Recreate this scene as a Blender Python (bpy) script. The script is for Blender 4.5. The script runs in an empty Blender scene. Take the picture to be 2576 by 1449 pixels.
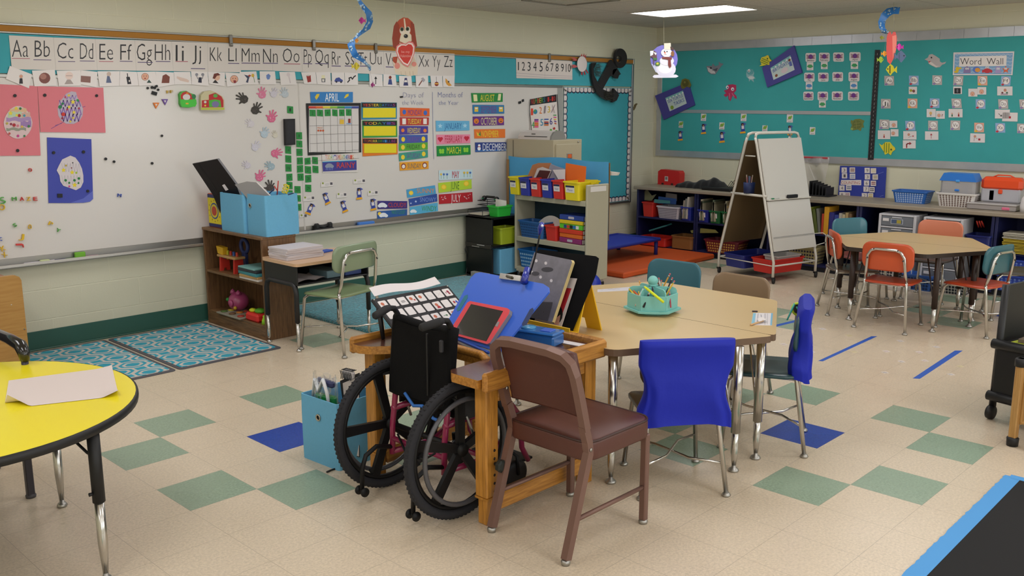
import bpy, math, random
from mathutils import Vector, Matrix
PI = math.pi
rnd = random.Random(7)
SC = bpy.context.scene
COL = SC.collection

# ---------------------------------------------------------------- camera, light, exposure
CAM = Vector((-1.613, -4.008, 1.6306))
YAW, PITCH, ROLL, FPX = 0.769639, 0.196323, -0.000939, 2317.2
FWD = Vector((math.cos(YAW)*math.cos(PITCH), math.sin(YAW)*math.cos(PITCH), -math.sin(PITCH)))
_r0 = Vector((math.sin(YAW), -math.cos(YAW), 0)); _u0 = _r0.cross(FWD)
RIGHT = math.cos(ROLL)*_r0 + math.sin(ROLL)*_u0
UP = -math.sin(ROLL)*_r0 + math.cos(ROLL)*_u0
cd = bpy.data.cameras.new('camera'); cam = bpy.data.objects.new('camera', cd); COL.objects.link(cam)
cam.matrix_world = Matrix(((RIGHT.x, UP.x, -FWD.x, CAM.x), (RIGHT.y, UP.y, -FWD.y, CAM.y), (RIGHT.z, UP.z, -FWD.z, CAM.z), (0, 0, 0, 1)))
cd.sensor_width = 36.0; cd.lens = FPX/2576*36.0; cd.clip_start = 0.05; cd.clip_end = 60
SC.camera = cam
SC.view_settings.view_transform = 'Standard'; SC.view_settings.look = 'None'
SC.view_settings.gamma = 1.0; SC.view_settings.use_curve_mapping = False
SC.view_settings.exposure = 0.0
wd = bpy.data.worlds.new('world'); SC.world = wd; wd.use_nodes = True
wd.node_tree.nodes['Background'].inputs[0].default_value = (0.92, 0.97, 1.0, 1)
wd.node_tree.nodes['Background'].inputs[1].default_value = 5.0   # daylight outside the windows in the right wall
LAMP = 8.0          # brightness of the ceiling troffers' diffusers
LAMP_COL = (1.0, 0.985, 1.0)

# room: whiteboard wall is y = YW, back wall (bulletin boards) is x = XB, ceiling z = ZC
YW, XB, ZC = 2.513, 7.551, 2.505
XL, YR = -4.6, -7.4
T = 0.3048            # floor tile

def ray(u, v):
    return RIGHT*((u-1288)/FPX) + UP*((724.5-v)/FPX) + FWD
def at_z(u, v, z=0.0):
    d = ray(u, v); return CAM + d*((z-CAM.z)/d.z)
def at_y(u, v, y):
    d = ray(u, v); return CAM + d*((y-CAM.y)/d.y)
def at_x(u, v, x):
    d = ray(u, v); return CAM + d*((x-CAM.x)/d.x)

# ---------------------------------------------------------------- materials
def lin(h):
    h = h.lstrip('#'); o = []
    if len(h) == 3: h = h[0]*2+h[1]*2+h[2]*2
    for i in (0, 2, 4):
        c = int(h[i:i+2], 16)/255
        o.append(c/12.92 if c <= .04045 else ((c+.055)/1.055)**2.4)
    return (*o, 1)
MATS = {}
def mat(h, rough=.55, metal=0.0, spec=.5, coat=0.0, alpha=1.0, trans=0.0, noise=0.0, nscale=60, bump=0.0, bscale=200, sheen=0.0):
    k = (h, rough, metal, spec, coat, alpha, trans, noise, nscale, bump, bscale, sheen)
    if k in MATS: return MATS[k]
    m = bpy.data.materials.new('m_'+h.strip('#')+'_%d' % len(MATS)); m.use_nodes = True
    nt = m.node_tree; b = nt.nodes['Principled BSDF']
    b.inputs['Base Color'].default_value = lin(h); b.inputs['Roughness'].default_value = rough
    b.inputs['Metallic'].default_value = metal; b.inputs['Specular IOR Level'].default_value = spec
    b.inputs['Coat Weight'].default_value = coat; b.inputs['Coat Roughness'].default_value = .12
    b.inputs['Alpha'].default_value = alpha; b.inputs['Transmission Weight'].default_value = trans
    b.inputs['Sheen Weight'].default_value = sheen
    if noise or bump:
        tc = nt.nodes.new('ShaderNodeTexCoord')
        if noise:
            n = nt.nodes.new('ShaderNodeTexNoise'); n.inputs['Scale'].default_value = nscale; n.inputs['Detail'].default_value = 3
            nt.links.new(tc.outputs['Object'], n.inputs['Vector'])
            mx = nt.nodes.new('ShaderNodeMix'); mx.data_type = 'RGBA'
            c = lin(h); mx.inputs[6].default_value = tuple(x*(1-noise) for x in c[:3])+(1,); mx.inputs[7].default_value = tuple(min(1, x*(1+noise)) for x in c[:3])+(1,)
            nt.links.new(n.outputs['Fac'], mx.inputs[0]); nt.links.new(mx.outputs[2], b.inputs['Base Color'])
        if bump:
            n = nt.nodes.new('ShaderNodeTexNoise'); n.inputs['Scale'].default_value = bscale; n.inputs['Detail'].default_value = 2
            nt.links.new(tc.outputs['Object'], n.inputs['Vector'])
            bp = nt.nodes.new('ShaderNodeBump'); bp.inputs['Strength'].default_value = bump; bp.inputs['Distance'].default_value = .004
            nt.links.new(n.outputs['Fac'], bp.inputs['Height']); nt.links.new(bp.outputs[0], b.inputs['Normal'])
    MATS[k] = m; return m
def wood(h, h2, scale=9, axis=2, rough=.4, coat=.15, stretch=14):
    k = ('wood', h, h2, scale, axis, rough, stretch)
    if k in MATS: return MATS[k]
    m = bpy.data.materials.new('wood_'+h.strip('#')); m.use_nodes = True; nt = m.node_tree; b = nt.nodes['Principled BSDF']
    tc = nt.nodes.new('ShaderNodeTexCoord'); mp = nt.nodes.new('ShaderNodeMapping')
    s = [stretch]*3; s[axis] = 1.0; mp.inputs['Scale'].default_value = s
    n = nt.nodes.new('ShaderNodeTexNoise'); n.inputs['Scale'].default_value = scale; n.inputs['Detail'].default_value = 5; n.inputs['Roughness'].default_value = .65
    rp = nt.nodes.new('ShaderNodeValToRGB'); rp.color_ramp.elements[0].position = .36; rp.color_ramp.elements[1].position = .64
    rp.color_ramp.elements[0].color = lin(h2); rp.color_ramp.elements[1].color = lin(h)
    nt.links.new(tc.outputs['Object'], mp.inputs['Vector']); nt.links.new(mp.outputs[0], n.inputs['Vector'])
    nt.links.new(n.outputs['Fac'], rp.inputs['Fac']); nt.links.new(rp.outputs[0], b.inputs['Base Color'])
    b.inputs['Roughness'].default_value = rough; b.inputs['Coat Weight'].default_value = coat; b.inputs['Coat Roughness'].default_value = .2
    MATS[k] = m; return m
CHROME = lambda: mat('#c9c7c3', .22, 1.0)
STEEL = lambda: mat('#a9a7a2', .38, .9)
BLACK = lambda: mat('#151517', .45)
PAPER = lambda: mat('#ece6e2', .6)
def asmat(m):
    if isinstance(m, str): return mat(m)
    return m

# ---------------------------------------------------------------- mesh builder
class MB:
    def __init__(s): s.v = []; s.f = []; s.mi = []; s.sm = []; s.mats = []
    def slot(s, m):
        m = asmat(m)
        if m not in s.mats: s.mats.append(m)
        return s.mats.index(m)
    def add(s, vs, fs, m, smooth=False, M=None):
        o = len(s.v); i = s.slot(m)
        for v in vs: s.v.append(tuple(M @ Vector(v)) if M is not None else tuple(v))
        for f in fs: s.f.append([a+o for a in f]); s.mi.append(i); s.sm.append(smooth)
        return s
    def box(s, c, size, m, bev=0.0, M=None, rz=0):
        hx, hy, hz = size[0]/2, size[1]/2, size[2]/2
        X = Matrix.Translation(c) @ Matrix.Rotation(rz, 4, 'Z')
        if M is not None: X = M @ X
        if bev <= 0:
            vs = [(x*hx, y*hy, z*hz) for x in (-1, 1) for y in (-1, 1) for z in (-1, 1)]
            fs = [(0, 1, 3, 2), (4, 6, 7, 5), (0, 4, 5, 1), (2, 3, 7, 6), (0, 2, 6, 4), (1, 5, 7, 3)]
            return s.add(vs, fs, m, False, X)
        b = min(bev, hx*.99, hy*.99, hz*.99); vs = []; idx = {}
        for x in (-1, 1):
            for y in (-1, 1):
                for z in (-1, 1):
                    for a in range(3):
                        p = [x*(hx-b), y*(hy-b), z*(hz-b)]; p[a] = (x*hx, y*hy, z*hz)[a]
                        idx[(x, y, z, a)] = len(vs); vs.append(p)
        fs = []
        def q(l): fs.append([idx[t] for t in l])
        for a in range(3):
            o1, o2 = [(1, 2), (2, 0), (0, 1)][a]
            for sg in (-1, 1):
                l = []
                for p, r in ((-1, -1), (1, -1), (1, 1), (-1, 1)):
                    k = [0, 0, 0]; k[a] = sg; k[o1] = p; k[o2] = r; l.append((*k, a))
                q(l if sg > 0 else l[::-1])
        for a in range(3):
            o1, o2 = [(1, 2), (2, 0), (0, 1)][a]
            for p in (-1, 1):
                for r in (-1, 1):
                    k0 = [0, 0, 0]; k0[o1] = p; k0[o2] = r; k0[a] = -1; k1 = list(k0); k1[a] = 1
                    l = [(*k0, o1), (*k1, o1), (*k1, o2), (*k0, o2)]
                    q(l if p*r < 0 else l[::-1])
        for x in (-1, 1):
            for y in (-1, 1):
                for z in (-1, 1):
                    l = [(x, y, z, 0), (x, y, z, 1), (x, y, z, 2)]
                    q(l if x*y*z > 0 else l[::-1])
        return s.add(vs, fs, m, False, X)
    def tube(s, path, r, m, seg=8, closed=False, smooth=True, M=None, caps=True, flat=1.0):
        P = [Vector(p) for p in path]; n = len(P)
        R = r if isinstance(r, (list, tuple)) else [r]*n
        tan = []
        for i in range(n):
            a = P[(i-1) % n] if (closed or i > 0) else P[i]; b = P[(i+1) % n] if (closed or i < n-1) else P[i]
            t = (b-a); tan.append(t.normalized() if t.length > 1e-9 else Vector((0, 0, 1)))
        up = Vector((0, 0, 1)) if abs(tan[0].z) < .95 else Vector((1, 0, 0))
        nrm = (up - tan[0]*up.dot(tan[0])).normalized(); vs = []
        for i in range(n):
            nrm = (nrm - tan[i]*nrm.dot(tan[i])); nrm = nrm.normalized() if nrm.length > 1e-6 else tan[i].orthogonal().normalized()
            bn = tan[i].cross(nrm)
            k = 1.0
            if 0 < i < n-1 or closed:
                d1 = (P[i]-P[i-1]).normalized(); c = max(.35, d1.dot(tan[i])); k = 1/c
            for j in range(seg):
                a = 2*PI*(j+.5)/seg
                vs.append(P[i] + nrm*math.cos(a)*R[i]*min(k, 1.3) + bn*math.sin(a)*R[i]*flat)
        fs = []
        for i in range(n if closed else n-1):
            a, b = i*seg, ((i+1) % n)*seg
            for j in range(seg):
                j2 = (j+1) % seg; fs.append((a+j, a+j2, b+j2, b+j))
        if caps and not closed:
            fs.append(list(range(seg))[::-1]); fs.append([(n-1)*seg+j for j in range(seg)])
        return s.add(vs, fs, m, smooth and seg > 4, M)
    def lathe(s, prof, m, seg=20, c=(0, 0, 0), M=None, smooth=True, closed=False):
        X = Matrix.Translation(c)
        if M is not None: X = M @ X
        vs = []; fs = []
        for r, z in prof:
            for j in range(seg):
                a = 2*PI*j/seg; vs.append((r*math.cos(a), r*math.sin(a), z))
        n = len(prof)
        for i in range(n if closed else n-1):
            for j in range(seg):
                j2 = (j+1) % seg; a = i*seg; b = ((i+1) % n)*seg
                fs.append((a+j, a+j2, b+j2, b+j))
        if not closed:
            if prof[0][0] > 1e-5: fs.append(list(range(seg))[::-1])
            if prof[-1][0] > 1e-5: fs.append([(n-1)*seg+j for j in range(seg)])
        return s.add(vs, fs, m, smooth, X)
    def prism(s, poly, z0, z1, m, M=None, mside=None, smooth=False):
        n = len(poly)
        a = sum(poly[i][0]*poly[(i+1) % n][1]-poly[(i+1) % n][0]*poly[i][1] for i in range(n))
        if a < 0: poly = poly[::-1]
        vs = [(p[0], p[1], z0) for p in poly]+[(p[0], p[1], z1) for p in poly]
        s.add(vs, [list(range(n))[::-1], list(range(n, 2*n))], m, False, M)
        s.add(vs, [(i, (i+1) % n, n+(i+1) % n, n+i) for i in range(n)], mside or m, smooth, M)
        return s
    def grid(s, fn, nu, nv, m, smooth=True, M=None, thick=None):
        vs = [fn(i/nu, j/nv) for j in range(nv+1) for i in range(nu+1)]
        fs = [(j*(nu+1)+i, j*(nu+1)+i+1, (j+1)*(nu+1)+i+1, (j+1)*(nu+1)+i) for j in range(nv) for i in range(nu)]
        return s.add(vs, fs, m, smooth, M)
    def ball(s, c, r, m, seg=14, M=None, sc=(1, 1, 1)):
        pr = []
        k = max(6, seg//2)
        for i in range(k+1):
            a = -PI/2+PI*i/k; pr.append((max(1e-6, math.cos(a)*r), math.sin(a)*r))
        X = Matrix.Translation(c) @ Matrix.Diagonal((*sc, 1))
        if M is not None: X = M @ X
        return s.lathe(pr, m, seg, M=X)
    def build(s, name, parent=None, loc=(0, 0, 0), rz=0.0, M=None):
        me = bpy.data.meshes.new(name); me.from_pydata(s.v, [], s.f)
        for m in s.mats: me.materials.append(m)
        me.polygons.foreach_set('material_index', s.mi); me.polygons.foreach_set('use_smooth', s.sm)
        me.validate(); me.update()
        o = bpy.data.objects.new(name, me); COL.objects.link(o)
        if parent: o.parent = parent
        if M is not None: o.matrix_local = M
        else: o.location = loc; o.rotation_euler = (0, 0, rz)
        return o

def tag(o, label=None, cat=None, group=None, kind=None):
    if label: o['label'] = label
    if cat: o['category'] = cat
    if group: o['group'] = group
    if kind: o['kind'] = kind
    return o
def thing(name, label, cat, loc=(0, 0, 0), rz=0.0, group=None, M=None):
    o = bpy.data.objects.new(name, None); COL.objects.link(o); o.empty_display_size = .05
    if M is not None: o.matrix_world = M
    else: o.location = loc; o.rotation_euler = (0, 0, rz)
    return tag(o, label, cat, group)
def struct(name, mb, **k): return tag(mb.build(name, **k), kind='structure')
def copy_thing(o, loc=None, rz=None, label=None, group=None, parent=None):
    c = o.copy(); COL.objects.link(c)
    if parent: c.parent = parent; c.matrix_parent_inverse = o.matrix_parent_inverse.copy()
    for ch in [x for x in bpy.data.objects if x.parent == o]: copy_thing(ch, parent=c)
    if loc is not None: c.location = loc
    if rz is not None: c.rotation_euler = (0, 0, rz)
    if label: c['label'] = label
    if group: c['group'] = group
    return c
def frame(o, x, y):    # matrix with origin o, x axis, in-plane y axis
    x = Vector(x).normalized(); y = Vector(y); z = x.cross(y).normalized(); y = z.cross(x)
    return Matrix(((x.x, y.x, z.x, o[0]), (x.y, y.y, z.y, o[1]), (x.z, y.z, z.z, o[2]), (0, 0, 0, 1)))
def rrect(w, h, r, n=5, cx=0, cy=0):
    out = []
    for sx, sy, a0 in ((1, 1, 0), (-1, 1, PI/2), (-1, -1, PI), (1, -1, 1.5*PI)):
        for i in range(n+1):
            a = a0+PI/2*i/n; out.append((cx+sx*(w/2-r)+r*math.cos(a), cy+sy*(h/2-r)+r*math.sin(a)))
    return out
def star(cx, cy, r, n=5, k=.45, rot=PI/2):
    return [(cx+(r if i % 2 == 0 else r*k)*math.cos(rot+PI*i/n), cy-(r if i % 2 == 0 else r*k)*math.sin(rot+PI*i/n)) for i in range(2*n)]

# ---------------------------------------------------------------- lettering
_TX = {}
def textmesh(t, thin=0.0):
    k = (t, thin)
    if k in _TX: return _TX[k]
    cu = bpy.data.curves.new('letters', 'FONT'); cu.body = t; cu.resolution_u = 2; cu.offset = -thin; cu.fill_mode = 'FRONT'
    ob = bpy.data.objects.new('letters', cu); me = ob.to_mesh()
    vs = [(v.co.x, v.co.y) for v in me.vertices]; fs = [list(p.vertices) for p in me.polygons]
    ob.to_mesh_clear(); bpy.data.objects.remove(ob); bpy.data.curves.remove(cu)
    _TX[k] = (vs, fs); return _TX[k]
def caph(thin=0.0):
    return max(y for x, y in textmesh('H', thin)[0])

# ---------------------------------------------------------------- flat things on walls, floor and table tops
ZO = {'A': (0, 0), 'B': (600, 0), 'C': (1200, 0), 'D': (1876, 0), 'E': (0, 350), 'F': (600, 350), 'G': (1150, 350), 'H': (1876, 350),
      'I': (700, 650), 'J': (1300, 650), 'K': (1876, 650), 'L': (0, 700), 'P': None}
def px(reg, x, y):
    if reg == 'P': return (x, y)
    o = ZO[reg]; return (o[0]+x/3.6229, o[1]+y/3.6229)
class Plane:
    def __init__(s, kind, val):
        s.kind = kind; s.val = val
        if kind == 'y': s.r, s.u = Vector((1, 0, 0)), Vector((0, 0, 1))
        elif kind == 'x': s.r, s.u = Vector((0, -1, 0)), Vector((0, 0, 1))
        else: s.r, s.u = Vector((RIGHT.x, RIGHT.y, 0)).normalized(), Vector((FWD.x, FWD.y, 0)).normalized()
        s.n = s.r.cross(s.u)
    def hit(s, u, v):
        return {'y': at_y, 'x': at_x, 'z': at_z}[s.kind](u, v, s.val)
BOARD = Plane('y', YW-.024)        # face of the whiteboard and its paper strips
BACK = Plane('x', XB-.020)         # face of the bulletin boards
FLOOR = Plane('z', .0)
class Frame:                        # a plane set anywhere in the room: M columns are right, up, normal
    def __init__(s, M): s.M = M; s.r = M.col[0].to_3d(); s.u = M.col[1].to_3d(); s.n = M.col[2].to_3d(); s.o = M.translation.copy(); s.kind = 'f'
    def hit(s, u, v):
        d = ray(u, v); t = (s.o-CAM).dot(s.n)/d.dot(s.n); return CAM+d*t
def art(name, label, cat, plane, reg, poly, base, shapes=(), uv=False, th=.0012, off=0.0, group=None, parent=None, tagit=True, edge=None, layer=.00016):
    """a flat thing: outline, thickness and printed pattern; poly = flat list of corners seen in the photo"""
    pts = [(poly[i], poly[i+1]) for i in range(0, len(poly), 2)]
    W = [plane.hit(*px(reg, *q)) for q in pts]
    O = sum(W, Vector())/len(W) + plane.n*off
    def loc(P): d = P-O; return (d.dot(plane.r), d.dot(plane.u))
    L = [loc(w) for w in W]
    mb = MB(); mb.prism(L, 0, th, base, mside=edge)
    if uv:
        TL, TR, BR, BL = [Vector(l) for l in L]
        def f(u, v): p = (TL*(1-u)+TR*u)*(1-v)+(BL*(1-u)+BR*u)*v; return (p.x, p.y)
        wscale = (TR-TL).length
    else:
        def f(x, y): return loc(plane.hit(*px(reg, x, y)))
        a, b = Vector(f(*pts[0])), Vector(f(pts[0][0]+10, pts[0][1])); wscale = (b-a).length/10
    draw(mb, f, wscale, shapes, th, layer)
    M = Matrix(((plane.r.x, plane.u.x, plane.n.x, O.x), (plane.r.y, plane.u.y, plane.n.y, O.y), (plane.r.z, plane.u.z, plane.n.z, O.z), (0, 0, 0, 1)))
    if parent is not None:
        pm = parent.matrix_basis.copy(); q = parent.parent
        while q: pm = q.matrix_basis @ pm; q = q.parent
        M = pm.inverted() @ M
    o = mb.build(name, parent=parent, M=M)
    if tagit: tag(o, label, cat, group)
    return o
def draw(mb, f, wscale, shapes, th=0.0, layer=.00016):
    z = th
    for sh in shapes:
        z += layer; k = sh[0]; col = sh[1]
        if k == 'p':
            P = [f(sh[2][i], sh[2][i+1]) for i in range(0, len(sh[2]), 2)] if not isinstance(sh[2][0], tuple) else [f(*q) for q in sh[2]]
        elif k == 'c':
            _, _, x, y, rx, ry = sh; n = 14; P = [f(x+rx*math.cos(2*PI*i/n), y+ry*math.sin(2*PI*i/n)) for i in range(n)]
        elif k == 'r':
            _, _, a, b, c, d = sh; P = [f(a, b), f(c, b), f(c, d), f(a, d)]
        elif k == 's':
            _, _, x, y, r = sh[:5]; P = [f(*q) for q in star(x, y, r)]
        elif k == 'l':
            w = sh[2]*wscale/2; Q = [Vector(f(sh[3][i], sh[3][i+1])) for i in range(0, len(sh[3]), 2)]
            for a, b in zip(Q, Q[1:]):
                d = (b-a); 
                if d.length < 1e-7: continue
                d.normalize(); nn = Vector((-d.y, d.x))*w; a2 = a-d*w*.5; b2 = b+d*w*.5
                mb.add([(*(a2-nn), z), (*(b2-nn), z), (*(b2+nn), z), (*(a2+nn), z)], [(0, 1, 2, 3)], col)
            continue
        elif k == 't':
            _, _, t, x0, yt, x1, yb = sh[:7]; thin = sh[7] if len(sh) > 7 else 0.0
            vs, fs = textmesh(t, thin); xa = min(v[0] for v in vs); xb = max(v[0] for v in vs); ch = caph(thin)
            V = []
            for vx, vy in vs:
                p = f(x0+(vx-xa)/max(1e-6, xb-xa)*(x1-x0), yb+(yt-yb)*vy/ch); V.append((*p, z))
            mb.add(V, fs, col); continue
        a = sum(P[i][0]*P[(i+1) % len(P)][1]-P[(i+1) % len(P)][0]*P[i][1] for i in range(len(P)))
        if a < 0: P = P[::-1]
        mb.add([(*q, z) for q in P], [list(range(len(P)))], col)

# ================================================================ the room
def nodes(m): return m.node_tree, m.node_tree.nodes['Principled BSDF']
def floor_mat(h, k=.10):
    m = bpy.data.materials.new('floor_tile'); m.use_nodes = True; nt, b = nodes(m)
    tc = nt.nodes.new('ShaderNodeTexCoord'); c = lin(h)
    n = nt.nodes.new('ShaderNodeTexNoise'); n.inputs['Scale'].default_value = 95; n.inputs['Detail'].default_value = 4; n.inputs['Roughness'].default_value = .7
    n2 = nt.nodes.new('ShaderNodeTexVoronoi'); n2.inputs['Scale'].default_value = 70
    mx = nt.nodes.new('ShaderNodeMix'); mx.data_type = 'RGBA'
    rp = nt.nodes.new('ShaderNodeValToRGB'); rp.color_ramp.elements[0].position = .35; rp.color_ramp.elements[1].position = .62
    rp.color_ramp.elements[0].color = tuple(x*(1-k*1.6) for x in c[:3])+(1,); rp.color_ramp.elements[1].color = tuple(min(1, x*(1+k*.7)) for x in c[:3])+(1,)
    nt.links.new(tc.outputs['Object'], n.inputs['Vector']); nt.links.new(n.outputs['Fac'], rp.inputs['Fac'])
    br = nt.nodes.new('ShaderNodeTexBrick'); br.offset = 0.0; br.squash = 1.0
    br.inputs['Scale'].default_value = 1.0; br.inputs['Brick Width'].default_value = T; br.inputs['Row Height'].default_value = T
    br.inputs['Mortar Size'].default_value = .0011; br.inputs['Mortar Smooth'].default_value = .3
    nt.links.new(tc.outputs['Object'], br.inputs['Vector'])
    nt.links.new(br.outputs['Fac'], mx.inputs[0]); nt.links.new(rp.outputs[0], mx.inputs[6]); mx.inputs[7].default_value = tuple(x*.62 for x in c[:3])+(1,)
    nt.links.new(mx.outputs[2], b.inputs['Base Color'])
    n3 = nt.nodes.new('ShaderNodeTexNoise'); n3.inputs['Scale'].default_value = 3.0
    nt.links.new(tc.outputs['Object'], n3.inputs['Vector'])
    mr = nt.nodes.new('ShaderNodeMapRange'); mr.inputs[3].default_value = .20; mr.inputs[4].default_value = .36
    nt.links.new(n3.outputs['Fac'], mr.inputs[0]); nt.links.new(mr.outputs[0], b.inputs['Roughness'])
    b.inputs['Specular IOR Level'].default_value = .45
    return m
def block_mat(h, axis):
    m = bpy.data.materials.new('painted_block'); m.use_nodes = True; nt, b = nodes(m)
    tc = nt.nodes.new('ShaderNodeTexCoord'); sp = nt.nodes.new('ShaderNodeSeparateXYZ'); cb = nt.nodes.new('ShaderNodeCombineXYZ')
    nt.links.new(tc.outputs['Object'], sp.inputs[0]); nt.links.new(sp.outputs[axis], cb.inputs[0]); nt.links.new(sp.outputs[2], cb.inputs[1])
    br = nt.nodes.new('ShaderNodeTexBrick'); br.offset = .5
    br.inputs['Scale'].default_value = 1.0; br.inputs['Brick Width'].default_value = .4064; br.inputs['Row Height'].default_value = .2032
    br.inputs['Mortar Size'].default_value = .004; br.inputs['Mortar Smooth'].default_value = .6
    nt.links.new(cb.outputs[0], br.inputs['Vector'])
    c = lin(h); mx = nt.nodes.new('ShaderNodeMix'); mx.data_type = 'RGBA'
    mx.inputs[6].default_value = c; mx.inputs[7].default_value = tuple(min(1, x*1.12) for x in c[:3])+(1,)
    nt.links.new(br.outputs['Fac'], mx.inputs[0]); nt.links.new(mx.outputs[2], b.inputs['Base Color'])
    n = nt.nodes.new('ShaderNodeTexNoise'); n.inputs['Scale'].default_value = 90; nt.links.new(tc.outputs['Object'], n.inputs['Vector'])
    ma = nt.nodes.new('ShaderNodeMath'); ma.operation = 'MULTIPLY_ADD'; ma.inputs[1].default_value = -1.0
    m2 = nt.nodes.new('ShaderNodeMath'); m2.operation = 'MULTIPLY'; m2.inputs[1].default_value = .25
    nt.links.new(n.outputs['Fac'], m2.inputs[0]); nt.links.new(br.outputs['Fac'], ma.inputs[0]); nt.links.new(m2.outputs[0], ma.inputs[2])
    bp = nt.nodes.new('ShaderNodeBump'); bp.inputs['Strength'].default_value = .5; bp.inputs['Distance'].default_value = .004
    nt.links.new(ma.outputs[0], bp.inputs['Height']); nt.links.new(bp.outputs[0], b.inputs['Normal'])
    b.inputs['Roughness'].default_value = .45
    return m
def ceil_mat(h):
    m = bpy.data.materials.new('ceiling_tile'); m.use_nodes = True; nt, b = nodes(m)
    tc = nt.nodes.new('ShaderNodeTexCoord'); mp = nt.nodes.new('ShaderNodeMapping'); mp.inputs['Location'].default_value = (-.165, -.44, 0)
    br = nt.nodes.new('ShaderNodeTexBrick'); br.offset = 0.0
    br.inputs['Scale'].default_value = 1.0; br.inputs['Brick Width'].default_value = .61; br.inputs['Row Height'].default_value = 1.22
    br.inputs['Mortar Size'].default_value = .010; br.inputs['Mortar Smooth'].default_value = .1
    c = lin(h); mx = nt.nodes.new('ShaderNodeMix'); mx.data_type = 'RGBA'
    n = nt.nodes.new('ShaderNodeTexNoise'); n.inputs['Scale'].default_value = 120; n.inputs['Detail'].default_value = 4
    rp = nt.nodes.new('ShaderNodeValToRGB'); rp.color_ramp.elements[0].position = .3; rp.color_ramp.elements[1].position = .6
    rp.color_ramp.elements[0].color = tuple(x*.8 for x in c[:3])+(1,); rp.color_ramp.elements[1].color = c
    nt.links.new(tc.outputs['Object'], mp.inputs[0]); nt.links.new(mp.outputs[0], br.inputs['Vector']); nt.links.new(tc.outputs['Object'], n.inputs['Vector'])
    nt.links.new(n.outputs['Fac'], rp.inputs['Fac']); nt.links.new(rp.outputs[0], mx.inputs[6])
    mx.inputs[7].default_value = tuple(x*.72 for x in c[:3])+(1,)
    nt.links.new(br.outputs['Fac'], mx.inputs[0]); nt.links.new(mx.outputs[2], b.inputs['Base Color']); b.inputs['Roughness'].default_value = .9
    return m

# floor: one-foot vinyl tiles, green accents in rings round single blue tiles
mb = MB(); FB, FG, FU = floor_mat('#d8c8b0'), floor_mat('#93a891', .12), floor_mat('#2b47a6', .15)
ring = [(2, 1), (2, -1), (-2, 1), (-2, -1), (1, 2), (1, -2), (-1, 2), (-1, -2)]
special = {}
for a in range(-3, 5):
    for b_ in range(-5, 4):
        if (a+b_) % 2 == 0:
            cx, cy = 2+6*a, -1+6*b_; special[(cx, cy)] = FU
            for d in ring: special[(cx+d[0], cy+d[1])] = FG
i0, i1, j0, j1 = math.floor(XL/T)-1, math.ceil(XB/T), math.floor(YR/T)-1, math.ceil(YW/T)
for i in range(i0, i1+1):
    for j in range(j0, j1+1):
        mb.add([(i*T, j*T, 0), ((i+1)*T, j*T, 0), ((i+1)*T, (j+1)*T, 0), (i*T, (j+1)*T, 0)], [(0, 1, 2, 3)], special.get((i, j), FB))
struct('floor', mb)
WALLC = '#d2cfb7'
def wall(name, a, b, th, m):
    mb = MB(); mb.box(((a[0]+b[0])/2, (a[1]+b[1])/2, ZC/2+.05), (abs(b[0]-a[0]) or th, abs(b[1]-a[1]) or th, ZC+.1), m); return struct(name, mb)
BX, BY = block_mat(WALLC, 0), block_mat(WALLC, 1)
wall('wall_left', (XL-.1, YW+.06), (XB+.12, YW+.06), .12, BX)
wall('wall_back', (XB+.06, YR), (XB+.06, YW+.0), .12, BY)
# right wall with three windows, behind and right of the camera
mb = MB(); mb.box(((XL+XB)/2, YR-.06, .45), (XB-XL+.22, .12, .9), BX); mb.box(((XL+XB)/2, YR-.06, 2.40), (XB-XL+.22, .12, .31), BX)
WX = [(-3.6, -1.2), (0.2, 2.6), (4.0, 6.4)]; e_ = [XL-.1]+[v for w in WX for v in w]+[XB+.12]
for k in range(0, 8, 2): mb.box(((e_[k]+e_[k+1])/2, YR-.06, 1.575), (e_[k+1]-e_[k], .12, 1.36), BX)
struct('wall_right', mb)
for k, (a, b) in enumerate(WX):
    mb = MB()
    for x in (a+.02, (a+b)/2, b-.02): mb.box((x, YR-.06, 1.575), (.04, .06, 1.35), '#8d8a84', .004)
    for z in (.92, 2.23): mb.box(((a+b)/2, YR-.06, z), (b-a, .06, .04), '#8d8a84', .004)
    struct('window_%d' % (k+1), mb)
wall('wall_front', (XL-.06, YR), (XL-.06, YW), .12, BY)
mb = MB(); mb.box(((XL+XB)/2, (YR+YW)/2, ZC+.05), (XB-XL+.3, YW-YR+.3, .1), ceil_mat('#d5cdc0')); struct('ceiling', mb)
green = mat('#2f5a4e', .4)
mb = MB(); mb.box(((XL+XB)/2, YW-.004, .066), (XB-XL, .008, .132), green, .002); mb.box(((XL+XB)/2, YW-.012, .006), (XB-XL, .024, .012), green, .004); struct('baseboard_left', mb)
mb = MB(); mb.box((XB-.004, (YR+YW)/2, .066), (.008, YW-YR-.04, .132), green, .002); struct('baseboard_back', mb)
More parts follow.
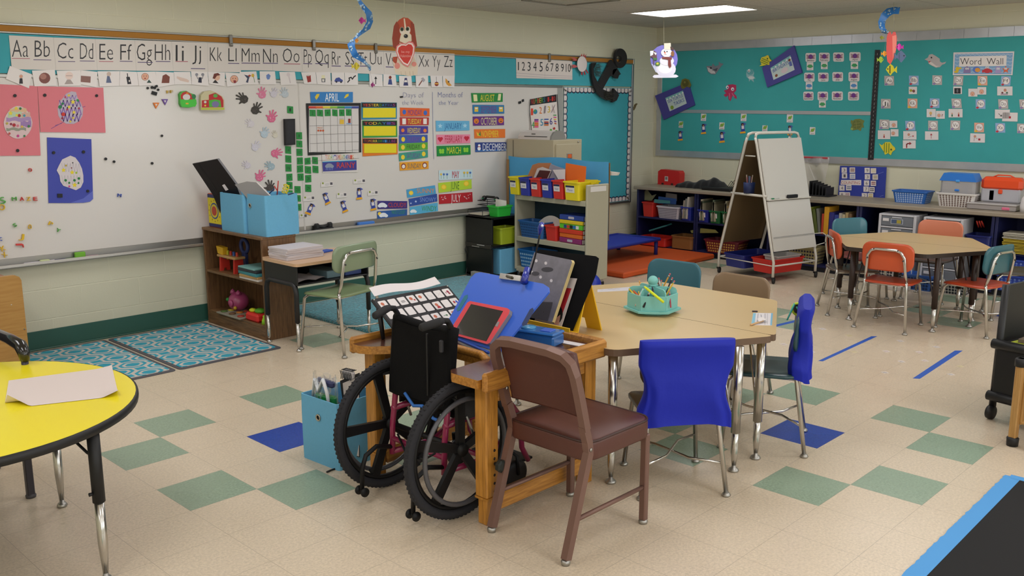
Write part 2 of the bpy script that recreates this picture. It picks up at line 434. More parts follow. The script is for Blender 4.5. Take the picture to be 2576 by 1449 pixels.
# block masonry shows its full height; a small brown drip mark on the corner wall
LX, LY = [6.09, 3.65, 1.21, -1.23, -3.67], [1.07, -1.24, -3.55, -5.86]
em = bpy.data.materials.new('diffuser'); em.use_nodes = True
nt = em.node_tree; nt.nodes.remove(nt.nodes['Principled BSDF']); e = nt.nodes.new('ShaderNodeEmission')
e.inputs[0].default_value = (*LAMP_COL, 1); e.inputs[1].default_value = LAMP
nt.links.new(e.outputs[0], nt.nodes['Material Output'].inputs[0])
for x in LX:
    for y in LY:
        lab = 'white recessed fluorescent ceiling light panel out of the picture'
        g = 'ceiling light panels outside the frame'
        if (x, y) == (LX[0], LY[0]): lab, g = 'bright recessed ceiling light panel above the hanging snowman', 'ceiling light panels in view'
        if (x, y) == (LX[0], LY[1]): lab, g = 'ceiling light panel above the right hand fish mobile, cut by the frame', 'ceiling light panels in view'
        t = thing('ceiling_light', lab, 'ceiling light', (x, y, ZC), 0, g)
        f = MB(); w, l = .61, 1.10
        for s in (-1, 1):
            f.box((s*(w/2-.012), 0, -.006), (.024, l, .012), '#b9b2a6', .002); f.box((0, s*(l/2-.012), -.006), (w-.05, .024, .012), '#b9b2a6', .002)
        f.build('frame', t)
        d = MB(); d.add([(-w/2+.024, -l/2+.024, -.004), (-w/2+.024, l/2-.024, -.004), (w/2-.024, l/2-.024, -.004), (w/2-.024, -l/2+.024, -.004)], [(0, 1, 2, 3)], em); d.build('diffuser', t)
t = thing('ceiling_vent', 'dark edged square air vent in the ceiling above the number strip', 'air vent', (4.55, 1.27, ZC))
f = MB(); 
for s in (-1, 1): f.box((s*.28, 0, -.008), (.03, .6, .016), '#8d877c', .002); f.box((0, s*.285, -.008), (.55, .03, .016), '#8d877c', .002)
f.build('frame', t)
f = MB()
for k in range(7): f.box((-.21+.07*k, 0, -.006), (.05, .52, .004), '#c3bcae')
f.build('louvre', t)

# ---------------------------------------------------------------- whiteboard wall: board, tray, rail, paper
def ybox(px_l, px_r, z0, z1, depth, m, bev=0.0, mb=None, back=0.0):
    mb = mb or MB(); mb.box(((px_l+px_r)/2, YW-back-depth/2, (z0+z1)/2), (px_r-px_l, depth, z1-z0), m, bev); return mb
wbm = mat('#d8d3ce', .32, coat=.3)
t = thing('whiteboard', 'long white magnetic whiteboard fixed to the left wall', 'whiteboard', (2.5, YW, 1.2))
def addto(t, name, mb): o = mb.build(name, t); o.location = -t.location; return o
Z0, Z1 = .615, 1.805
addto(t, 'panel', ybox(-2.0, 2.632, Z0, Z1, .02, wbm))
addto(t, 'panel', ybox(2.636, 5.78, Z0, Z1, .02, wbm))
m_ = ybox(-2.0, 5.86, Z1-.001, Z1+.022, .026, STEEL(), .003); ybox(2.628, 2.640, Z0, Z1, .0225, mat('#cfcac4', .4), 0, m_); ybox(5.775, 5.862, Z0, Z1, .024, mat('#b9b6b2', .45, .5), .002, m_)
addto(t, 'frame', m_)
tr = ybox(-2.0, 5.78, .585, .648, .022, STEEL(), .003); tr.box((1.89, YW-.042, .592), (7.78, .066, .012), STEEL(), .004); tr.box((1.89, YW-.071, .600), (7.78, .008, .024), mat('#cfcdc9', .35, .85), .004)
addto(t, 'marker_tray', tr)
# map rail with tan cork strip
t = thing('map_rail', 'tan cork map rail with silver edges along the top of the left wall', 'display rail', (2.5, YW, 2.1))
m_ = ybox(-2.0, 7.08, 2.088, 2.128, .020, mat('#a9742c', .8, noise=.18, nscale=300)); addto(t, 'cork_strip', m_)
m_ = ybox(-2.0, 7.08, 2.128, 2.141, .026, STEEL(), .003); ybox(-2.0, 7.08, 2.079, 2.090, .026, STEEL(), .003, m_); ybox(7.08, 7.10, 2.0795, 2.141, .026, STEEL(), .003, m_); addto(t, 'metal_edge', m_)
for k, (u, v) in enumerate([(580, 97), (789, 106), (945, 115), (1382, 142)]):
    q = at_y(u, v, YW-.03); mb = MB(); mb.box((0, 0, 0), (.026, .02, .085), mat('#86837e', .4, .8), .004); mb.box((0, -.012, -.03), (.018, .012, .02), mat('#86837e', .4, .8), .004)
    tag(mb.build('rail_clip', loc=(q.x, YW-.032, 2.105)), ['rail clip above the letters Kk', 'rail clip above the letters Oo', 'rail clip left of the puppy decoration', 'rail clip above the number seven'][k]+', grey metal on the cork rail', 'clip', 'clips on the map rail')
teal = mat('#3fa3b0', .8, noise=.10, nscale=6)
t = thing('paper_backing', 'wrinkled teal paper strip under the cork rail', 'paper backing', (2.5, YW, 1.9))
mb = MB()
def wr(u, v):
    x = -2.0+u*9.055; z = 1.831+v*.246
    return (x, YW-.018-.004*math.sin(x*9+v*4)*math.sin(x*2.3)*math.sin(PI*v)-.002, z)
mb.grid(wr, 220, 6, teal); addto(t, 'paper', mb)
# teal cork panel with scalloped border, right of the board
t = thing('bulletin_board', 'teal papered bulletin board with white flower scalloped border beside the room corner', 'bulletin board', (6.5, YW, 1.2))
m_ = ybox(5.865, 7.075, .535, 1.815, .018, teal); addto(t, 'paper', m_)
m_ = ybox(5.862, 5.88, .52, 1.82, .024, STEEL(), .003); ybox(7.06, 7.095, .52, 2.076, .026, mat('#9d9a9a', .4, .7), .003, m_); ybox(5.862, 7.095, .51, .535, .024, STEEL(), .003, m_); addto(t, 'frame', m_)
mb = MB()
def scal(P, Q, up):
    P, Q, up = Vector(P), Vector(Q), Vector(up); L = (Q-P).length; n = round(L/.066); d = (Q-P)/n
    for i in range(n):
        c = P+d*(i+.5); h = d.length/2; dn = d.normalized()
        pts = [c-dn*h, c+dn*h]+[c+up*.042+dn*h*math.cos(PI*k/6)+up*.018*math.sin(PI*k/6) for k in range(7)]
        pk = [(p.x, p.z) for p in [q+up*.006 if False else q for q in pts]]
        X = Matrix(((1, 0, 0, 0), (0, 0, -1, YW-.019), (0, 1, 0, 0), (0, 0, 0, 1)))
        mb.prism(pk, 0, .001, '#1b2340', X)
        pts = [c-dn*h*.86, c+dn*h*.86]+[c+up*.034+dn*h*.86*math.cos(PI*k/6)+up*.014*math.sin(PI*k/6) for k in range(7)]
        mb.prism([(p.x, p.z) for p in pts], .001, .0016, '#c9bfc0', X)
        o = c+up*.022
        for k in range(5):
            a = 2*PI*k/5; mb.prism([(o.x+.011*math.cos(a)+.009*math.cos(b*PI/4), o.z+.011*math.sin(a)+.009*math.sin(b*PI/4)) for b in range(8)], .0016, .0021, '#ece7e6', X)
        mb.prism([(o.x+.004*math.cos(b*PI/3), o.z+.004*math.sin(b*PI/3)) for b in range(6)], .0021, .0026, '#c7a24a', X)
scal((5.88, 0, 1.81), (7.06, 0, 1.81), (0, 0, -1)); scal((5.885, 0, .54), (5.885, 0, 1.80), (1, 0, 0)); scal((7.055, 0, .54), (7.055, 0, 1.80), (-1, 0, 0)); scal((5.88, 0, .54), (7.06, 0, .54), (0, 0, 1))
addto(t, 'scalloped_border', mb)

# ---------------------------------------------------------------- back wall: bulletin boards
teal2 = mat('#3aa0a0', .8, noise=.08, nscale=5)
def xq(px_, z0, z1): pass
t = thing('bulletin_board', 'huge teal papered bulletin board across the back wall with silver borders', 'bulletin board', (XB, -.5, 1.6))
mb = MB(); yl, yr = 2.545, -2.6
rr_ = random.Random(3)
def wr2(u, v):
    y = yl-.05+(yr-yl+.05)*u; z = 1.04+v*1.19; 
    return (XB-.016-.004*math.sin((y*1.2+z*.7)*14+2*math.sin(z*5))*max(0, (.3-v))*2.2-.002, y, z)
yl = 2.47
mb.grid(lambda u, v: wr2(1-u, v), 160, 24, teal2); addto(t, 'paper', mb)
sil = mat('#b4b6ba', .35, .55, noise=.12, nscale=9)
mb = MB()
def xstrip(y0, y1, z0, z1, m, d0=.018, th=.003): mb.box((XB-d0-th/2, (y0+y1)/2, (z0+z1)/2), (th, abs(y1-y0), z1-z0), m, .001)
# the top border follows the board's slightly uneven edge
n = 24
for k in range(n):
    ya, yb = 2.47+(-2.6-2.47)*k/n, 2.47+(-2.6-2.47)*(k+1)/n
    mb.box((XB-.02, (ya+yb)/2, 2.275-.006*k/n*2.2), (.004, abs(yb-ya)+.002, .085), sil)
xstrip(2.47, -2.6, 1.035, 1.105, sil); xstrip(2.47, 2.405, 1.106, 2.23, sil)
addto(t, 'silver_border', mb)

# ================================================================ paper on the whiteboard wall
def q4(x0, y0, x1, y1): return (x0, y0, x1, y0, x1, y1, x0, y1)
INK, PINKL, PURL = '#2a2a2e', '#b0606e', '#4a3a6e'
strip = '#d9d2cc'
# alphabet strip: sheets of printed letters
sheets = [('A', (80,322,485,342,508,640,107,630), [('Aa',108,365,258,520,'r',108,270,532),('Bb',315,370,455,520,'p',305,465,545)]),
 ('A', (486,342,866,356,887,640,509,640), [('Cc',520,390,668,535,'p',530,683,560),('Dd',728,395,848,540,'p',728,860,555)]),
 ('A', (867,356,1228,365,1240,645,888,640), [('Ee',905,400,1030,545,'r',903,1030,560),('Ff',1095,405,1200,548,'p',1092,1205,558)]),
 ('A', (1229,365,1562,378,1578,648,1241,645), [('Gg',1245,400,1385,550,'p',1255,1390,567),('Hh',1410,405,1550,550,'p',1420,1550,560)]),
 ('A', (1563,378,1890,390,1895,655,1579,648), [('Ii',1600,410,1675,558,'r',1600,1710,560),('Jj',1752,415,1832,545,'p',1740,1868,625)]),
 ('A', (1891,390,2190,405,2196,660,1896,655), [('Kk',1912,432,2022,558,None,0,0,0),('Ll',2080,440,2155,560,'p',2080,2178,577)]),
 ('B', (18,408,300,420,312,645,22,640), [('Mm',28,440,192,565,'p',28,195,575),('Nn',222,445,356,572,'p',222,357,576)]),
 ('B', (301,420,575,430,580,655,313,645), [('Oo',402,442,555,570,'r',415,560,582)]),
 ('B', (576,430,835,442,838,665,581,655), [('Pp',593,450,665,575,'p',590,668,580),('Qq',698,452,820,578,'p',700,820,580)]),
 ('B', (836,442,1060,450,1064,668,839,665), [('Rr',850,470,928,592,'p',848,930,601),('Ss',973,472,1052,592,'p',968,1050,601)]),
 ('B', (1061,450,1322,460,1326,678,1065,668), [('Tt',1090,478,1172,592,'p',1090,1172,601),('Uu',1197,478,1302,590,None,0,0,0)]),
 ('B', (1323,460,1618,474,1622,688,1327,678), [('Vv',1340,485,1430,603,'p',1342,1410,610),('Ww',1480,495,1590,607,None,0,0,0)]),
 ('B', (1619,474,1968,490,1970,697,1623,688), [('Xx',1640,505,1735,610,None,0,0,0),('Yy',1765,508,1838,612,None,0,0,0),('Zz',1872,510,1950,612,None,0,0,0)])]
for reg, poly, ls in sheets:
    sh = []
    for t_, x0, yt, x1, yb, u, ua, ub, uy in ls:
        sh.append(('t', INK, t_, x0, yt, x1, yb, .012))
        if u: sh.append(('l', PINKL if u == 'r' else PURL, 6, (ua, uy, ub, uy+2)))
    nm = ' and '.join(l[0] for l in ls)
    art('alphabet_sheet', 'white alphabet strip sheet printed with the letters '+nm, 'alphabet sheet', BOARD, reg, poly, strip, sh, group='alphabet strip sheets')
# picture cards hung under the letters
SK, SKO = '#e3c3b2', '#c79a86'
def face(x, y, r, c='#e0a98f'): return [('c', '#4a3530', x, y, r*1.08, r*1.08), ('c', c, x, y, r, r), ('c', '#222', x-r*.35, y-r*.2, r*.1, r*.14), ('c', '#222', x+r*.35, y-r*.2, r*.1, r*.14), ('c', '#8a2f2f', x, y+r*.45, r*.3, r*.14)]
def person(x, y, s, c='#3a3a46'): return [('p', c, [(x-.3*s, y+s), (x-.22*s, y+.15*s), (x+.22*s, y+.15*s), (x+.3*s, y+s)])]+face(x, y-.15*s, .26*s)
PC = [('A',(88,600,290,678,262,805,52,718),'a man pointing up',person(190,705,58,'#2c2a30')),
 ('A',(290,643,497,636,515,782,312,787),'a brown ball',[('c','#7d4a44',405,712,52,50),('c','#a9776c',392,698,30,26)]),
 ('A',(515,645,735,640,737,782,535,782),'a grey bell',[('p','#a79b98',[(585,768),(610,725),(640,725),(668,765)]),('c','#e6cfc6',628,690,36,36),('l','#8d827d',4,(600,690,655,690))]),
 ('A',(737,640,885,655,880,797,730,768),'a brown door mat',[('p','#8a635c',[(735,690),(825,697),(822,755),(733,747)])]),
 ('A',(887,650,1090,648,1085,783,905,788),'a blue elephant',[('p','#5f6a8a',[(965,755),(975,690),(995,690),(1015,755)]),('c','#c9b4a8',990,675,20,20)]),
 ('A',(1092,648,1245,655,1262,780,1087,783),'a black bottle',[('p','#26262e',[(1148,700),(1180,700),(1195,765),(1160,768)]),('c','#d8d0cc',1177,738,7,10),('l','#26262e',8,(1158,670,1162,700))]),
 ('A',(1247,655,1412,652,1440,775,1265,782),'a laughing face',face(1320,700,32)+[('p','#2f4a44',[(1335,755),(1355,725),(1380,755)])]),
 ('A',(1414,652,1580,660,1590,770,1440,795),'a brown haired person',[('p','#7b4438',[(1470,757),(1480,690),(1510,675),(1545,700),(1540,757)])]),
 ('A',(1582,655,1732,655,1745,770,1592,770),'a pale arm',[('p','#d9c1b5',[(1610,695),(1700,720),(1722,735),(1715,752),(1640,735),(1608,712)])]),
 ('A',(1738,650,1890,655,1900,785,1747,770),'a juggler',[('l','#444',5,(1790,690,1800,720)),('l','#444',5,(1850,690,1840,720)),('c','#8b8b94',1790,680,14,14),('c','#8b8b94',1845,680,14,14),('p','#262a3e',[(1803,752),(1808,705),(1835,705),(1836,755)])]),
 ('A',(1892,655,2050,660,2045,787,1905,765),'a boy in a brown hat',[('p','#2c2729',[(1935,755),(1960,725),(1990,760)]),('c','#e0b49c',1975,705,28,30),('p','#6b2f25',[(1935,715),(1948,672),(1985,665),(2008,685),(1975,690),(1955,720)])]),
 ('A',(2052,660,2195,668,2205,775,2068,790),'a shouting face',face(2132,722,34)+[('c','#8c2f38',2138,745,12,14)]),
 ('B',(8,655,160,650,178,770,20,770),'a hummingbird and flower',[('p','#3f4660',[(48,680),(88,690),(105,685),(92,720),(85,755),(65,750),(78,715)]),('c','#d8b23c',128,688,14,16),('l','#5a7a4a',5,(135,700,145,750)),('c','#a8402f',98,690,12,9)]),
 ('B',(190,650,330,650,342,770,195,770),'a blue mitten',[('p','#6a86c2',[(252,710),(250,685),(272,672),(290,690),(280,722),(262,726)])]),
 ('B',(370,655,512,655,528,772,385,775),'a pale spoon',[('l','#cfc4c6',10,(455,690,470,755)),('c','#d9cfd0',452,680,16,18)]),
 ('B',(568,658,700,658,712,766,597,766),'a red pop can',[('p','#9b2f2a',[(615,690),(655,685),(660,745),(628,752)]),('c','#c9c3bf',632,688,18,6)]),
 ('B',(703,660,835,655,840,775,716,767),'a jar',[('p','#e8e2b8',[(755,685),(785,685),(785,715),(755,715)]),('p','#6d6f73',[(752,715),(790,715),(788,750),(755,750)]),('p','#e6e0da',[(760,722),(780,722),(778,744),(762,744)])]),
 ('B',(846,660,962,660,965,775,850,775),'a blue car',[('p','#3d4d96',[(872,735),(885,712),(915,705),(932,720),(948,730),(948,745),(874,745)]),('c','#22243a',890,746,9,9),('c','#22243a',932,748,9,9)]),
 ('B',(965,660,1085,668,1088,775,968,775),'a wriggling black snake',[('l','#222',9,(992,750,1010,730,1005,712,1025,705,1035,722,1050,700,1065,690))]),
 ('B',(1190,672,1310,680,1312,788,1192,785),'a black up arrow',[('l','#111',7,(1248,765,1248,715)),('p','#111',[(1248,695),(1262,720),(1234,720)]),('p','#7a2a6c',[(1222,740),(1232,775),(1218,800),(1215,768)])]),
 ('B',(1318,675,1430,685,1440,788,1318,785),'a person in blue',[('p','#3a4a86',[(1360,770),(1368,722),(1392,722),(1400,772)]),('c','#7a2f25',1380,706,13,15)]),
 ('B',(1460,690,1573,695,1580,795,1465,793),'a lighthouse',[('p','#3a3f6e',[(1500,780),(1512,710),(1532,710),(1545,780)]),('p','#e6e0dc',[(1512,730),(1532,730),(1536,750),(1508,750)])]),
 ('B',(1612,690,1725,690,1728,798,1617,795),'an axe',[('l','#7a3b2e',8,(1642,778,1675,728)),('p','#a9a6ad',[(1660,715),(1680,705),(1700,730),(1682,752)])]),
 ('B',(1745,690,1855,690,1858,795,1757,795),'a red yo-yo',[('c','#8a2a22',1803,765,19,20),('p','#e0b04a',[(1786,758),(1820,758),(1820,768),(1786,768)]),('l','#444',3,(1800,700,1802,745))]),
 ('B',(1860,690,1968,690,1965,797,1862,793),'an orange zebra fish',[('p','#d99a3a',[(1883,745),(1885,712),(1905,735),(1930,765),(1942,780),(1915,785),(1895,770)]),('c','#333',1913,745,6,9)])]
for k, (reg, poly, what, sh) in enumerate(PC):
    art('picture_card', 'white picture card with '+what+' under the alphabet strip', 'picture card', BOARD, reg, poly, '#e6e0de', sh, off=.0022+.0004*(k % 2), group='picture cards under the alphabet')
# number strip
art('number_strip', 'white number strip printed 1 to 5', 'number strip', BOARD, 'C', (355,530,620,542,615,718,358,712), '#dbd2cb',
    [('t', INK, d, x, 565, x+w, 640+i*3) for i, (d, x, w) in enumerate([('1',372,9),('2',408,28),('3',460,28),('4',512,30),('5',568,30)])]+[('l','#b9aeb4',3,(358,665,615,685)),('l','#b9aeb4',3,(358,690,615,705))], group='number strip sheets')
art('number_strip', 'white number strip printed 6 to 10 beside the paper crab', 'number strip', BOARD, 'C', (621,542,868,555,868,727,616,718), '#dbd2cb',
    [('t', INK, d, x, 575+i*2, x+w, 648+i*2) for i, (d, x, w) in enumerate([('6',625,28),('7',670,26),('8',714,28),('9',764,26),('10',808,44)])]+[('l','#b9aeb4',3,(617,685,868,695)),('l','#b9aeb4',3,(617,705,868,712))], group='number strip sheets')
# paper crab and black anchor
cr = thing('paper_crab', 'white paper plate crab with red legs on the cork rail', 'paper craft', BOARD.hit(*px('C', 935, 585))+BOARD.n*.03)
m_ = MB(); c0 = cr.location
def lc(x, y, n=0.0): p = BOARD.hit(*px('C', x, y))-c0; return Vector((p.x, -.001-n, p.z))
m_.lathe([(.0, .012), (.05, .012), (.075, .004), (.083, 0.006), (.075, -.002), (.0, .002)], '#dcd2cf', 24, M=frame((0, 0, 0), (.72, 0, -.2), (.2, 0, 1)))
m_.build('plate', cr)
for pts in ([(925,515),(940,515),(935,490)], [(945,515),(962,520),(955,487)], [(960,522),(970,526),(975,492)], [(930,640),(945,645),(938,685),(928,680)], [(950,640),(960,640),(968,680),(958,685)], [(962,632),(972,628),(995,665),(988,672)]):
    m_ = MB(); P = [lc(*q) for q in pts]; m_.prism([(p.x, p.z) for p in P], 0, .002, '#b03038', Matrix(((1, 0, 0, 0), (0, 0, -1, 0), (0, 1, 0, 0), (0, 0, 0, 1)))); m_.build('leg', cr)
for pts in ([(835,528),(862,525),(890,545),(888,555),(850,552),(862,542)], [(838,598),(860,588),(890,600),(892,612),(860,620),(840,612),(858,604)]):
    m_ = MB(); P = [lc(*q) for q in pts]; m_.prism([(p.x, p.z) for p in P], 0, .002, '#c25a5c', Matrix(((1, 0, 0, 0), (0, 0, -1, 0), (0, 1, 0, 0), (0, 0, 0, 1)))); m_.build('claw', cr)
an = thing('anchor_decoration', 'large black felt anchor leaning across the top corner of the teal board', 'wall decoration', BOARD.hit(1530, 200)+BOARD.n*.02)
AZ = lambda x, y: (1380+x/8.525, 100+y/8.525)
Xw = Matrix(((1, 0, 0, 0), (0, 0, -1, 0), (0, 1, 0, 0), (0, 0, 0, 1)))
felt = mat('#121113', .95, sheen=.2)
def apart(name, pts, d0, d1, m):
    mb = MB(); P = [BOARD.hit(*AZ(*q))-an.location for q in pts]; mb.prism([(p.x, p.z) for p in P], d0, d1, m, Xw); return mb.build(name, an)
apart('shank', [(1275,430),(1400,620),(1310,760),(1240,790),(1090,1060),(980,980),(1010,940),(1200,590),(1210,560)], 0, .03, felt)
apart('arm', [(875,500),(965,490),(900,620),(905,760),(1000,930),(1090,1060),(1300,1150),(1320,1280),(1200,1300),(1060,1220),(960,1120),(900,960),(865,800),(855,620)], 0, .025, felt)
apart('fluke', [(1320,1045),(1385,1120),(1430,1190),(1380,1300),(1295,1345),(1300,1220)], .0, .035, felt)
apart('stock', [(1400,620),(1475,740),(1440,760),(1410,835),(1375,825),(1290,740),(1310,640)], .0, .03, felt)
ring_o = [(1440+135*math.cos(a*PI/12)*(1.1 if math.cos(a*PI/12) > 0 else .8)+20, 400+210*math.sin(a*PI/12)) for a in range(24)]
ring_i = [(1438+58*math.cos(a*PI/12), 415+80*math.sin(a*PI/12)) for a in range(24)]
mb = MB(); vs = []
for d in (0, .03):
    for R in (ring_o, ring_i):
        for q in R: p = BOARD.hit(*AZ(*q))-an.location; vs.append((p.x, -d, p.z))
fs = []
for i in range(24):
    j = (i+1) % 24; fs += [(48+i, 48+j, 72+j, 72+i), (i, j, 48+j, 48+i), (24+i, 24+j, 72+j, 72+i), (i, j, 24+j, 24+i)]
mb.add(vs, fs, felt); mb.build('ring', an)
def fuzz(pts, n, ln, m, d):
    mb = MB(); r = random.Random(5)
    for i in range(n):
        x = pts[0]+(pts[2]-pts[0])*r.random(); y = pts[1]+(pts[3]-pts[1])*r.random(); p = BOARD.hit(*AZ(x, y))-an.location
        a = r.random()*2*PI; L = ln*(.5+r.random()); q = Vector((math.cos(a)*L, -d-.02*r.random(), math.sin(a)*L-.01))
        w = Vector((-q.z, 0, q.x)).normalized()*.0015; b = Vector((p.x, -d, p.z)); mb.add([b-w, b+w, b+q], [(0, 1, 2)], m)
    return tag(mb.build('feather_trim', an), kind=None)
fuzz((900, 520, 1030, 780), 260, .035, '#2f2e22', .025); fuzz((1110, 1110, 1290, 1290), 240, .03, '#2f2e22', .025)

# calendar block
def px4(reg, *q): return q
CK = '#141416'
art('month_banner', 'blue banner reading APRIL with two yellow umbrellas above the calendar', 'sign', BOARD, 'B', (652,838,1042,838,1042,933,660,937), '#2e7fc4',
    [('t','#f2f4f4','APRIL',788,852,915,925,.0),('p','#e6c92e',[(695,885),(712,858),(738,856),(728,885),(708,910)]),('p','#e6c92e',[(960,895),(978,862),(1003,853),(1002,875),(975,893)]),('l','#3b3b6e',4,(728,885,735,910))], edge='#2e7fc4')
cal = [('r','#d7d2cf',640,965,1095,1388)]
cols = ['#cf3a2a','#e06a22','#e2d43a','#8fc23a','#3a9a4a','#2f86c2','#3d4a9a']
for k, c in enumerate(cols): cal.append(('p', c, [(637+k*65.5, 968+k*0), (637+(k+1)*65.5, 968), (638+(k+1)*65.5, 988), (638+k*65.5, 988)]))
for k in range(8): cal.append(('l','#6f6a6a',2,(640+k*64.6,988,652+k*64,1390)))
for k in range(6): cal.append(('l','#6f6a6a',2,(640+k*2.4,1068+k*80-(80 if k == 0 else 0)+(0),1096,1062+k*76-(74 if k == 0 else 0))))
cal += [('r','#e2b93a',920,1090,958,1130),('r','#c7c0bc',918,1075,955,1086),('r','#93332c',998,1082,1018,1122),('r','#8ab0d6',980,1122,1025,1132)]
cal += [('c','#c9562c',724+k*22,1190,9,9) for k in range(3)]+[('t','#d2763a','FRIDAY',716,1158,765,1172)]
art('calendar_chart', 'black framed monthly calendar grid hung under the blue banner', 'calendar', BOARD, 'B', (615,942,1113,938,1118,1388,632,1417), CK, cal)
GRN = '#1f8a3c'
for d, x0, y0, x1, y1, reg, w_ in [('2',645,1000,700,1060,'B',0),('3',713,1000,766,1060,'B',0),('4',783,997,837,1058,'B',0),('5',852,998,900,1058,'B',0),('6',915,997,963,1057,'B',0),('7',977,995,1025,1055,'B',0),
        ('1',443,968,497,1033,'B',1),('8',525,1205,578,1270,'B',1),('9',527,1280,580,1342,'B',1),('10',528,1355,582,1420,'B',1),
        ('14',425,65,478,133,'F',1),('15',427,148,480,213,'F',1),('16',428,228,482,295,'F',1),('17',437,315,490,380,'F',1),('18',438,390,491,454,'F',1),('19',440,466,493,532,'F',1),
        ('11',533,167,585,230,'F',1),('12',533,238,588,303,'F',1),('13',538,313,592,378,'F',1),('21',510,428,565,492,'F',1),
        ('26',603,170,655,230,'F',1),('27',605,247,660,313,'F',1),('28',608,327,662,393,'F',1),('29',608,415,662,480,'F',1),('30',672,163,722,226,'F',1),('31',675,243,727,307,'F',1),('20',517,510,566,568,'F',1),('22',520,590,572,652,'F',1)]:
    cw = (x1-x0)*.5*(.5 if len(d) == 1 else .95); cx = (x0+x1)/2; h = y1-y0; t3 = rnd.uniform(-3, 3)
    lab = 'small green number card reading '+d+(' stuck loose on the whiteboard' if w_ else ' in the first row of the calendar')
    art('number_card', lab, 'number card', BOARD, reg, (x0,y0+t3,x1,y0-t3,x1+2,y1-t3,x0+2,y1+t3), GRN, [('t','#14221c',d,cx-cw/2,y0+h*.28,cx+cw/2,y1-h*.26)], off=(.0022 if not w_ else 0.0), group='green calendar number cards')
def daysign(lab, txt, tcol, top, base, reg, poly, hd):
    x0, y0 = poly[0], poly[1]; x1 = poly[2]
    cs = ['#d23b2c','#e08a2a','#e6cf35','#4fa53c','#2f86c2','#4a4aa0','#a03a86']
    n = len(txt.replace(' ', '')); sh = [('r','#1c1c20',x0+4,y0+5,x1-4,y0+hd)]
    w = (x1-x0-30)/n; k = 0
    for ch in txt:
        if ch == ' ': continue
        sh.append(('t', cs[(k*7//n) % 7], ch, x0+15+k*w+1, y0+14, x0+15+(k+1)*w-3, y0+hd-8)); k += 1
    sh.append(('p','#e6d51f', [(x0+14, y0+hd+6), (x1-12, y0+hd+6), (x1-12, poly[5]-12), (x0+14, poly[5]-10)]))
    art('day_sign', lab, 'day sign', BOARD, reg, poly, base, sh, group='yellow day signs')
daysign('yellow day sign headed YESTERDAY WAS', 'YESTERDAY WAS', None, None, '#2f86a8', 'B', (1118,932,1443,935,1443,1083,1122,1090), 46)
daysign('yellow day sign headed TODAY IS', 'TODAY IS', None, None, '#3a9a4a', 'B', (1127,1098,1445,1098,1447,1248,1130,1256), 46)
daysign('yellow day sign headed TOMORROW WILL BE', 'TOMORROW WILL BE', None, None, '#e07a22', 'B', (1128,1260,1448,1262,1450,1405,1132,1425), 46)
art('weather_banner', 'white strip reading TODAYS WEATHER IS under the calendar', 'sign', BOARD, 'F', (760,135,1080,140,1085,300,765,305), '#dcd6d1',
    [('t',c,t_,790+i*(259/16),145,790+(i+1)*(259/16)-2,183) for i, (t_, c) in enumerate(zip("TODAY'SWEATHERIS", ['#d23b2c','#e08a2a','#c9b52f','#4fa53c','#2f86c2','#4a4aa0','#a03a86']*3))])
def strip_sign(lab, txt, tc_, base, reg, poly, x0, yt, x1, yb, extra=(), cat='word strip', group='weather word strips', off=0.0, name='word_strip'):
    art(name, lab, cat, BOARD, reg, poly, base, list(extra)+[('t', tc_, txt, x0, yt, x1, yb)], off=off, group=group)
def cloud(x, y, s, c='#e9edf2'): return [('c',c,x,y,s*1.2,s*.75),('c',c,x-s*.8,y+s*.3,s*.7,s*.55),('c',c,x+s*.9,y+s*.3,s*.7,s*.55)]
def sun(x, y, s, c='#f2c51f'): return [('p',c,star(x,y,s*1.4,9,.72)),('c','#f7d84a',x,y,s*.85,s*.85)]
strip_sign('purple weather strip reading RAINY with a grey cloud', 'RAINY', '#d8452a', '#3d3a8e', 'F', (763,205,1073,190,1075,280,768,295), 893,212,1060,262, [('p','#2aa0c8',[(763,205),(1073,190),(1073,197),(763,212)])]+cloud(825,240,26,'#8f97a8')+[('l','#8fb6e6',3,(800+k*14,258,795+k*14,282)) for k in range(5)], off=.0024)
strip_sign('purple weather strip reading CLOUDY with a white cloud', 'CLOUDY', '#c8452f', '#3a2f7e', 'F', (1267,562,1538,565,1537,632,1267,637), 1365,580,1528,620, cloud(1310,600,28))
strip_sign('blue weather strip reading PARTLY CLOUDY', 'PARTLY CLOUDY', '#3f9a4a', '#2a5aa0', 'F', (1262,658,1537,638,1536,695,1265,727), 1395,650,1520,682, sun(1285,680,14)+cloud(1320,690,26))
strip_sign('light blue weather strip reading SUNNY', 'SUNNY', '#e08a2a', '#4aa0d0', 'F', (1530,460,1790,420,1800,498,1538,535), 1625,450,1785,492, sun(1572,490,17))
strip_sign('dark blue weather strip reading SNOWY', 'SNOWY', '#7f9ad8', '#2c4fa0', 'F', (1550,545,1808,498,1812,568,1558,613), 1652,532,1800,570, [('s','#c8d8f0',1570,585,10),('s','#c8d8f0',1615,568,12)])
strip_sign('sky blue weather strip reading WINDY', 'WINDY', '#3f9a4a', '#58b0d8', 'F', (1558,620,1815,578,1818,655,1562,693), 1668,608,1805,655, cloud(1592,655,20))
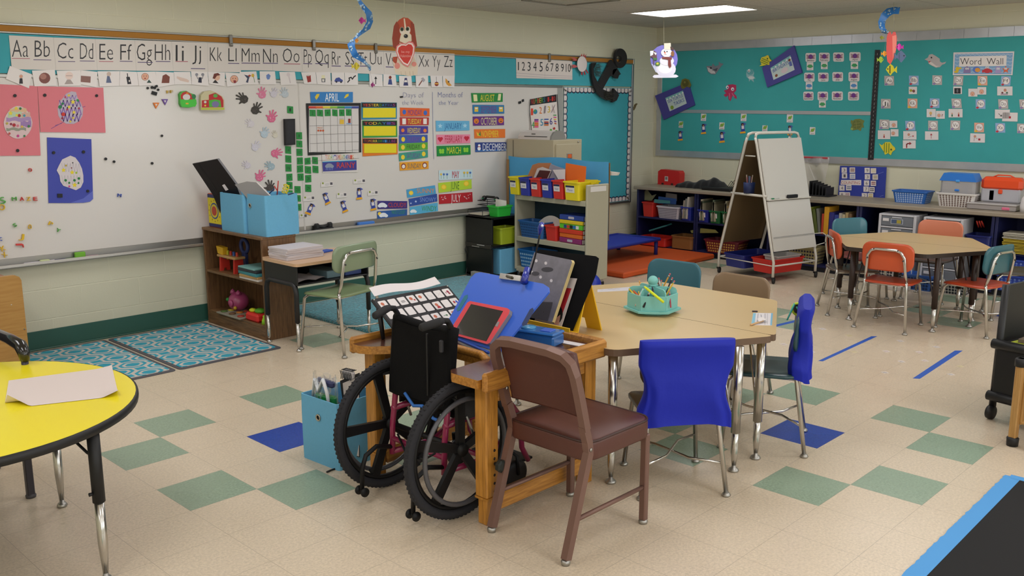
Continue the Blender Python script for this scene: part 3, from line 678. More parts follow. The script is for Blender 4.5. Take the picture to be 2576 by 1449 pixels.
DC = [('MONDAY','#e0642a','#6a3a8a','B',(1472,980,1740,988,1740,1060,1474,1062)),('TUESDAY','#b83a34','#e6d24a','B',(1470,1068,1735,1070,1733,1140,1472,1143)),('WEDNESDAY','#4a3a96','#e6d24a','B',(1465,1148,1727,1150,1727,1215,1466,1228)),
      ('THURSDAY','#3a5aa8','#7a4a9a','B',(1462,1232,1722,1228,1724,1295,1464,1308)),('FRIDAY','#58a83f','#3a5a2f','B',(1460,1310,1724,1298,1724,1362,1462,1376)),('SATURDAY','#3f9a86','#6a4a9a','F',(1460,128,1725,98,1727,165,1464,202)),('SUNDAY','#e8a22a','#6a6a6a','F',(1467,212,1732,200,1732,270,1470,287))]
for d, base, tcx, reg, poly in DC:
    x0, y0, x1, y1 = poly[0], poly[1], poly[2], poly[5]; dy = poly[1]-poly[3]; h = poly[7]-poly[1]; m = (poly[1]+poly[3])/2
    ex = [('c','#f0d23a' if d != 'MONDAY' else '#3a6ac2', x0+38, y0+h/2, 17, 22), ('c','#f0d23a' if d != 'MONDAY' else '#3a6ac2', x1-38, poly[3]+h/2, 17, 22)]
    if d in ('TUESDAY',): ex = [('r','#ece6e0',x0+22,y0+12,x0+55,y0+h-10),('r','#ece6e0',x1-52,poly[3]+10,x1-20,poly[3]+h-14)]
    if d == 'SUNDAY': ex = [('c','#8a2f2a',x0+36,y0+h/2-2,22,26),('c','#ece6e0',x0+36,y0+h/2,15,18),('c','#8a2f2a',x1-36,poly[3]+h/2,22,26),('c','#ece6e0',x1-36,poly[3]+h/2+2,15,18)]
    if d == 'WEDNESDAY': ex = [('c','#e6803a',x0+32,y0+h/2,15,17),('c','#e6803a',x1-28,poly[3]+h/2,15,17)]
    art('word_strip', base and d.lower()+' strip in the days of the week column, reading '+d, 'word strip', BOARD, reg, poly, base, ex+[('t',tcx,d,x0+72,m+h*.2,x1-70,m+h*.82)], group='day name strips')
MC = [('JANUARY','#6ab4dc','#2f6ea8','B',(1797,1100,2103,1102,2105,1188,1800,1196),1875,1120,2033,1178),('FEBRUARY','#e98aa6','#c2324f','B',(1803,1228,2110,1225,2112,1303,1806,1316),1880,1235,2038,1300),('MARCH','#128a3c','#d8e23a','B',(1805,1330,2113,1322,2115,1408,1808,1425),1897,1340,2025,1400),
      ('MAY','#c9dfe6','#c23a4a','F',(1825,285,2130,275,2132,360,1827,376),1945,290,2010,355),('JUNE','#b8d83a','#4f7a2f','F',(1820,400,2123,368,2125,450,1825,490),1932,388,2010,458),('JULY','#b8202c','#f0e6e6','F',(1825,505,2130,482,2134,570,1828,592),1935,505,2022,570),
      ('AUGUST','#1f8a3c','#e6d83a','B',(2120,848,2408,848,2407,928,2127,935),2203,862,2332,922),('SEPTEMBER','#2f7ab0','#7a4a8a','B',(2132,955,2420,957,2422,1035,2135,1038),2208,968,2352,1030),('OCTOBER','#6a2f86','#e0d8a0','B',(2135,1062,2418,1058,2420,1140,2138,1146),2208,1072,2355,1138),
      ('NOVEMBER','#e8782a','#ecd23a','B',(2147,1178,2430,1175,2430,1255,2150,1262),2215,1190,2370,1250),('DECEMBER','#2a3f86','#e6eaf2','B',(2155,1298,2440,1296,2440,1376,2158,1386),2225,1308,2440,1372)]
for d, base, tcx, reg, poly, x0, yt, x1, yb in MC:
    a, b, c = poly[0], poly[2], (poly[1]+poly[7])/2; e = (poly[3]+poly[5])/2; ex = []
    if d == 'JANUARY': ex = [('s','#a9d6ee',a+40,c,24),('s','#a9d6ee',b-40,e,24)]
    elif d == 'FEBRUARY':
        for xx, yy in ((a+35,c),(b-32,e)): ex += [('c','#c8203f',xx-10,yy-9,14,14),('c','#c8203f',xx+10,yy-9,14,14),('p','#c8203f',[(xx-23,yy-4),(xx+23,yy-4),(xx,yy+25)])]
    elif d == 'MARCH':
        for xx, yy in ((a+45,c),(b-42,e)): ex += [('c','#8ad23a',xx+dx,yy+dy,12,13) for dx, dy in ((-12,-8),(12,-8),(-10,10),(11,10))]
    elif d == 'MAY':
        for xx, s1 in ((a+20,1),(a+45,1),(a+75,1),(b-20,0),(b-45,0),(b-75,0)):
            cc = ['#e8c23a','#3a6ab8','#8a3a5a'][int(xx) % 3]; yy = c-10 if s1 else e-12; ex += [('l','#5a9a5a',3,(xx,yy,xx,yy+40)),('s',cc,xx,yy,15)]
    elif d == 'JUNE': ex = sun(a+50,c-8,20)+sun(b-48,e-4,20)
    elif d == 'JULY': ex = [('s','#e8b8c0',a+22+rnd.random()*60,c-30+rnd.random()*55,7) for k in range(7)]+[('s','#e8b8c0',b-85+rnd.random()*65,e-30+rnd.random()*55,7) for k in range(7)]
    elif d == 'OCTOBER':
        for xx, yy in ((a+32,c),(b-28,e)): ex += [('c','#e8822a',xx,yy,23,24),('p','#3a1f2a',[(xx-12,yy-6),(xx-4,yy-6),(xx-8,yy-14)]),('p','#3a1f2a',[(xx+4,yy-6),(xx+12,yy-6),(xx+8,yy-14)]),('c','#3a1f2a',xx,yy+8,11,4)]
    elif d == 'NOVEMBER': ex = [('p','#e6d23a',[(a+20,c-20),(a+60,c+20),(a+30,c+18)]),('p','#4a8a3a',[(a+55,c-25),(a+62,c+20),(a+40,c+10)])]
    elif d == 'DECEMBER': ex = [('c','#eef2f6',a+38,c-16,11,12),('c','#eef2f6',a+37,c+12,15,18),('p','#b8303a',[(a+25,c-8),(a+50,c-8),(a+48,c-2),(a+27,c-2)]),('p','#3a7ac2',[(a,c+30),(b,e+26),(b,e+36),(a,c+38)])]
    elif d == 'AUGUST': ex = [('p','#ece6b0',[(a+18,c-30),(a+52,c-30),(a+58,c+30),(a+24,c+32)]),('p','#ece6b0',[(b-40,e-32),(b-15,e-32),(b-22,e+28),(b-48,e+28)])]
    else: ex = [('r','#e8c23a',a+18,c-22,a+52,c+22),('r','#ece6e0',a+24,c-16,a+46,c-2),('r','#e8c23a',b-48,e-22,b-10,e+22),('r','#ece6e0',b-42,e-16,b-18,e-2)]
    art('word_strip', 'strip in the months of the year column, reading '+d, 'word strip', BOARD, reg, poly, base, ex+[('t',tcx,d,x0,yt,x1,yb)], group='month name strips')
def writing(label, reg, col, lines, strokes=()):
    q = BOARD.hit(*px(reg, lines[0][1], lines[0][2]))
    t = thing('marker_writing', label, 'marker writing', M=Matrix(((1, 0, 0, q.x), (0, 0, -1, q.y-.0004), (0, 1, 0, q.z), (0, 0, 0, 1))))
    def f(x, y): p = BOARD.hit(*px(reg, x, y))-q; return (p.x, p.z)
    k = abs(f(lines[0][1]+1, lines[0][2])[0])
    for l in lines: o = MB(); draw(o, f, k, [('t', col, *l, .013)], 0.0); o.build('word_line', t)
    if strokes: o = MB(); draw(o, f, k, [('l', col, *l) for l in strokes], 0.0); o.build('ruled_line', t)
writing('faint marker words Days of the Week on the whiteboard', 'B', '#a7a7bd', [('Days of', 1500,842,1690,888), ('the Week', 1492,915,1688,955)])
writing('blue marker words Months of the Year with a dividing line', 'B', '#7f86b0', [('Months of', 1818,840,2045,888), ('the Year', 1825,918,2005,955)], [(3, (1768,840,1772,1180,1780,1450))])
# diver name tags on the lower board
def diver(reg, x, y, s, tilt, lab, grp, plane=BOARD):
    c, sn = math.cos(tilt), math.sin(tilt)
    def R(dx, dy): return (x+s*(dx*c-dy*sn), y+s*(dx*sn+dy*c))
    def RP(l): return [R(*q) for q in l]
    body = [(-.16,-.5),(.12,-.52),(.32,-.40),(.14,-.30),(.18,-.12),(.17,.16),(.26,.44),(-.26,.5),(-.14,.16),(-.2,-.1),(-.16,-.3)]
    flat = [v for q in RP(body) for v in q]
    art('diver_cutout', lab, 'paper cutout', plane, reg, flat, '#4a58a8', [('p','#e2dcd8',RP([(-.11,-.24),(.1,-.24),(.12,.08),(-.1,.1)])),('p','#2a3f9a',RP([(-.15,.06),(.17,.04),(.18,.22),(-.13,.24)])),('p','#e8a81f',RP([(-.24,.32),(.22,.26),(.26,.43),(-.25,.48)])),('c','#2a211f',*R(-.03,-.36),s*.14,s*.13),('c','#b98a72',*R(.0,-.31),s*.07,s*.06)], group=grp)
for i, (x, y, t_) in enumerate([(650,640,.45),(800,545,-.35),(960,617,-.3),(1100,500,.0),(1225,600,-.1)]):
    diver('F', x, y, 110, t_, 'paper diver cutout on the whiteboard, '+['leftmost one beside the blue bin','second from the left, tilted left','third from the left','highest one, upright','nearest the CLOUDY strip'][i], 'diver cutouts on the whiteboard')
for i, (x0, y0, x1, y1) in enumerate([(750,388,860,437),(1045,362,1155,408),(1178,468,1270,517),(893,487,985,537),(588,518,692,568),(556,680,625,715)]):
    art('name_tag', 'small white name tag with a turtle, '+['above the second diver','above the highest diver','above the diver by CLOUDY','above the third diver','above the leftmost diver','low against the blue bin'][i], 'name tag', BOARD, 'F', (x0,y0+8,x1,y0-3,x1,y1-8,x0,y1), '#e0dad6', [('c','#8a9a3a',x0+18,y0+14,9,9),('r','#55525a',x1-26,y0+6,x1-4,y0+28),('l','#8a8a92',2,(x0+38,y0+22,x1-36,y0+18)),('l','#8a8a92',2,(x0+38,y0+32,x1-36,y0+28))], group='turtle name tags on the whiteboard')
# numbers poster
art('numbers_poster', 'white poster headed NUMBERS 1-10 with counted pictures', 'poster', BOARD, 'C', (482,905,722,860,748,1282,478,1282), '#e0d8d2',
    [('p','#1c1a20',[(482,905),(722,860),(722,928),(482,962)])]+[('t',c,ch,492+i*18.5,905-i*2.6,492+i*18.5+15,950-i*2.9) for i, (ch, c) in enumerate(zip('NUMBERS 1-10'.replace(' ','_'), ['#b8302a','#d8742a','#3f9a4a','#d2562a','#d8c23a','#5aa83a','#2f86a2','#1c1a20','#b8302a','#b8302a','#b8302a','#b8302a'])) if ch != '_']+
    [('t','#d8452a','1',488,988,508,1050),('t','#e0782a','2',565,975,588,1035),('t','#d8b82a','3',640,970,664,1025),('t','#3f9a4a','4',495,1108,520,1165),('t','#2f8ab0','5',575,1085,600,1145),('t','#3a3a8e','6',660,1075,684,1135),('t','#b82a6a','8',628,1195,654,1255)]+
    [('c','#2f86a2',528,1018,18,22),('c','#5aa83a',522,1010,8,9)]+[('r',c,520,1085+k*16,556,1098+k*16) for k, c in enumerate(['#6a3a8e','#d24a8a','#e0742a','#e0742a','#e85a8a'])]+[('r',c,608,1082+k*13,648,1092+k*13) for k, c in enumerate(['#3a5aa8','#e6e0dc','#b8302a','#3a3a5e','#e0742a'])]+
    [('p',c,[(688+k*3,1052+k*18),(692+k*3,1045+k*18),(718,1045+k*20),(718,1054+k*20)]) for k, c in enumerate(['#3f9a4a','#d24a8a','#e8c23a','#6a3a8e','#d2562a'])]+
    [('c',c,x,y,10,11) for x, y, c in [(668,1185,'#5aa83a'),(698,1170,'#b8302a'),(716,1195,'#5aa83a'),(678,1205,'#3f9a4a'),(700,1218,'#5aa83a'),(672,1225,'#5aa83a'),(722,1235,'#b8302a'),(692,1245,'#5aa83a')]]+[('l','#1c1a20',6,(724,862,748,1280)),('l','#1c1a20',5,(482,905,472,990,490,1185))]+
    [('l','#8a8088',3,(612+k*3,965,606+k*3,1030)) for k in range(4)]+[('l','#8a6a70',3,(672,1025,705,955)),('l','#8a6a70',3,(680,960,700,1030))], off=.002)
# egg pictures on coloured paper
def egg_pts(cx, cy, rx, ry, n=26, wob=0.0):
    r_ = random.Random(int(cx)); o = []
    for i in range(n):
        a = 2*PI*i/n; k = 1-.16*max(0, -math.sin(a)); w = 1+wob*(r_.random()-.5); o.append((cx+rx*math.cos(a)*k*w, cy+ry*math.sin(a)*w))
    return o
def nz(x, y): return (x/7.2457*3.6229, 200*3.6229+y/7.2457*3.6229)
def nflat(l): return [v for q in l for v in nz(*q)]
p1 = art('paper_sheet', 'pink paper sheet with a striped pastel egg, left edge of the board', 'paper picture', BOARD, 'A', nflat([(-330,70),(680,120),(740,1385),(-330,1395)]), '#d97782', off=.0)
p2 = art('paper_sheet', 'pink paper sheet with the purple scribbled egg', 'paper picture', BOARD, 'A', nflat([(682,122),(1880,150),(1922,970),(735,958)]), '#d97782', [('l','#7a4a8a',5,(*nz(930,895),*nz(1160,770))),('l','#7a4a8a',5,(*nz(1000,840),*nz(1120,800))),('l','#7a4a8a',5,(*nz(1480,510),*nz(1550,490)))], off=.0016)
p3 = art('paper_sheet', 'blue paper sheet with a curled corner holding a white egg', 'paper picture', BOARD, 'E', (428,-16,832,0,848,545,820,570,760,580,640,582,442,582), '#3b46a8', [('p','#5a66c2',[(640,580),(760,540),(846,470),(848,545),(820,570),(760,580)])])
def eggart(label, pts, base, shp, reg='A'):
    art('egg_cutout', label, 'paper egg', BOARD, reg, [v for q in pts for v in q], base, shp, off=.0032, group='decorated paper eggs')
E1 = [nz(*q) for q in egg_pts(325, 780, 262, 300)]
def band(c, y0, y1, x0, x1): 
    t_ = [nz(x0+(x1-x0)*i/8, y0+14*math.sin(i*1.6)) for i in range(9)]; b_ = [nz(x0+(x1-x0)*i/8, y1+14*math.sin(i*1.6+.6)) for i in range(9)]
    return ('p', c, t_+b_[::-1])
def zc(c, x, y, r): q = nz(x, y); return ('c', c, q[0], q[1], r/2, r/2)
def zs(c, x, y, r): q = nz(x, y); return ('s', c, q[0], q[1], r/2)
eggart('paper egg with wavy pastel stripes on pink paper', E1, '#d8bfc0', [band('#d8b48e',530,600,170,480),band('#b6cfb0',590,690,140,390),band('#d0a89a',600,700,390,545),band('#a68ab8',690,760,110,560),band('#9a7ab0',760,860,370,565),band('#8f9484',880,930,110,470)]+[zs('#e6d23a',290,525,42),zs('#e6d23a',188,615,48),zc('#2f7a4a',365,530,24),zc('#a8222f',345,658,30),zc('#e6d23a',300,650,22),zc('#3f94a8',437,658,24),zc('#a8222f',250,830,32),zc('#8a1f3f',195,812,22),zc('#d27a8a',318,842,24),zc('#d8b84a',395,858,22),zc('#2f7a4a',518,852,24),zc('#b84a4a',165,985,22),zc('#c23a8a',322,1028,24),zc('#2f7a4a',438,1028,20),zc('#b8a84a',122,800,22)])
E2 = [nz(*q) for q in [(1300,215),(1380,230),(1410,330),(1470,430),(1510,540),(1500,660),(1440,760),(1340,810),(1200,805),(1110,745),(1060,660),(1045,540),(1075,410),(1140,340),(1200,260)]]
eggart('paper egg scribbled purple with sequins on pink paper', E2, '#b9aebf', [('l','#7a5aa0',9,[v for i in range(12) for v in nz(1080+i*35, 420+(70 if i % 2 else -40))]),('l','#8a68ac',10,[v for i in range(12) for v in nz(1080+i*36, 560+(80 if i % 2 else -50))]),('l','#7a5aa0',9,[v for i in range(11) for v in nz(1120+i*34, 700+(60 if i % 2 else -60))]),('l','#9a80b8',9,[v for i in range(7) for v in nz(1180+i*34, 330+(30 if i % 2 else -40))])]+
       [zc('#d8c24a',1250,290,24),zs('#e6d23a',1325,410,48),zs('#e6d23a',1255,500,38),zs('#e6d23a',1342,598,40),zs('#e6d23a',1330,700,30),zc('#2f8a4a',1410,380,24),zc('#1f7a4a',1135,440,24),zc('#1f7a4a',1090,500,34),zc('#c8322a',1148,635,36),zc('#8a1f3f',1130,705,22),zc('#b02a4a',1430,525,18),zc('#b02a4a',1220,545,18),zc('#c23a6a',1185,320,18),zc('#d8c24a',1275,765,20)])
E3 = [(640,150),(685,168),(720,215),(745,270),(757,330),(758,390),(735,440),(690,465),(620,440),(575,425),(548,385),(540,330),(515,285),(535,240),(565,185)]
eggart('white scribbled paper egg with yellow stars on blue paper', E3, '#d3cbce', [('l','#9a8fa0',2,[v for i in range(14) for v in (560+i*13, 250+(50 if i % 2 else -30))]),('l','#a39aa0',2,[v for i in range(14) for v in (560+i*14, 370+(40 if i % 2 else -40))]),('s','#e6d01f',577,282,24),('s','#e6d01f',655,303,24),('s','#e6d01f',678,418,26),('c','#9ab83a',693,306,10,10),('c','#1f7a3a',595,375,12,12),('c','#1f7a3a',676,375,12,12),('c','#1f7a3a',716,358,12,12),('c','#1f7a3a',628,398,10,10),('c','#1f7a3a',712,400,9,9),('c','#c23a8a',628,430,9,9),('c','#b8a02f',598,240,9,9),('c','#333',660,215,6,6),('c','#8a3f3f',648,262,6,6)], reg='E')
# round black magnets
mgs = [('A',133,872,15),('A',405,868,15),('A',877,872,13),('A',158,1372,15),('A',486,1391,14),('A',758,1384,14),('A',1472,1237,11),('E',960,180,13),('E',1036,205,12),('E',1385,220,12),('E',797,473,13),('A',1345,803,11),('A',1385,797,13),('A',1408,800,13),('A',1425,785,11),('A',1440,818,11)]
mlab = ['at the top of the left pink sheet','top left of the purple egg sheet','top right of the purple egg sheet','at the bottom of the left pink sheet','top left of the blue sheet','top right of the blue sheet','alone right of the blue sheet, high','left one of a pair right of the blue sheet','right one of a pair right of the blue sheet','alone left of the laptop','low right corner of the blue sheet','left end of the cluster under the cards','second in the cluster under the cards','middle of the cluster under the cards','top of the cluster under the cards','right end of the cluster under the cards']
for (reg, x, y, r), l in zip(mgs, mlab):
    art('round_magnet', 'small round black magnet '+l, 'magnet', BOARD, reg, [v for i in range(12) for v in (x+r*math.cos(i*PI/6), y+r*math.sin(i*PI/6))], '#17171a', th=.006, off=.004 if 'sheet' in l else 0, group='round black magnets')
for reg, poly, l in [('E',(520,497,565,497,566,531,521,531),'at the bottom left of the blue sheet'),('A',(1385,828,1432,842,1425,872,1376,858),'below the magnet cluster'),('B',(1470,878,1492,875,1498,888,1475,892),'on the words Days of the Week'),('C',(376,926,398,920,400,942,378,948),'left one of two right of AUGUST'),('C',(408,908,424,903,426,925,410,931),'right one of two right of AUGUST')]:
    art('bar_magnet', 'small square black magnet '+l, 'magnet', BOARD, reg, poly, '#17171a', th=.006, off=.004 if 'blue sheet' in l else 0, group='square black magnets')
art('whiteboard_eraser', 'black rectangular eraser stuck on the board beside the green number cards', 'eraser', BOARD, 'B', (408,1085,497,1082,500,1318,415,1325), '#131318', [('r','#1d1d24',425,1100,485,1300)], th=.03)
# plastic letter and shape magnets
def letmag(ch, col, reg, x, y, w, h, lab, rot=0.0, grp='plastic letter magnets'):
    vs, fs = textmesh(ch); xa, xb = min(v[0] for v in vs), max(v[0] for v in vs); ya, yb = min(v[1] for v in vs), max(v[1] for v in vs)
    P0 = BOARD.hit(*px(reg, x, y)); sx = (BOARD.hit(*px(reg, x+w, y))-P0).length; sy = abs((BOARD.hit(*px(reg, x, y+h))-P0).z)
    mb = MB(); V2 = [((v[0]-(xa+xb)/2)/(xb-xa)*sx, (v[1]-(ya+yb)/2)/(yb-ya)*sy) for v in vs]
    mb.add([(*v, .012) for v in V2], fs, col); mb.add([(*v, .0) for v in V2], [f[::-1] for f in fs], col)
    ed = {}
    for f in fs:
        for a, b in zip(f, f[1:]+f[:1]): ed[(a, b)] = 1
    for a, b in list(ed):
        if (b, a) not in ed: mb.add([(*V2[a], 0), (*V2[b], 0), (*V2[b], .012), (*V2[a], .012)], [(0, 1, 2, 3)], col)
    M = Matrix(((1, 0, 0, P0.x), (0, 0, -1, P0.y), (0, 1, 0, P0.z), (0, 0, 0, 1))) @ Matrix.Rotation(rot, 4, 'Z')
    tag(mb.build('letter_magnet', M=M), lab, 'letter magnet', grp)
YL, GL, RL, BL = '#e0b81f', '#5aa84a', '#d23f3a', '#3f5ab0'
for a in [('M',GL,'E',128,543,42,34,'green letter M magnet starting the word MAZE',0),('A',RL,'E',197,543,36,34,'red letter A magnet in the word MAZE',0),('Z',YL,'E',258,543,36,34,'yellow letter Z magnet in the word MAZE',0),('E',RL,'E',320,543,34,34,'red letter E magnet ending the word MAZE',0),
          ('S',GL,'E',20,558,50,62,'green letter S magnet at the left edge',.3),('O',YL,'E',15,620,56,56,'yellow letter O magnet under the green S',0),('O',RL,'E',272,280,32,34,'red letter O magnet below the pink sheet',.2),('M',BL,'E',1085,512,34,30,'blue letter M magnet left of the laptop',-.2),
          ('S',GL,'E',132,783,34,32,'green letter S magnet below the word MAZE',.4),('D',YL,'E',270,795,40,26,'yellow letter D magnet below the word MAZE',1.4),('P',YL,'E',460,770,38,36,'yellow letter P magnet right of the D',-.5),('Y',GL,'E',528,830,36,32,'green letter Y magnet below the blue sheet',-.5),
          ('J',YL,'E',193,893,46,60,'yellow letter J magnet above the red one',-.2),('J',RL,'E',178,970,40,66,'red letter J magnet lying on its side',1.5),('C',BL,'E',2,910,26,34,'blue letter magnet cut by the left edge',0),('K',YL,'E',25,995,40,44,'upper yellow letter magnet near the tray',.3),('X',YL,'E',38,1052,40,40,'lower yellow letter magnet near the tray',.6),
          ('F','#c8a53a','A',1527,838,24,26,'tiny tan letter magnet, left of two under the cards',0),('F','#c8a53a','A',1560,835,24,26,'tiny tan letter magnet, right of two under the cards',0)]:
    letmag(*a[:7], a[7], a[8])
for reg, x, y, r, c, l in [('A',1420,962,33,'#e07a2a','orange'),('A',1500,930,33,'#6a4a9a','purple')]:
    o = [(x+r*math.cos(PI/2+2*PI*k/3+(.06 if c[1] == 'e' else -.05)), y-8+r*1.1*math.sin(PI/2+2*PI*k/3)) for k in range(3)]
    art('triangle_magnet', c and l+' hollow triangle magnet under the picture cards', 'shape magnet', BOARD, reg, [v for q in o for v in q], c, [('p','#d8d3ce',[(x+(q[0]-x)*.4, y-8+(q[1]-y+8)*.4) for q in o])], th=.008, group='hollow triangle magnets')
# two plastic magnet toys
art('magnet_toy', 'green and red plastic toy with a puppy in a basket, magnet on the board', 'magnet toy', BOARD, 'A', (1625,905,1620,860,1640,835,1680,828,1720,850,1755,860,1765,905,1775,940,1765,968,1700,982,1640,975,1625,945), '#4fae4a',
    [('p','#b8322f',[(1632,905),(1628,870),(1645,845),(1680,832),(1725,858),(1740,905)]),('c','#d8d2d0',1682,885,34,28),('p','#48c03f',[(1625,912),(1770,908),(1775,945),(1760,972),(1640,975)]),('r','#e0a83a',1675,938,1700,950),('c','#2f7a4a',1748,880,20,22),('c','#e0862f',1688,852,12,9)], th=.03)
art('magnet_toy', 'red barn shaped plastic toy with a green door, magnet on the board', 'magnet toy', BOARD, 'A', (1812,908,1815,870,1845,835,1905,825,1960,848,2010,880,2025,915,2028,1000,1990,1008,1815,1005), '#c8c09a',
    [('p','#b8282c',[(1820,980),(1822,915),(1885,910),(1885,865),(1945,845),(2000,880),(2018,915),(2018,978)]),('p','#4fae3f',[(1888,975),(1885,915),(1940,905),(1990,915),(1998,975)]),('c','#7a74a0',1945,950,34,28),('c','#5aa84a',1945,872,20,18),('c','#d8c23a',1852,962,9,9),('c','#c9d0c0',1852,930,12,12),('r','#b8c04a',1815,982,2026,1000)], th=.03)
# paper handprints
def hand(cx, cy, s, rot, mir=1):
    out = []; ang = [-78, -32, -8, 16, 42]; ln = [.78, .98, 1.08, 1.0, .82]
    def P(r, a): a = math.radians(a*mir)+rot; return (cx+s*r*math.sin(a), cy-s*r*math.cos(a))
    for i, (a, L) in enumerate(zip(ang, ln)):
        d = 9 if i else 13
        out += [P(.48, a-d), P(L*.94, a-5.2), P(L, a), P(L*.94, a+5.2), P(.48, a+d)]
    out += [P(.5, 85), P(.5, 130), P(.48, 180), P(.5, -130)]
    return out if mir > 0 else out[::-1]
HP = [('A',2225,905,80,-.95,1,'#3a3630','upper dark brown handprint cutout under the picture cards'),('A',2325,1005,80,.55,-1,'#3a3630','lower dark brown handprint cutout under the picture cards'),('B',215,865,72,.05,1,'#d87c9c','pink handprint cutout beside the dark ones, topmost'),('B',300,1080,78,.35,1,'#d8688e','pink handprint cutout left of the number cards'),
      ('B',425,860,66,-.3,1,'#b9c4cc','pale blue speckled handprint cutout at the board joint'),('B',320,860,62,.4,1,'#cdc8d2','faint grey handprint cutout beside the topmost pink one'),('B',115,1130,62,-.9,1,'#d3cdd2','faint lilac handprint cutout with a red dot'),('B',235,1225,68,.4,1,'#b4c6d2','pale blue spotted handprint cutout, middle one'),('B',335,1235,48,-.2,1,'#d5cfbe','cream handprint cutout near the black eraser'),('B',150,1345,66,.7,1,'#cfcbd6','faint white handprint cutout with a dark dot'),
      ('F',330,130,72,1.25,-1,'#d8688e','pink handprint cutout with fingers pointing right'),('F',85,240,58,-1.0,1,'#d0c9d2','faint lilac handprint cutout above the silver tablet'),('F',300,250,66,-1.0,1,'#9db3bd','grey blue handprint cutout left of the number column'),('F',190,350,74,.6,1,'#d86a90','pink handprint cutout just above the blue bin'),('F',290,450,78,-.1,1,'#453d3a','dark handprint cutout rising behind the blue bin')]
for reg, x, y, s, rot, mir, c, l in HP:
    ex = [('s','#7a6a6a' if c[1] in '34' else '#eee', x+(rnd.random()-.5)*s*.5, y+(rnd.random()-.5)*s*.5, s*.05) for k in range(6)]
    art('handprint_cutout', l, 'paper handprint', BOARD, reg, [v for q in hand(x, y, s, rot, mir) for v in q], c, ex, th=.0008, group='paper handprint cutouts')
# things lying in the marker tray
def traything(name, lab, cat, reg, x, y, size, col, z0=.598, d=.046, grp=None, shape='box'):
    q = at_y(*px(reg, x, y), YW-d)
    mb = MB()
    if shape == 'box': mb.box((0, 0, size[2]/2), size, col, min(size)*.2)
    else: mb.tube([(-size[0]/2, 0, size[1]/2), (size[0]/2, 0, size[1]/2)], size[1]/2, col, 8)
    return tag(mb.build(name, loc=(q.x, YW-d, z0), rz=rnd.uniform(-.1, .1)), lab, cat, grp)
hp = thing('hole_punch', 'black three hole punch lying in the marker tray', 'hole punch', (at_y(*px('F', 775, 800), YW-.05).x, YW-.046, .598))
mb = MB(); mb.box((0, 0, .012), (.19, .04, .024), '#18181b', .006); mb.build('base', hp)
for s in (-1, 1): mb = MB(); mb.box((s*.065, 0, .04), (.05, .036, .05), '#141417', .012); mb.build('punch_head', hp)
mb = MB(); mb.tube([(-.06, 0, .045), (0, -.004, .03), (.06, 0, .045)], .012, '#17171a', 8); mb.build('lever', hp)
er = traything('marker_eraser', 'blue felt eraser lying in the marker tray', 'eraser', 'F', 1160, 765, (.17, .036, .035), '#3f78c8')
mk = traything('letter_tile', 'bright green plastic letter E standing in the tray', 'letter magnet', 'E', 727, 1040, (.07, .02, .045), '#6fb02f')
traything('chalk_piece', 'pale green lump of putty in the tray', 'putty', 'E', 405, 1085, (.06, .03, .02), '#c5cf9c')
for k, (x, y, c, l) in enumerate([(500,1085,'#d8d4d8','white marker in the tray left of the green letter'),(640,1068,'#6f8a5a','olive marker in the tray just left of the green letter'),(820,1050,'#c9a8ae','pink marker in the tray right of the green letter'),(300,1105,'#cfcad2','pale marker in the tray near the left edge'),(570,1070,'#5a5a76','dark marker in the tray behind the white one')]):
    traything('marker', l, 'marker', 'E', x, y, (.11, .014), c, grp='markers in the tray', shape='t')

# ================================================================ paper on the back wall
BW = BACK
def barr(name, lab, cat, reg, poly, base, sh=(), **k): return art(name, lab, cat, BW, reg, poly, base, sh, **k)
art('border_strip', 'narrow silver strip dividing the back board left of the black band', 'border strip', BW, 'D', (-814,997,1140,1017,1137,1050,-814,1026), mat('#b4b6ba', .35, .55), off=.003)
sh = []
r_ = random.Random(4)
for k in range(26):
    v = .03+k*.037; x = .5; sh.append(('l', '#a9a4a4', .07, (x+.05*r_.random(), v, x-.03+.06*r_.random(), v+.012+.012*r_.random())))
for k in range(30):
    v = k/30; sh += [('c', '#5a5858', .12, v+.01, .05, .003), ('c', '#5a5858', .88, v+.01, .05, .003)]
barr('border_strip', 'black vertical film strip band of tiny white words on the back board', 'border strip', 'D', (1180,455,1228,455,1166,1457,1114,1457), '#15151a', sh, uv=True, off=.004)
# word wall sign
sh = [('p','#7fa8cf',[(1908,492),(2436,482),(2420,676),(1900,674)])]
for k in range(6): sh.append(('l','#d6e2ec',3,[v for i in range(27) for v in (1910+i*20, 498+k*32+(4 if i % 2 else -4))]))
sh += [('p','#e6dfdc',[(1950,515),(2380,506),(2376,600),(1946,608)]),('t','#1f1f26','Word',1957,530,2148,590,.01),('t','#1f1f26','Wall',2198,530,2348,588,.01)]
sh += [('c','#d8b82a',1930,632,16,24),('c','#d8b82a',1948,622,22,9),('c','#d8b82a',1920,655,20,10),('p','#8a7aa8',[(1985,665),(1992,620),(2020,602),(2050,622),(2052,665)]),('c','#5a7ac8',2105,635,34,30),('c','#e09a3a',2115,638,24,20),('c','#c0303a',2203,645,36,22),('c','#c0303a',2165,650,10,14),('c','#c0303a',2240,650,10,14),('c','#a89ac8',2302,628,26,26),('p','#a89ac8',[(2280,640),(2325,640),(2330,668),(2275,668)]),('s','#d8603a',2372,635,36)]
for x in (2012,2030,2195,2212,2296,2310,2366,2378): sh += [('c','#f2f2f2',x,626 if x != 2195 and x != 2212 else 615,8,9),('c','#222',x,627 if x != 2195 and x != 2212 else 616,3,4)]
barr('word_wall_sign', 'blue wavy bordered sign reading Word Wall with sea creatures', 'sign', 'D', (1895,478,2448,468,2432,685,1888,685), '#dcd6d8', sh, th=.004)
LC = {'g':('#b9b2b0','#8a6a6a'),'b':('#8fb0d6','#a85a6a'),'o':('#e0a890','#a86a6a')}
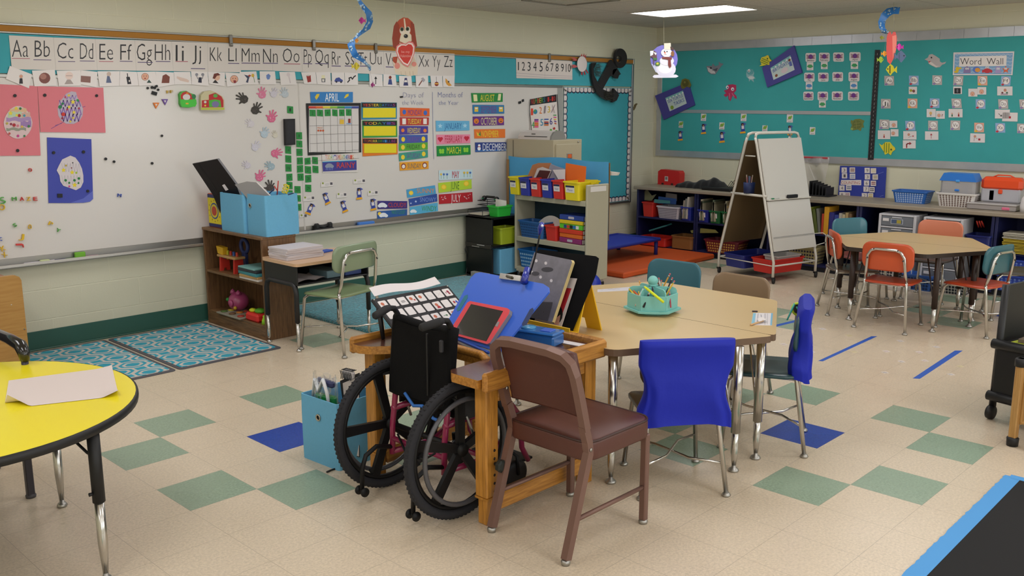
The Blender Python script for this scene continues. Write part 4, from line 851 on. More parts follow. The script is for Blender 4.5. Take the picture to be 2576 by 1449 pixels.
for ch, x, y, k in [('Aa',1308,735,'g'),('Bb',1532,733,'b'),('Cc',1745,730,'g'),('Dd',1937,735,'g'),('Ee',2158,735,'o'),('Ff',2370,738,'b'),('Jj',1277,945,'g'),('Kk',1520,942,'o'),('Ll',1722,940,'b'),('Mm',1922,942,'g'),('Nn',2140,948,'b'),('Oo',2347,948,'g'),('Pp',2540,950,'g'),
        ('Ss',1262,1133,'g'),('Tt',1500,1145,'b'),('Uu',1707,1143,'g'),('Vv',1910,1142,'g'),('Ww',2127,1162,'o'),('Xx',2320,1165,'b'),('Yy',2518,1170,'g')]:
    bg, rg = LC[k]; w, h = 44, 44; t_ = rnd.uniform(-4, 4)
    tl = {'g':'#8a7ab0','b':'#b8303a','o':'#e0b82a'}[k]
    barr('letter_card', {'g':'grey','b':'blue','o':'orange'}[k]+' word wall letter card reading '+ch, 'letter card', 'D', (x-w+t_,y-h,x+w+t_,y-h+2,x+w-t_,y+h,x-w-t_,y+h), bg,
        [('c',rg,x+2,y-2,36,36),('c','#e8e4e2',x+2,y-2,33,33),('c',tl,x-28,y+33,13,9),('t','#222',ch,x-22,y-18,x+24,y+14,.006)], group='word wall letter cards')
cd_ = mat('#dcd6d6', .45)
def pic(lab, poly, sh): barr('word_card', 'white picture word card '+lab, 'word card', 'D', poly, cd_, sh, off=.0022, group='word wall picture cards')
pic('with two balls under Bb', q4(1487,790,1562,858), [('c','#a8a02f',1507,825,13,13),('c','#7a4a4a',1532,830,13,14)])
pic('with a dark photo under Dd', q4(1892,788,1972,857), [('r','#1c1c22',1902,803,1960,853),('c','#6a6a72',1930,828,8,18)])
pic('with a face, left one under Ee', q4(2030,808,2112,880), face(2068,855,19)); pic('with a face, right one under Ee', q4(2113,793,2193,862), face(2150,835,20))
pic('with a person at a board under Ff', q4(2293,788,2432,870), [('c','#c9907a',2365,822,14,15),('c','#6a2f36',2340,845,10,8),('c','#3f6a50',2382,845,10,8),('r','#9a8aa0',2325,853,2390,864)])
pic('with a light bulb under Ll', q4(1650,993,1732,1068), [('c','#d8b06a',1687,1032,13,15),('r','#8a8a92',1681,1046,1693,1056)]); pic('with a face and question mark beside the light bulb card', q4(1735,1010,1815,1082), face(1762,1052,15)+[('t','#8a5a5a','?',1785,1040,1800,1065)])
pic('with two people under Mm', q4(1850,993,1977,1070), person(1882,1038,24,'#2f6a4a')+person(1942,1036,26,'#8a1f2a'))
pic('with a diagonal arrow under Oo', q4(2272,998,2408,1080), [('l','#555',5,(2305,1035,2330,1058)),('p','#555',[(2338,1062),(2316,1060),(2336,1042)])]); pic('with a red square overlapping the arrow card', (2342,1025,2480,1027,2478,1108,2337,1105), [('r','#a8303a',2398,1060,2418,1080)])
pic('with a face beside Ss', q4(1310,1100,1382,1165), face(1350,1140,17)); pic('with a person in red under Ss', q4(1205,1188,1318,1268), person(1262,1232,24,'#a8303a')); pic('with a face right of the person in red', q4(1322,1177,1393,1243), face(1345,1215,16))
pic('with a pointing person under Tt', q4(1437,1195,1557,1272), [('c','#c9907a',1487,1227,12,13),('l','#555',3,(1485,1252,1515,1240)),('r','#a8303a',1520,1235,1532,1246)])
pic('with a bent red arrow', q4(1433,1278,1550,1353), [('l','#9a3036',11,(1468,1345,1468,1315,1480,1308,1495,1308)),('p','#9a3036',[(1492,1292),(1514,1308),(1492,1322)])])
pic('with a red up arrow under Uu', q4(1635,1197,1757,1275), [('l','#a8303a',4,(1692,1262,1692,1230)),('p','#a8303a',[(1692,1215),(1703,1233),(1681,1233)])])
pic('with a person and red square under Ww', (2048,1215,2182,1218,2180,1300,2044,1298), [('c','#c9907a',2090,1243,12,12),('l','#555',3,(2085,1255,2082,1285)),('r','#a8303a',2120,1262,2140,1280),('l','#555',3,(2098,1258,2112,1262))])
# months and birthdays
MN = ['January','February','March','April','May','June','July','August','September','October','November','December']
MP = [(545,483,640,565),(668,480,765,563),(797,478,895,562),(945,475,1047,558),(533,662,627,745),(660,662,755,745),(790,657,887,742),(937,657,1037,742),(525,835,618,915),(655,835,750,915),(785,833,885,915),(933,835,1033,915)]
def octo(x, y, c1, c2, s):
    o = []
    for k in range(4):
        for sg in (-1, 1): o.append(('l', c2, 5*s, (x+sg*12*s, y+(6+k*4)*s, x+sg*(30+k*5)*s*.8, y+(k*9-10)*s, x+sg*(38-k*2)*s, y+(k*10-14)*s)))
    return o+[('c', c1, x, y, 20*s, 19*s), ('c', c1, x, y+14*s, 15*s, 10*s)]
for m_, (x0, y0, x1, y1) in zip(MN, MP):
    cx = (x0+x1)/2; barr('month_card', 'white card with a purple octopus labelled '+m_, 'month card', 'D', [v for q in rrect(x1-x0, y1-y0, 14, 3, cx, (y0+y1)/2) for v in q], cd_, octo(cx, y0+32, '#6a2f86', '#8a2f5a', 1.0)+[('t','#2a2a30',m_,cx-len(m_)*4.6,y1-24,cx+len(m_)*4.6,y1-9)], group='octopus month cards')
for (x0, y0, x1, y1), c, l in [((557,567,617,640),'#3f9a5a','green shell under January'),((686,565,747,630),'#3f9a5a','green shell under February'),((958,562,1025,628),'#2f9a5a','green shell under April'),((548,748,608,815),'#4a86c2','blue shell under May'),((952,747,1018,812),'#4a86c2','blue shell under August'),((668,918,730,980),'#3f9a5a','green shell under October')]:
    cx, cy = (x0+x1)/2, (y0+y1)/2; fan = [(cx+27*math.cos(PI+PI*k/8), cy+6+24*math.sin(PI+PI*k/8)*(1 if k % 2 else .85)) for k in range(9)]+[(cx+8, cy+16), (cx-8, cy+16)]
    barr('birthday_card', 'small white birthday card with a '+l, 'birthday card', 'D', (x0,y0,x1,y0,x1,y1,x0,y1), cd_, [('p',c,fan),('l','#777',3,(cx-14,y1-9,cx+14,y1-10))], off=.001, group='birthday shell cards')
def lerp4(P, u, v): a = (P[0][0]+(P[1][0]-P[0][0])*u, P[0][1]+(P[1][1]-P[0][1])*u); b = (P[3][0]+(P[2][0]-P[3][0])*u, P[3][1]+(P[2][1]-P[3][1])*u); return (a[0]+(b[0]-a[0])*v, a[1]+(b[1]-a[1])*v)
def sign(lab, reg, poly, inn, lines, extra):
    mbase = '#43408f'; u0, v0, u1, v1 = inn
    sh = [('p','#c3d2cf',[(u0,v0),(u1,v0),(u1,v1),(u0,v1)]),('p','#7fb6b8',[(u0,v0),(u1,v0),(u1,v0+.1),(u0,v0+.1)])]+[('c','#e6eaea',u0+.04+k*(u1-u0-.06)/5,v0+.08,.025,.03) for k in range(6)]+extra
    for t_, x0, yt, x1, yb in lines: sh.append(('t','#3a5aa8',t_,x0,yt,x1,yb))
    barr('framed_sign', lab, 'sign', reg, poly, mbase, sh, uv=True, th=.02, off=.003, group='tilted purple signs')
sign('tilted purple framed sign reading BIRTHDAYS', 'D', (158,618,447,415,522,662,205,797), (.22,.24,.84,.8), [('BIRTHDAYS',.27,.36,.74,.5)], [('c','#8a4a2a',.33,.68,.04,.06),('c','#7a3a2a',.78,.38,.035,.05),('p','#5a6ab0',[(.75,.44),(.82,.44),(.82,.62),(.74,.6)]),('c','#d8c6cc',.58,.64,.1,.1)])
sign('tilted purple framed sign reading SEA TURTLE TASKS', 'C', (1632,872,1932,750,1993,957,1710,1092), (.26,.24,.8,.8), [('SEA TURTLE',.29,.36,.76,.48),('TASKS',.44,.54,.76,.68)], [('c','#8aa83a',.36,.7,.05,.08)])
# sea animals
yf = lambda x, y, s, m: [(x+m*s*a, y+s*b) for a, b in [(-1,-.5),(-.6,-.3),(-.2,-.75),(.4,-.8),(.75,-.4),(1.05,-.2),(1.05,.15),(.8,.4),(.65,.85),(.3,.6),(-.1,.85),(-.25,.5),(-.6,.1)]]
def yfish(lab, reg, x, y, s, m, tilt=0):
    P = [(x+(a-x)*math.cos(tilt)-(b-y)*math.sin(tilt), y+(a-x)*math.sin(tilt)+(b-y)*math.cos(tilt)) for a, b in yf(x, y, s, m)]
    R = lambda a, b: (x+a*math.cos(tilt)-b*math.sin(tilt), y+a*math.sin(tilt)+b*math.cos(tilt))
    sh = [('l','#7a8a1f',s*.12,(*R(m*s*k,-s*.62),*R(m*s*(k+.08),s*.55))) for k in (-.3,-.02,.28)]+[('c','#3a4a2a',*R(m*s*.62,s*.12),s*.11,s*.12),('c','#e8c83a',*R(m*s*.98,0),s*.16,s*.18)]
    barr('fish_cutout', lab, 'paper fish', reg, [v for q in P for v in q], '#d8cc2f', sh, off=.026 if reg == 'D' and y < 700 else .0, group='yellow fish cutouts')
yfish('yellow striped paper fish on the corner of the BIRTHDAYS sign', 'D', 187, 565, 58, 1, -1.1)
yfish('yellow striped paper fish low on the back board right of the black band', 'D', 1282, 1350, 72, 1, .1)
barr('turtle_cutout', 'dark olive paper turtle on the corner of the SEA TURTLE TASKS sign', 'paper turtle', 'C', (1868,768,1880,725,1912,715,1945,728,1965,775,1950,800,1925,790,1890,812,1872,800), '#6f6a2a', [('c','#55521f',1912,760,30,32),('c','#7f7a3a',1905,750,10,10)], off=.026)
barr('turtle_cutout', 'olive green paper turtle left of the black band', 'paper turtle', 'D', (960,1092,975,1100,1000,1085,1040,1082,1082,1100,1070,1130,1078,1165,1060,1160,1048,1195,1020,1180,975,1190,955,1172,968,1140,955,1115), '#6f7a3a', [('c','#5f6a2f',1015,1135,42,40),('l','#8a8a4a',3,(985,1125,1045,1118)),('l','#8a8a4a',3,(985,1150,1045,1145)),('l','#8a8a4a',3,(1005,1100,1012,1172)),('c','#8aa85a',968,1175,12,10)])
barr('shark_cutout', 'grey paper shark on the back board', 'paper shark', 'C', (2090,602,2140,600,2150,578,2172,605,2205,592,2203,560,2220,575,2248,582,2225,605,2200,640,2190,655,2170,680,2130,675,2105,655), '#7a7f8a', [('p','#c9c6c8',[(2098,612),(2160,640),(2175,670),(2135,670),(2108,650)]),('c','#1c1c22',2132,620,8,9),('p','#444a55',[(2140,640),(2195,618),(2185,648)])])
barr('octopus_cutout', 'crimson paper octopus below the shark', 'paper octopus', 'C', (2270,790,2290,772,2330,768,2362,775,2362,825,2340,850,2365,875,2368,902,2350,895,2330,870,2310,922,2292,905,2290,870,2268,885,2248,865,2270,850,2250,825,2285,815), '#b02a58', [('c','#ece6e6',2282,795,13,15),('c','#ece6e6',2330,812,14,16),('c','#2a4a86',2285,797,6,7),('c','#2a4a86',2332,815,6,7),('l','#d87a9a',5,(2300,850,2305,900)),('l','#d87a9a',5,(2325,850,2345,880))])
barr('jellyfish_cutout', 'pale blue paper jellyfish beside the BIRTHDAYS sign', 'paper jellyfish', 'D', (5,680,8,640,35,625,65,635,78,665,70,690,90,715,70,720,75,750,45,725,30,745,28,715,10,705), '#8fb8bc', [('c','#5fa2a8',40,655,32,28),('c','#eaeaea',30,645,11,14),('c','#222',30,648,5,6),('c','#c9d0d0',50,708,28,14)])
barr('dolphin_cutout', 'pale grey paper dolphin left of the Word Wall sign', 'paper dolphin', 'D', (1630,542,1660,525,1672,498,1700,492,1735,512,1768,535,1770,560,1790,572,1828,562,1815,582,1790,590,1770,612,1735,617,1700,600,1668,582,1660,555), '#b5aeae', [('p','#d8cfca',[(1668,555),(1700,570),(1735,600),(1765,600),(1735,612),(1700,597),(1672,580)]),('c','#1c1c22',1693,525,7,8),('p','#b8303a',[(1662,560),(1690,555),(1672,572)])])
for x0, y0, x1, y1, reg, l in [(1838,1105,1880,1165,'C','above the lowest left diver'),(2040,1035,2090,1103,'C','above the second diver from the left'),(2207,1115,2257,1180,'C','above the third diver'),(2403,1035,2457,1105,'C','above the fourth diver'),(150,1142,200,1196,'D','behind the top left corner of the easel'),(373,1042,432,1117,'D','above the diver hidden by the easel'),(582,1158,635,1228,'D','alone to the right of the easel')]:
    cx, cy = (x0+x1)/2, (y0+y1)/2-6; barr('turtle_card', 'small white card with a green turtle, '+l, 'turtle card', reg, (x0+3,y0,x1,y0+2,x1-3,y1,x0,y1-2), cd_, [('c','#7fa83f',cx,cy,16,15),('c','#8fb84a',cx+14,cy-14,7,7),('l','#7fa83f',7,(cx-18,cy+14,cx+18,cy-8)),('l','#777',3,(cx-15,y1-10,cx+15,y1-11))], group='white turtle cards')
for x, y, s, reg, l in [(1853,1240,92,'C','lowest left'),(2065,1177,96,'C','second from the left'),(2233,1253,104,'C','third from the left'),(2423,1170,100,'C','fourth from the left'),(403,1190,92,'D','half hidden behind the easel')]:
    diver(reg, x, y, s, 0.0, 'paper diver cutout on the back board, '+l, 'diver cutouts on the back board', BW)
# brown drip mark and two hooks on the corner wall
art('wall_hook', 'small brown twisted hook on the pale wall right of the teal board', 'hook', Plane('y', YW), 'C', (1408,1000,1412,980,1428,972,1432,955,1448,942,1458,945,1445,962,1438,982,1425,1005), '#6a5a36', th=.012)
art('counting_chart', 'blue counting pocket chart with number cards leaning above the counter', 'pocket chart', Plane('x', XB-.02), 'H', (862,243,1285,255,1268,550,842,540), '#2a3a9a',
    [('t','#a83a3a','COUNTING',0,0,1,1)][:0]+[('p','#e0d8d4',[(872,372),(1055,372),(1055,420),(866,415)]),('t','#a83a3a','COUNTING',872,384,1045,410)]+
    [s_ for x, y, ch in [(900,282,'3'),(903,334,'1'),(880,445,'4'),(880,505,'8'),(1110,285,'9'),(1112,343,'3'),(1105,400,'6'),(1100,455,'7'),(1085,515,'2')] for s_ in (('r','#dcd4d0',x-24,y-24,x+24,y+24),('t','#55505a',ch,x-9,y-13,x+10,y+14))]+
    [s_ for x, y, c in [(976,282,'#7a3a2a'),(978,338,'#7f9ac8'),(944,442,'#5a6a8a'),(932,508,'#8a4a5a'),(1170,288,'#d8c89a'),(1187,345,'#9a8a5a'),(1170,402,'#8a2f3a'),(1157,460,'#4a4a52'),(1145,515,'#c2a83a')] for s_ in [('r','#dcd4d0',x-26,y-24,x+24,y+24)]+[('c',c,x-12+(k % 3)*12,y-9+(k//3)*16,5,6) for k in range(6)]]+
    [('l','#8f9ad8',2,(920,350,1000,362)),('l','#8f9ad8',2,(1200,320,1262,300)),('l','#8f9ad8',2,(1230,520,1262,512))], th=.006, off=.0)

# ================================================================ furniture: chairs and tables
def leg_with_glide(t, path, r, m=None, gl=None, name='leg'):
    mb = MB(); mb.tube(path, r, m or CHROME(), 10); o = mb.build(name, t)
    f = Vector(path[0]); g = MB()
    g.lathe([(.0, 0), (.017, 0), (.02, .006), (.015, .014), (.009, .018), (.0, .019)], gl or STEEL(), 12, c=(f.x, f.y, 0)); g.build('glide', o)
    return o
def shell(w, h, curve, m, th=.012, lip=.0):
    """moulded plastic panel in the y-z plane, bulging to -x; rounded outline"""
    mb = MB(); n = 10; rows = []
    ol = rrect(w, h, min(w, h)*.32, 5)
    def X(y): return -curve*(1-(2*y/w)**2)+curve
    vs = []
    for sgn in (0, 1):
        for y, z in ol: vs.append((X(y)-sgn*th, y, z))
    N = len(ol); k1, k2 = len(vs), 0
    inner = rrect(w*.94, h*.9, min(w, h)*.3, 5)
    for sgn in (0, 1):
        for y, z in inner: vs.append((X(y)-sgn*th+(.003 if not sgn else -.003), y, z))
    mid = []
    for sgn in (0, 1):
        mid.append(len(vs)); vs.append((-.0+(0.003 if not sgn else -th-.003), 0, 0))
    fs = []
    for i in range(N):
        j = (i+1) % N
        fs += [(i, j, 2*N+j, 2*N+i), (N+j, N+i, 3*N+i, 3*N+j), (j, i, N+i, N+j)]
    mb.add(vs, fs, m, True)
    # fill with strips following the curve
    for sgn in (0, 1):
        base = 2*N+sgn*N; top = [base+i for i in range(0, N//2)]; bot = [base+N-1-i for i in range(0, N//2)]
        o = len(mb.v)-len(vs)
        for a in range(N//2-1):
            q = [o+top[a], o+top[a+1], o+bot[a+1], o+bot[a]]
            mb.f.append(q if not sgn else q[::-1]); mb.mi.append(mb.slot(m)); mb.sm.append(True)
    return mb
def student_chair(label, loc, rz, seatc, backc, H=.38, group=None, W=.36, s=1.0, hb=.20):
    t = thing('student_chair', label, 'chair', (loc[0], loc[1], 0), rz, group); ch = CHROME()
    bt = H*1.80; pl = lambda c: mat(c, .34, spec=.5, coat=.15)
    r = .0105*s; w2 = W/2
    for y in (-1, 1):
        leg_with_glide(t, [(-.21*s, y*(w2+.005), .012), (-.155*s, y*(w2-.03), H-.02), (-.15*s, y*(w2-.032), H+.01)], r)
        leg_with_glide(t, [(.175*s, y*(w2-.01), .012), (.15*s, y*(w2-.035), H-.05), (.12*s, y*(w2-.045), H-.022), (.0, y*(w2-.05), H-.018)], r)
    mb = MB(); zt = bt-.045*s; bw = w2-.055
    mb.tube([(-.15*s, -(w2-.032), H+.01), (-.165*s, -(w2-.04), H+.07), (-.184*s, -bw-.005, zt-.05), (-.188*s, -bw+.02, zt-.012), (-.189*s, -bw+.055, zt), (-.189*s, bw-.055, zt), (-.188*s, bw-.02, zt-.012), (-.184*s, bw+.005, zt-.05), (-.165*s, w2-.04, H+.07), (-.15*s, w2-.032, H+.01)], r, ch, 10); mb.build('back_frame', t)
    mb = MB()
    mb.tube([(.0, -(w2-.05), H-.018), (-.15*s, -(w2-.04), H-.02)], r*.9, ch, 8); mb.tube([(.0, (w2-.05), H-.018), (-.15*s, (w2-.04), H-.02)], r*.9, ch, 8)
    mb.tube([(-.14*s, -(w2-.04), H-.02), (-.14*s, (w2-.04), H-.02)], r*.8, ch, 8); mb.build('seat_frame', t)
    mb = MB(); zb = H*.38
    k = zb/H; bx, by = -.21*s+(.055*s)*k, w2+.005-.035*k; fx, fy = .175*s-.022*s*k, w2-.01-.02*k
    for y in (-1, 1): mb.tube([(bx, y*by, zb), (bx+.09*s, y*.05, zb+.006*y), (fx-.09*s, -y*.05, zb+.006*y), (fx, -y*fy, zb)], .0055*s, ch, 8)
    mb.build('brace', t)
    # seat: shallow dished plastic
    mb = MB(); m = pl(seatc); ol = rrect(.36*s, W-.005, .09*s, 5, -.005*s, 0)
    def sz(x, y): return H+.018*max(0, (-x-.08*s)/(.1*s))**2*.5-.012*max(0, (x-.1*s)/(.08*s))**2-.008*(1-min(1, (abs(y)/w2)**2))
    vs = []; n = len(ol)
    for k in (1.0, .97, .6, .25):
        for x, y in ol: vs.append((x*k, y*k, sz(x*k, y*k)+(0 if k < 1 else -.006)))
    vs.append((0, 0, sz(0, 0))); fs = []
    for q in range(3):
        for i in range(n): j = (i+1) % n; fs.append((q*n+i, q*n+j, (q+1)*n+j, (q+1)*n+i))
    for i in range(n): fs.append((3*n+i, 3*n+(i+1) % n, 4*n))
    b0 = len(vs)
    for k in (1.0, .9):
        for x, y in ol: vs.append((x*k, y*k, sz(x*k, y*k)-.016))
    for i in range(n): j = (i+1) % n; fs += [(j, i, b0+i, b0+j), (b0+j, b0+i, b0+n+i, b0+n+j)]
    fs.append([b0+n+i for i in range(n)][::-1])
    mb.add(vs, fs, m, True); mb.build('seat', t)
    hB = hb*s; sh = shell(W+.01, hB, .028, pl(backc))
    o = sh.build('backrest', t, loc=(-.162*s, 0, bt-hB/2+.0)); o.rotation_euler = (0, -.08, 0)
    mb = MB()
    for y in (-1, 1):
        for z in (0, .07): mb.lathe([(.0, .004), (.006, .003), (.006, -.002)], '#3a3a3a', 8, M=Matrix.Translation((-.196*s, y*(bw-.01-(.03 if z == 0 else -.012)), zt-z)) @ Matrix.Rotation(-PI/2, 4, 'Y'))
    mb.build('rivet', t)
    return t
OR, RD, TL, TN, BRN, GN = '#c9532a', '#b5401f', '#2f6878', '#8a7257', '#6b5a48', '#7d9068'
A_ = math.radians
ch1 = student_chair('chair with brown seat and long royal blue cloth back cover at the middle table', (1.645, -1.83), A_(50), '#4a3a2c', '#4a3a2c', .37)
ch2 = student_chair('chair with dark teal seat and a sunglasses hung blue back cover', (2.36, -1.87), A_(117), '#22454c', '#22454c', .385)
student_chair('teal plastic chair on the far side of the middle table behind the pencil caddy', (2.88, -.89), A_(182), TL, TL, .39)
student_chair('brown plastic chair on the far side of the middle table right of the teal one', (2.87, -1.345), A_(178), TN, TN, .375)
student_chair('orange red chair at the near side of the far table, back to the camera', (5.19, -1.36), A_(3), RD, OR, .36, s=1.04)
student_chair('chair with orange red back and brown seat at the left of the far table', (5.47, -.93), A_(-52), '#5a4a3c', OR, .36, s=1.04)
student_chair('chair with teal back and maroon seat behind the left corner of the far table', (6.06, -.72), A_(-115), '#7a2f2a', '#3a7280', .37)
student_chair('salmon orange chair behind the far table in front of the white drawers', (6.40, -1.20), A_(180), '#4a3f3a', '#d07a5a', .365)
student_chair('beige backed chair behind the right corner of the far table', (6.12, -1.93), A_(118), '#4a443e', '#8f8570', .38)
student_chair('teal backed chair with orange red seat at the right of the far table', (5.50, -1.84), A_(78), RD, '#2f6470', .36, s=1.04)
# cloth covers hung over two backs
def cover(label, ch, H, bt, W, drop, w0, w1):
    m = mat('#1a28a8', .55, spec=.25, bump=.25, bscale=35); mb = MB(); a = ch.rotation_euler.z
    def f(u, v):
        ang = 2*PI*u; k = min(1.0, v*1.0); z = bt+.012-(bt+.012-drop)*v
        wide = w0+(w1-w0)*v-.055*math.sin(PI*min(1, max(0, (v-.3)/.55)))*(1 if v > .3 else 0)
        dep = .052+.035*v+.012*math.sin(v*9+u*3); lean = -.186+.03*v-.045*max(0, v-.6)
        if v < .04: dep *= .55+v*11
        c, s_ = math.cos(ang), math.sin(ang); ex = math.copysign(abs(c)**.35, c); ey = math.copysign(abs(s_)**.6, s_)
        fold = .006*math.sin(ang*9+v*4)*v*(1.2 if v > .5 else .5)
        return (lean+dep*ey*.6+fold, wide/2*ex, z+.010*math.sin(ang*3)*v)
    mb.grid(f, 56, 26, m)
    top = [f(i/56, 0) for i in range(56)]; mb.add(top, [list(range(56))], m, True)
    return tag(mb.build('chair_cover', loc=(ch.location.x, ch.location.y, 0), rz=a), label, 'chair cover')
cover('royal blue cloth cover over the back of the chair nearest the brown chair', ch1, .37, .672, .37, .315, .40, .40)
cover('royal blue cloth cover over the chair back at the end of the middle table', ch2, .385, .70, .37, .36, .385, .33)
# sunglasses hooked over the covered chair back
sg = thing('sunglasses', 'lime and teal sunglasses hanging on the blue covered chair back', 'sunglasses', M=Matrix.Translation((0, 0, 0)))
P0 = Vector((ch2.location.x, ch2.location.y, 0)); ax = Vector((math.cos(A_(117)), math.sin(A_(117)), 0)); ay = Vector((-ax.y, ax.x, 0))
def sp(x, y, z): return P0+ax*x+ay*y+Vector((0, 0, z))
Q = sp(-.20, 0, .69); QX = Q.x+.02
pl_, pr_ = at_x(1999, 764, QX), at_x(2031, 818, QX+.03)
d_ = (pr_-pl_); nn = Vector((0, 0, 1)).cross(d_).normalized(); dn = d_.normalized()
lim = mat('#c2dc2a', .35); upv = dn.cross(nn).normalized()
mb = MB()
for c in (.26, .74):
    cc = pl_+d_*c; mb.tube([cc+dn*.030*math.cos(k*PI/8)+upv*.026*math.sin(k*PI/8) for k in range(16)], .006, lim, 8, closed=True)
mb.tube([pl_+d_*.46+upv*.012, pl_+d_*.54+upv*.012], .006, lim, 8); mb.build('frame', sg)
mb = MB()
for c in (.26, .74): cc = pl_+d_*c; mb.add([cc+dn*.027*math.cos(k*PI/8)+upv*.023*math.sin(k*PI/8) for k in range(16)], [list(range(16))], mat('#15151a', .15))
mb.build('lens', sg)
for c, e in ((0.0, at_x(1980, 805, QX-.06)), (1.0, at_x(2004, 772, QX-.02))):
    mb = MB(); q = pl_+d_*c; mb.tube([q, q+(e-q)*.6, e], [.006, .005, .004], mat('#2f9a8a', .35), 6); mb.build('temple_arm', sg)

# ---------------------------------------------------------------- trapezoid tables
ttop = mat('#cdb07c', .35, coat=.1, noise=.05, nscale=220); tedge = mat('#6a5340', .5)
def trap(label, cx, cy, z, L, S, D, rz, topm, edgem, legm='chrome', group=None, legs=None, inset=.09, th=.03):
    t = thing('trapezoid_table', label, 'table', (cx, cy, 0), rz, group)   # long side along y at local x=0, short side at x=-D
    def rc(pts, r):
        o = []; n = len(pts)
        for i in range(n):
            p, a, b = Vector(pts[i]), Vector(pts[i-1]), Vector(pts[(i+1) % n]); u, w = (a-p).normalized(), (b-p).normalized()
            for k in range(5): q = k/4; o.append(tuple(((p+u*r)*(1-q)**2+p*2*q*(1-q)+(p+w*r)*q**2)))
        return o
    P = rc([(0, -L/2), (0, L/2), (-D, S/2), (-D, -S/2)], .045)
    mb = MB(); mb.prism(P, z-th, z, topm, mside=edgem); mb.build('tabletop', t)
    for x, y in legs or [(-.11, -L/2+.15), (-.11, L/2-.15), (-D+.07, -S/2+.04), (-D+.07, S/2-.04)]:
        if legm == 'chrome': mU, mL, rU = CHROME(), CHROME(), .021
        else: mU, mL, rU = mat('#2c1d18', .4), CHROME(), .021
        o = MB(); o.tube([(x, y, z-th), (x, y, z*.30)], rU, mU, 14); o = o.build('leg', t)
        g = MB(); g.tube([(x, y, z*.36), (x, y, z*.15), (x, y, .03)], [.0165, .0165, .010], mL, 12); g.lathe([(.0, .0), (.022, 0), (.025, .006), (.02, .014), (.010, .02), (.009, .034), (.0, .034)], STEEL(), 14, c=(x, y, 0)); g.build('foot_insert', o)
        b = MB(); v = Vector((-D/2-x, -y, 0)).normalized(); b.tube([(x+v.x*.10, y+v.y*.10, z-th), (x+v.x*.025, y+v.y*.025, z*.45), (x, y, z*.43)], .005, mU, 6); b.build('brace_rod', o)
    return t
trap('near half of the middle hexagon table, tan top joined to the wooden desk side', 2.082, -1.31, .615, 1.52, .78, .70, 0, ttop, tedge, group='middle table halves', legs=[(-.17, -.68), (-.17, .68), (-.66, -.36), (-.66, .36)])
trap('far half of the middle hexagon table, tan top under the pencil caddy', 2.086, -1.31, .615, 1.52, .78, .70, PI, ttop, tedge, group='middle table halves', legs=[(-.03+.0, .675), (-.03, -.675), (-.62, .36), (-.62, -.36)])
ft2 = mat('#c9a873', .35, coat=.15, noise=.05, nscale=220); fe2 = mat('#2f231d', .5)
trap('near half of the far tan table, dark edged, behind the orange red chair', 5.637, -1.30, .58, 1.22, .58, .55, A_(3), ft2, fe2, 'dark', group='far table halves', legs=[(-.10, -.5), (-.10, .5), (-.44, -.34), (-.45, .27)])
trap('far half of the far tan table, dark edged, nearest the back wall shelves', 5.641, -1.30, .58, 1.22, .58, .55, A_(183), ft2, fe2, 'dark', group='far table halves')

# ---------------------------------------------------------------- brown steel chair
bc = thing('steel_chair', 'brown padded steel frame chair in the foreground beside the wooden desk', 'chair', (.97, -1.82, 0))
brf = mat('#77594f', .42, .25); vin = mat('#542e26', .42, bump=.1, bscale=300)
def flatbar(path, w, d, m):     # rectangular bar swept in a plane y = const
    mb = MB(); P = [Vector(p) for p in path]; n = len(P); vs = []
    for i in range(n):
        a = P[max(0, i-1)]; b = P[min(n-1, i+1)]; tg = (b-a).normalized(); nr = Vector((tg.z, 0, -tg.x))
        if nr.length < .01: nr = Vector((1, 0, 0))
        for sx, sy in ((-1, -1), (1, -1), (1, 1), (-1, 1)): vs.append(P[i]+nr*sx*w/2+Vector((0, sy*d/2, 0)))
    fs = [(i*4+j, i*4+(j+1) % 4, i*4+4+(j+1) % 4, i*4+4+j) for i in range(n-1) for j in range(4)]+[(3, 2, 1, 0), ((n-1)*4, (n-1)*4+1, (n-1)*4+2, (n-1)*4+3)]
    mb.add(vs, fs, m); return mb
for y in (-.19, .19):
    o = flatbar([(-.242, y, .02), (-.125, y, .395), (-.132, y, .44), (-.155, y, .505)], .030, .028, brf).build('leg', bc)
    g = MB(); g.lathe([(.0, 0), (.016, 0), (.018, .012), (.015, .02), (.0, .02)], STEEL(), 12, c=(-.244, y, 0)); g.build('glide', o)
    o = MB(); o.box((.226, y*1.0, .195), (.026, .030, .36), brf, .004); o = o.build('leg', bc)
    g = MB(); g.lathe([(.0, 0), (.017, 0), (.019, .010), (.015, .018), (.0, .018)], STEEL(), 12, c=(.226, y, 0)); g.build('glide', o)
    mb = MB(); mb.tube([(-.20, y, .155), (.22, y, .155)], .009, brf, 8); mb.build('stretcher', bc)
mb = MB()   # back hoop, a flat bar bent over the top
path = [(-.150, -.195, .49), (-.190, -.196, .63), (-.212, -.196, .70), (-.224, -.186, .744), (-.230, -.155, .768), (-.232, -.09, .776), (-.232, .09, .776), (-.230, .155, .768), (-.224, .186, .744), (-.212, .196, .70), (-.190, .196, .63), (-.150, .195, .49)]
mb.tube(path, .0205, brf, 4, smooth=False); mb.build('back_frame', bc)
mb = MB()
def bk(u, v):
    y = -.172+.344*u; z = .535+.232*v; return (-.142-.068*v+.010*(1-(2*u-1)**2), y, z)
mb.grid(lambda u, v: (bk(u, v)[0]+.030, bk(u, v)[1], bk(u, v)[2]), 12, 8, vin); mb.grid(lambda u, v: (bk(1-u, v)[0]-.002, bk(1-u, v)[1], bk(1-u, v)[2]), 12, 8, vin)
e = [bk(i/12, 0) for i in range(13)]+[bk(1, i/8) for i in range(1, 9)]+[bk(1-i/12, 1) for i in range(1, 13)]+[bk(0, 1-i/8) for i in range(1, 8)]
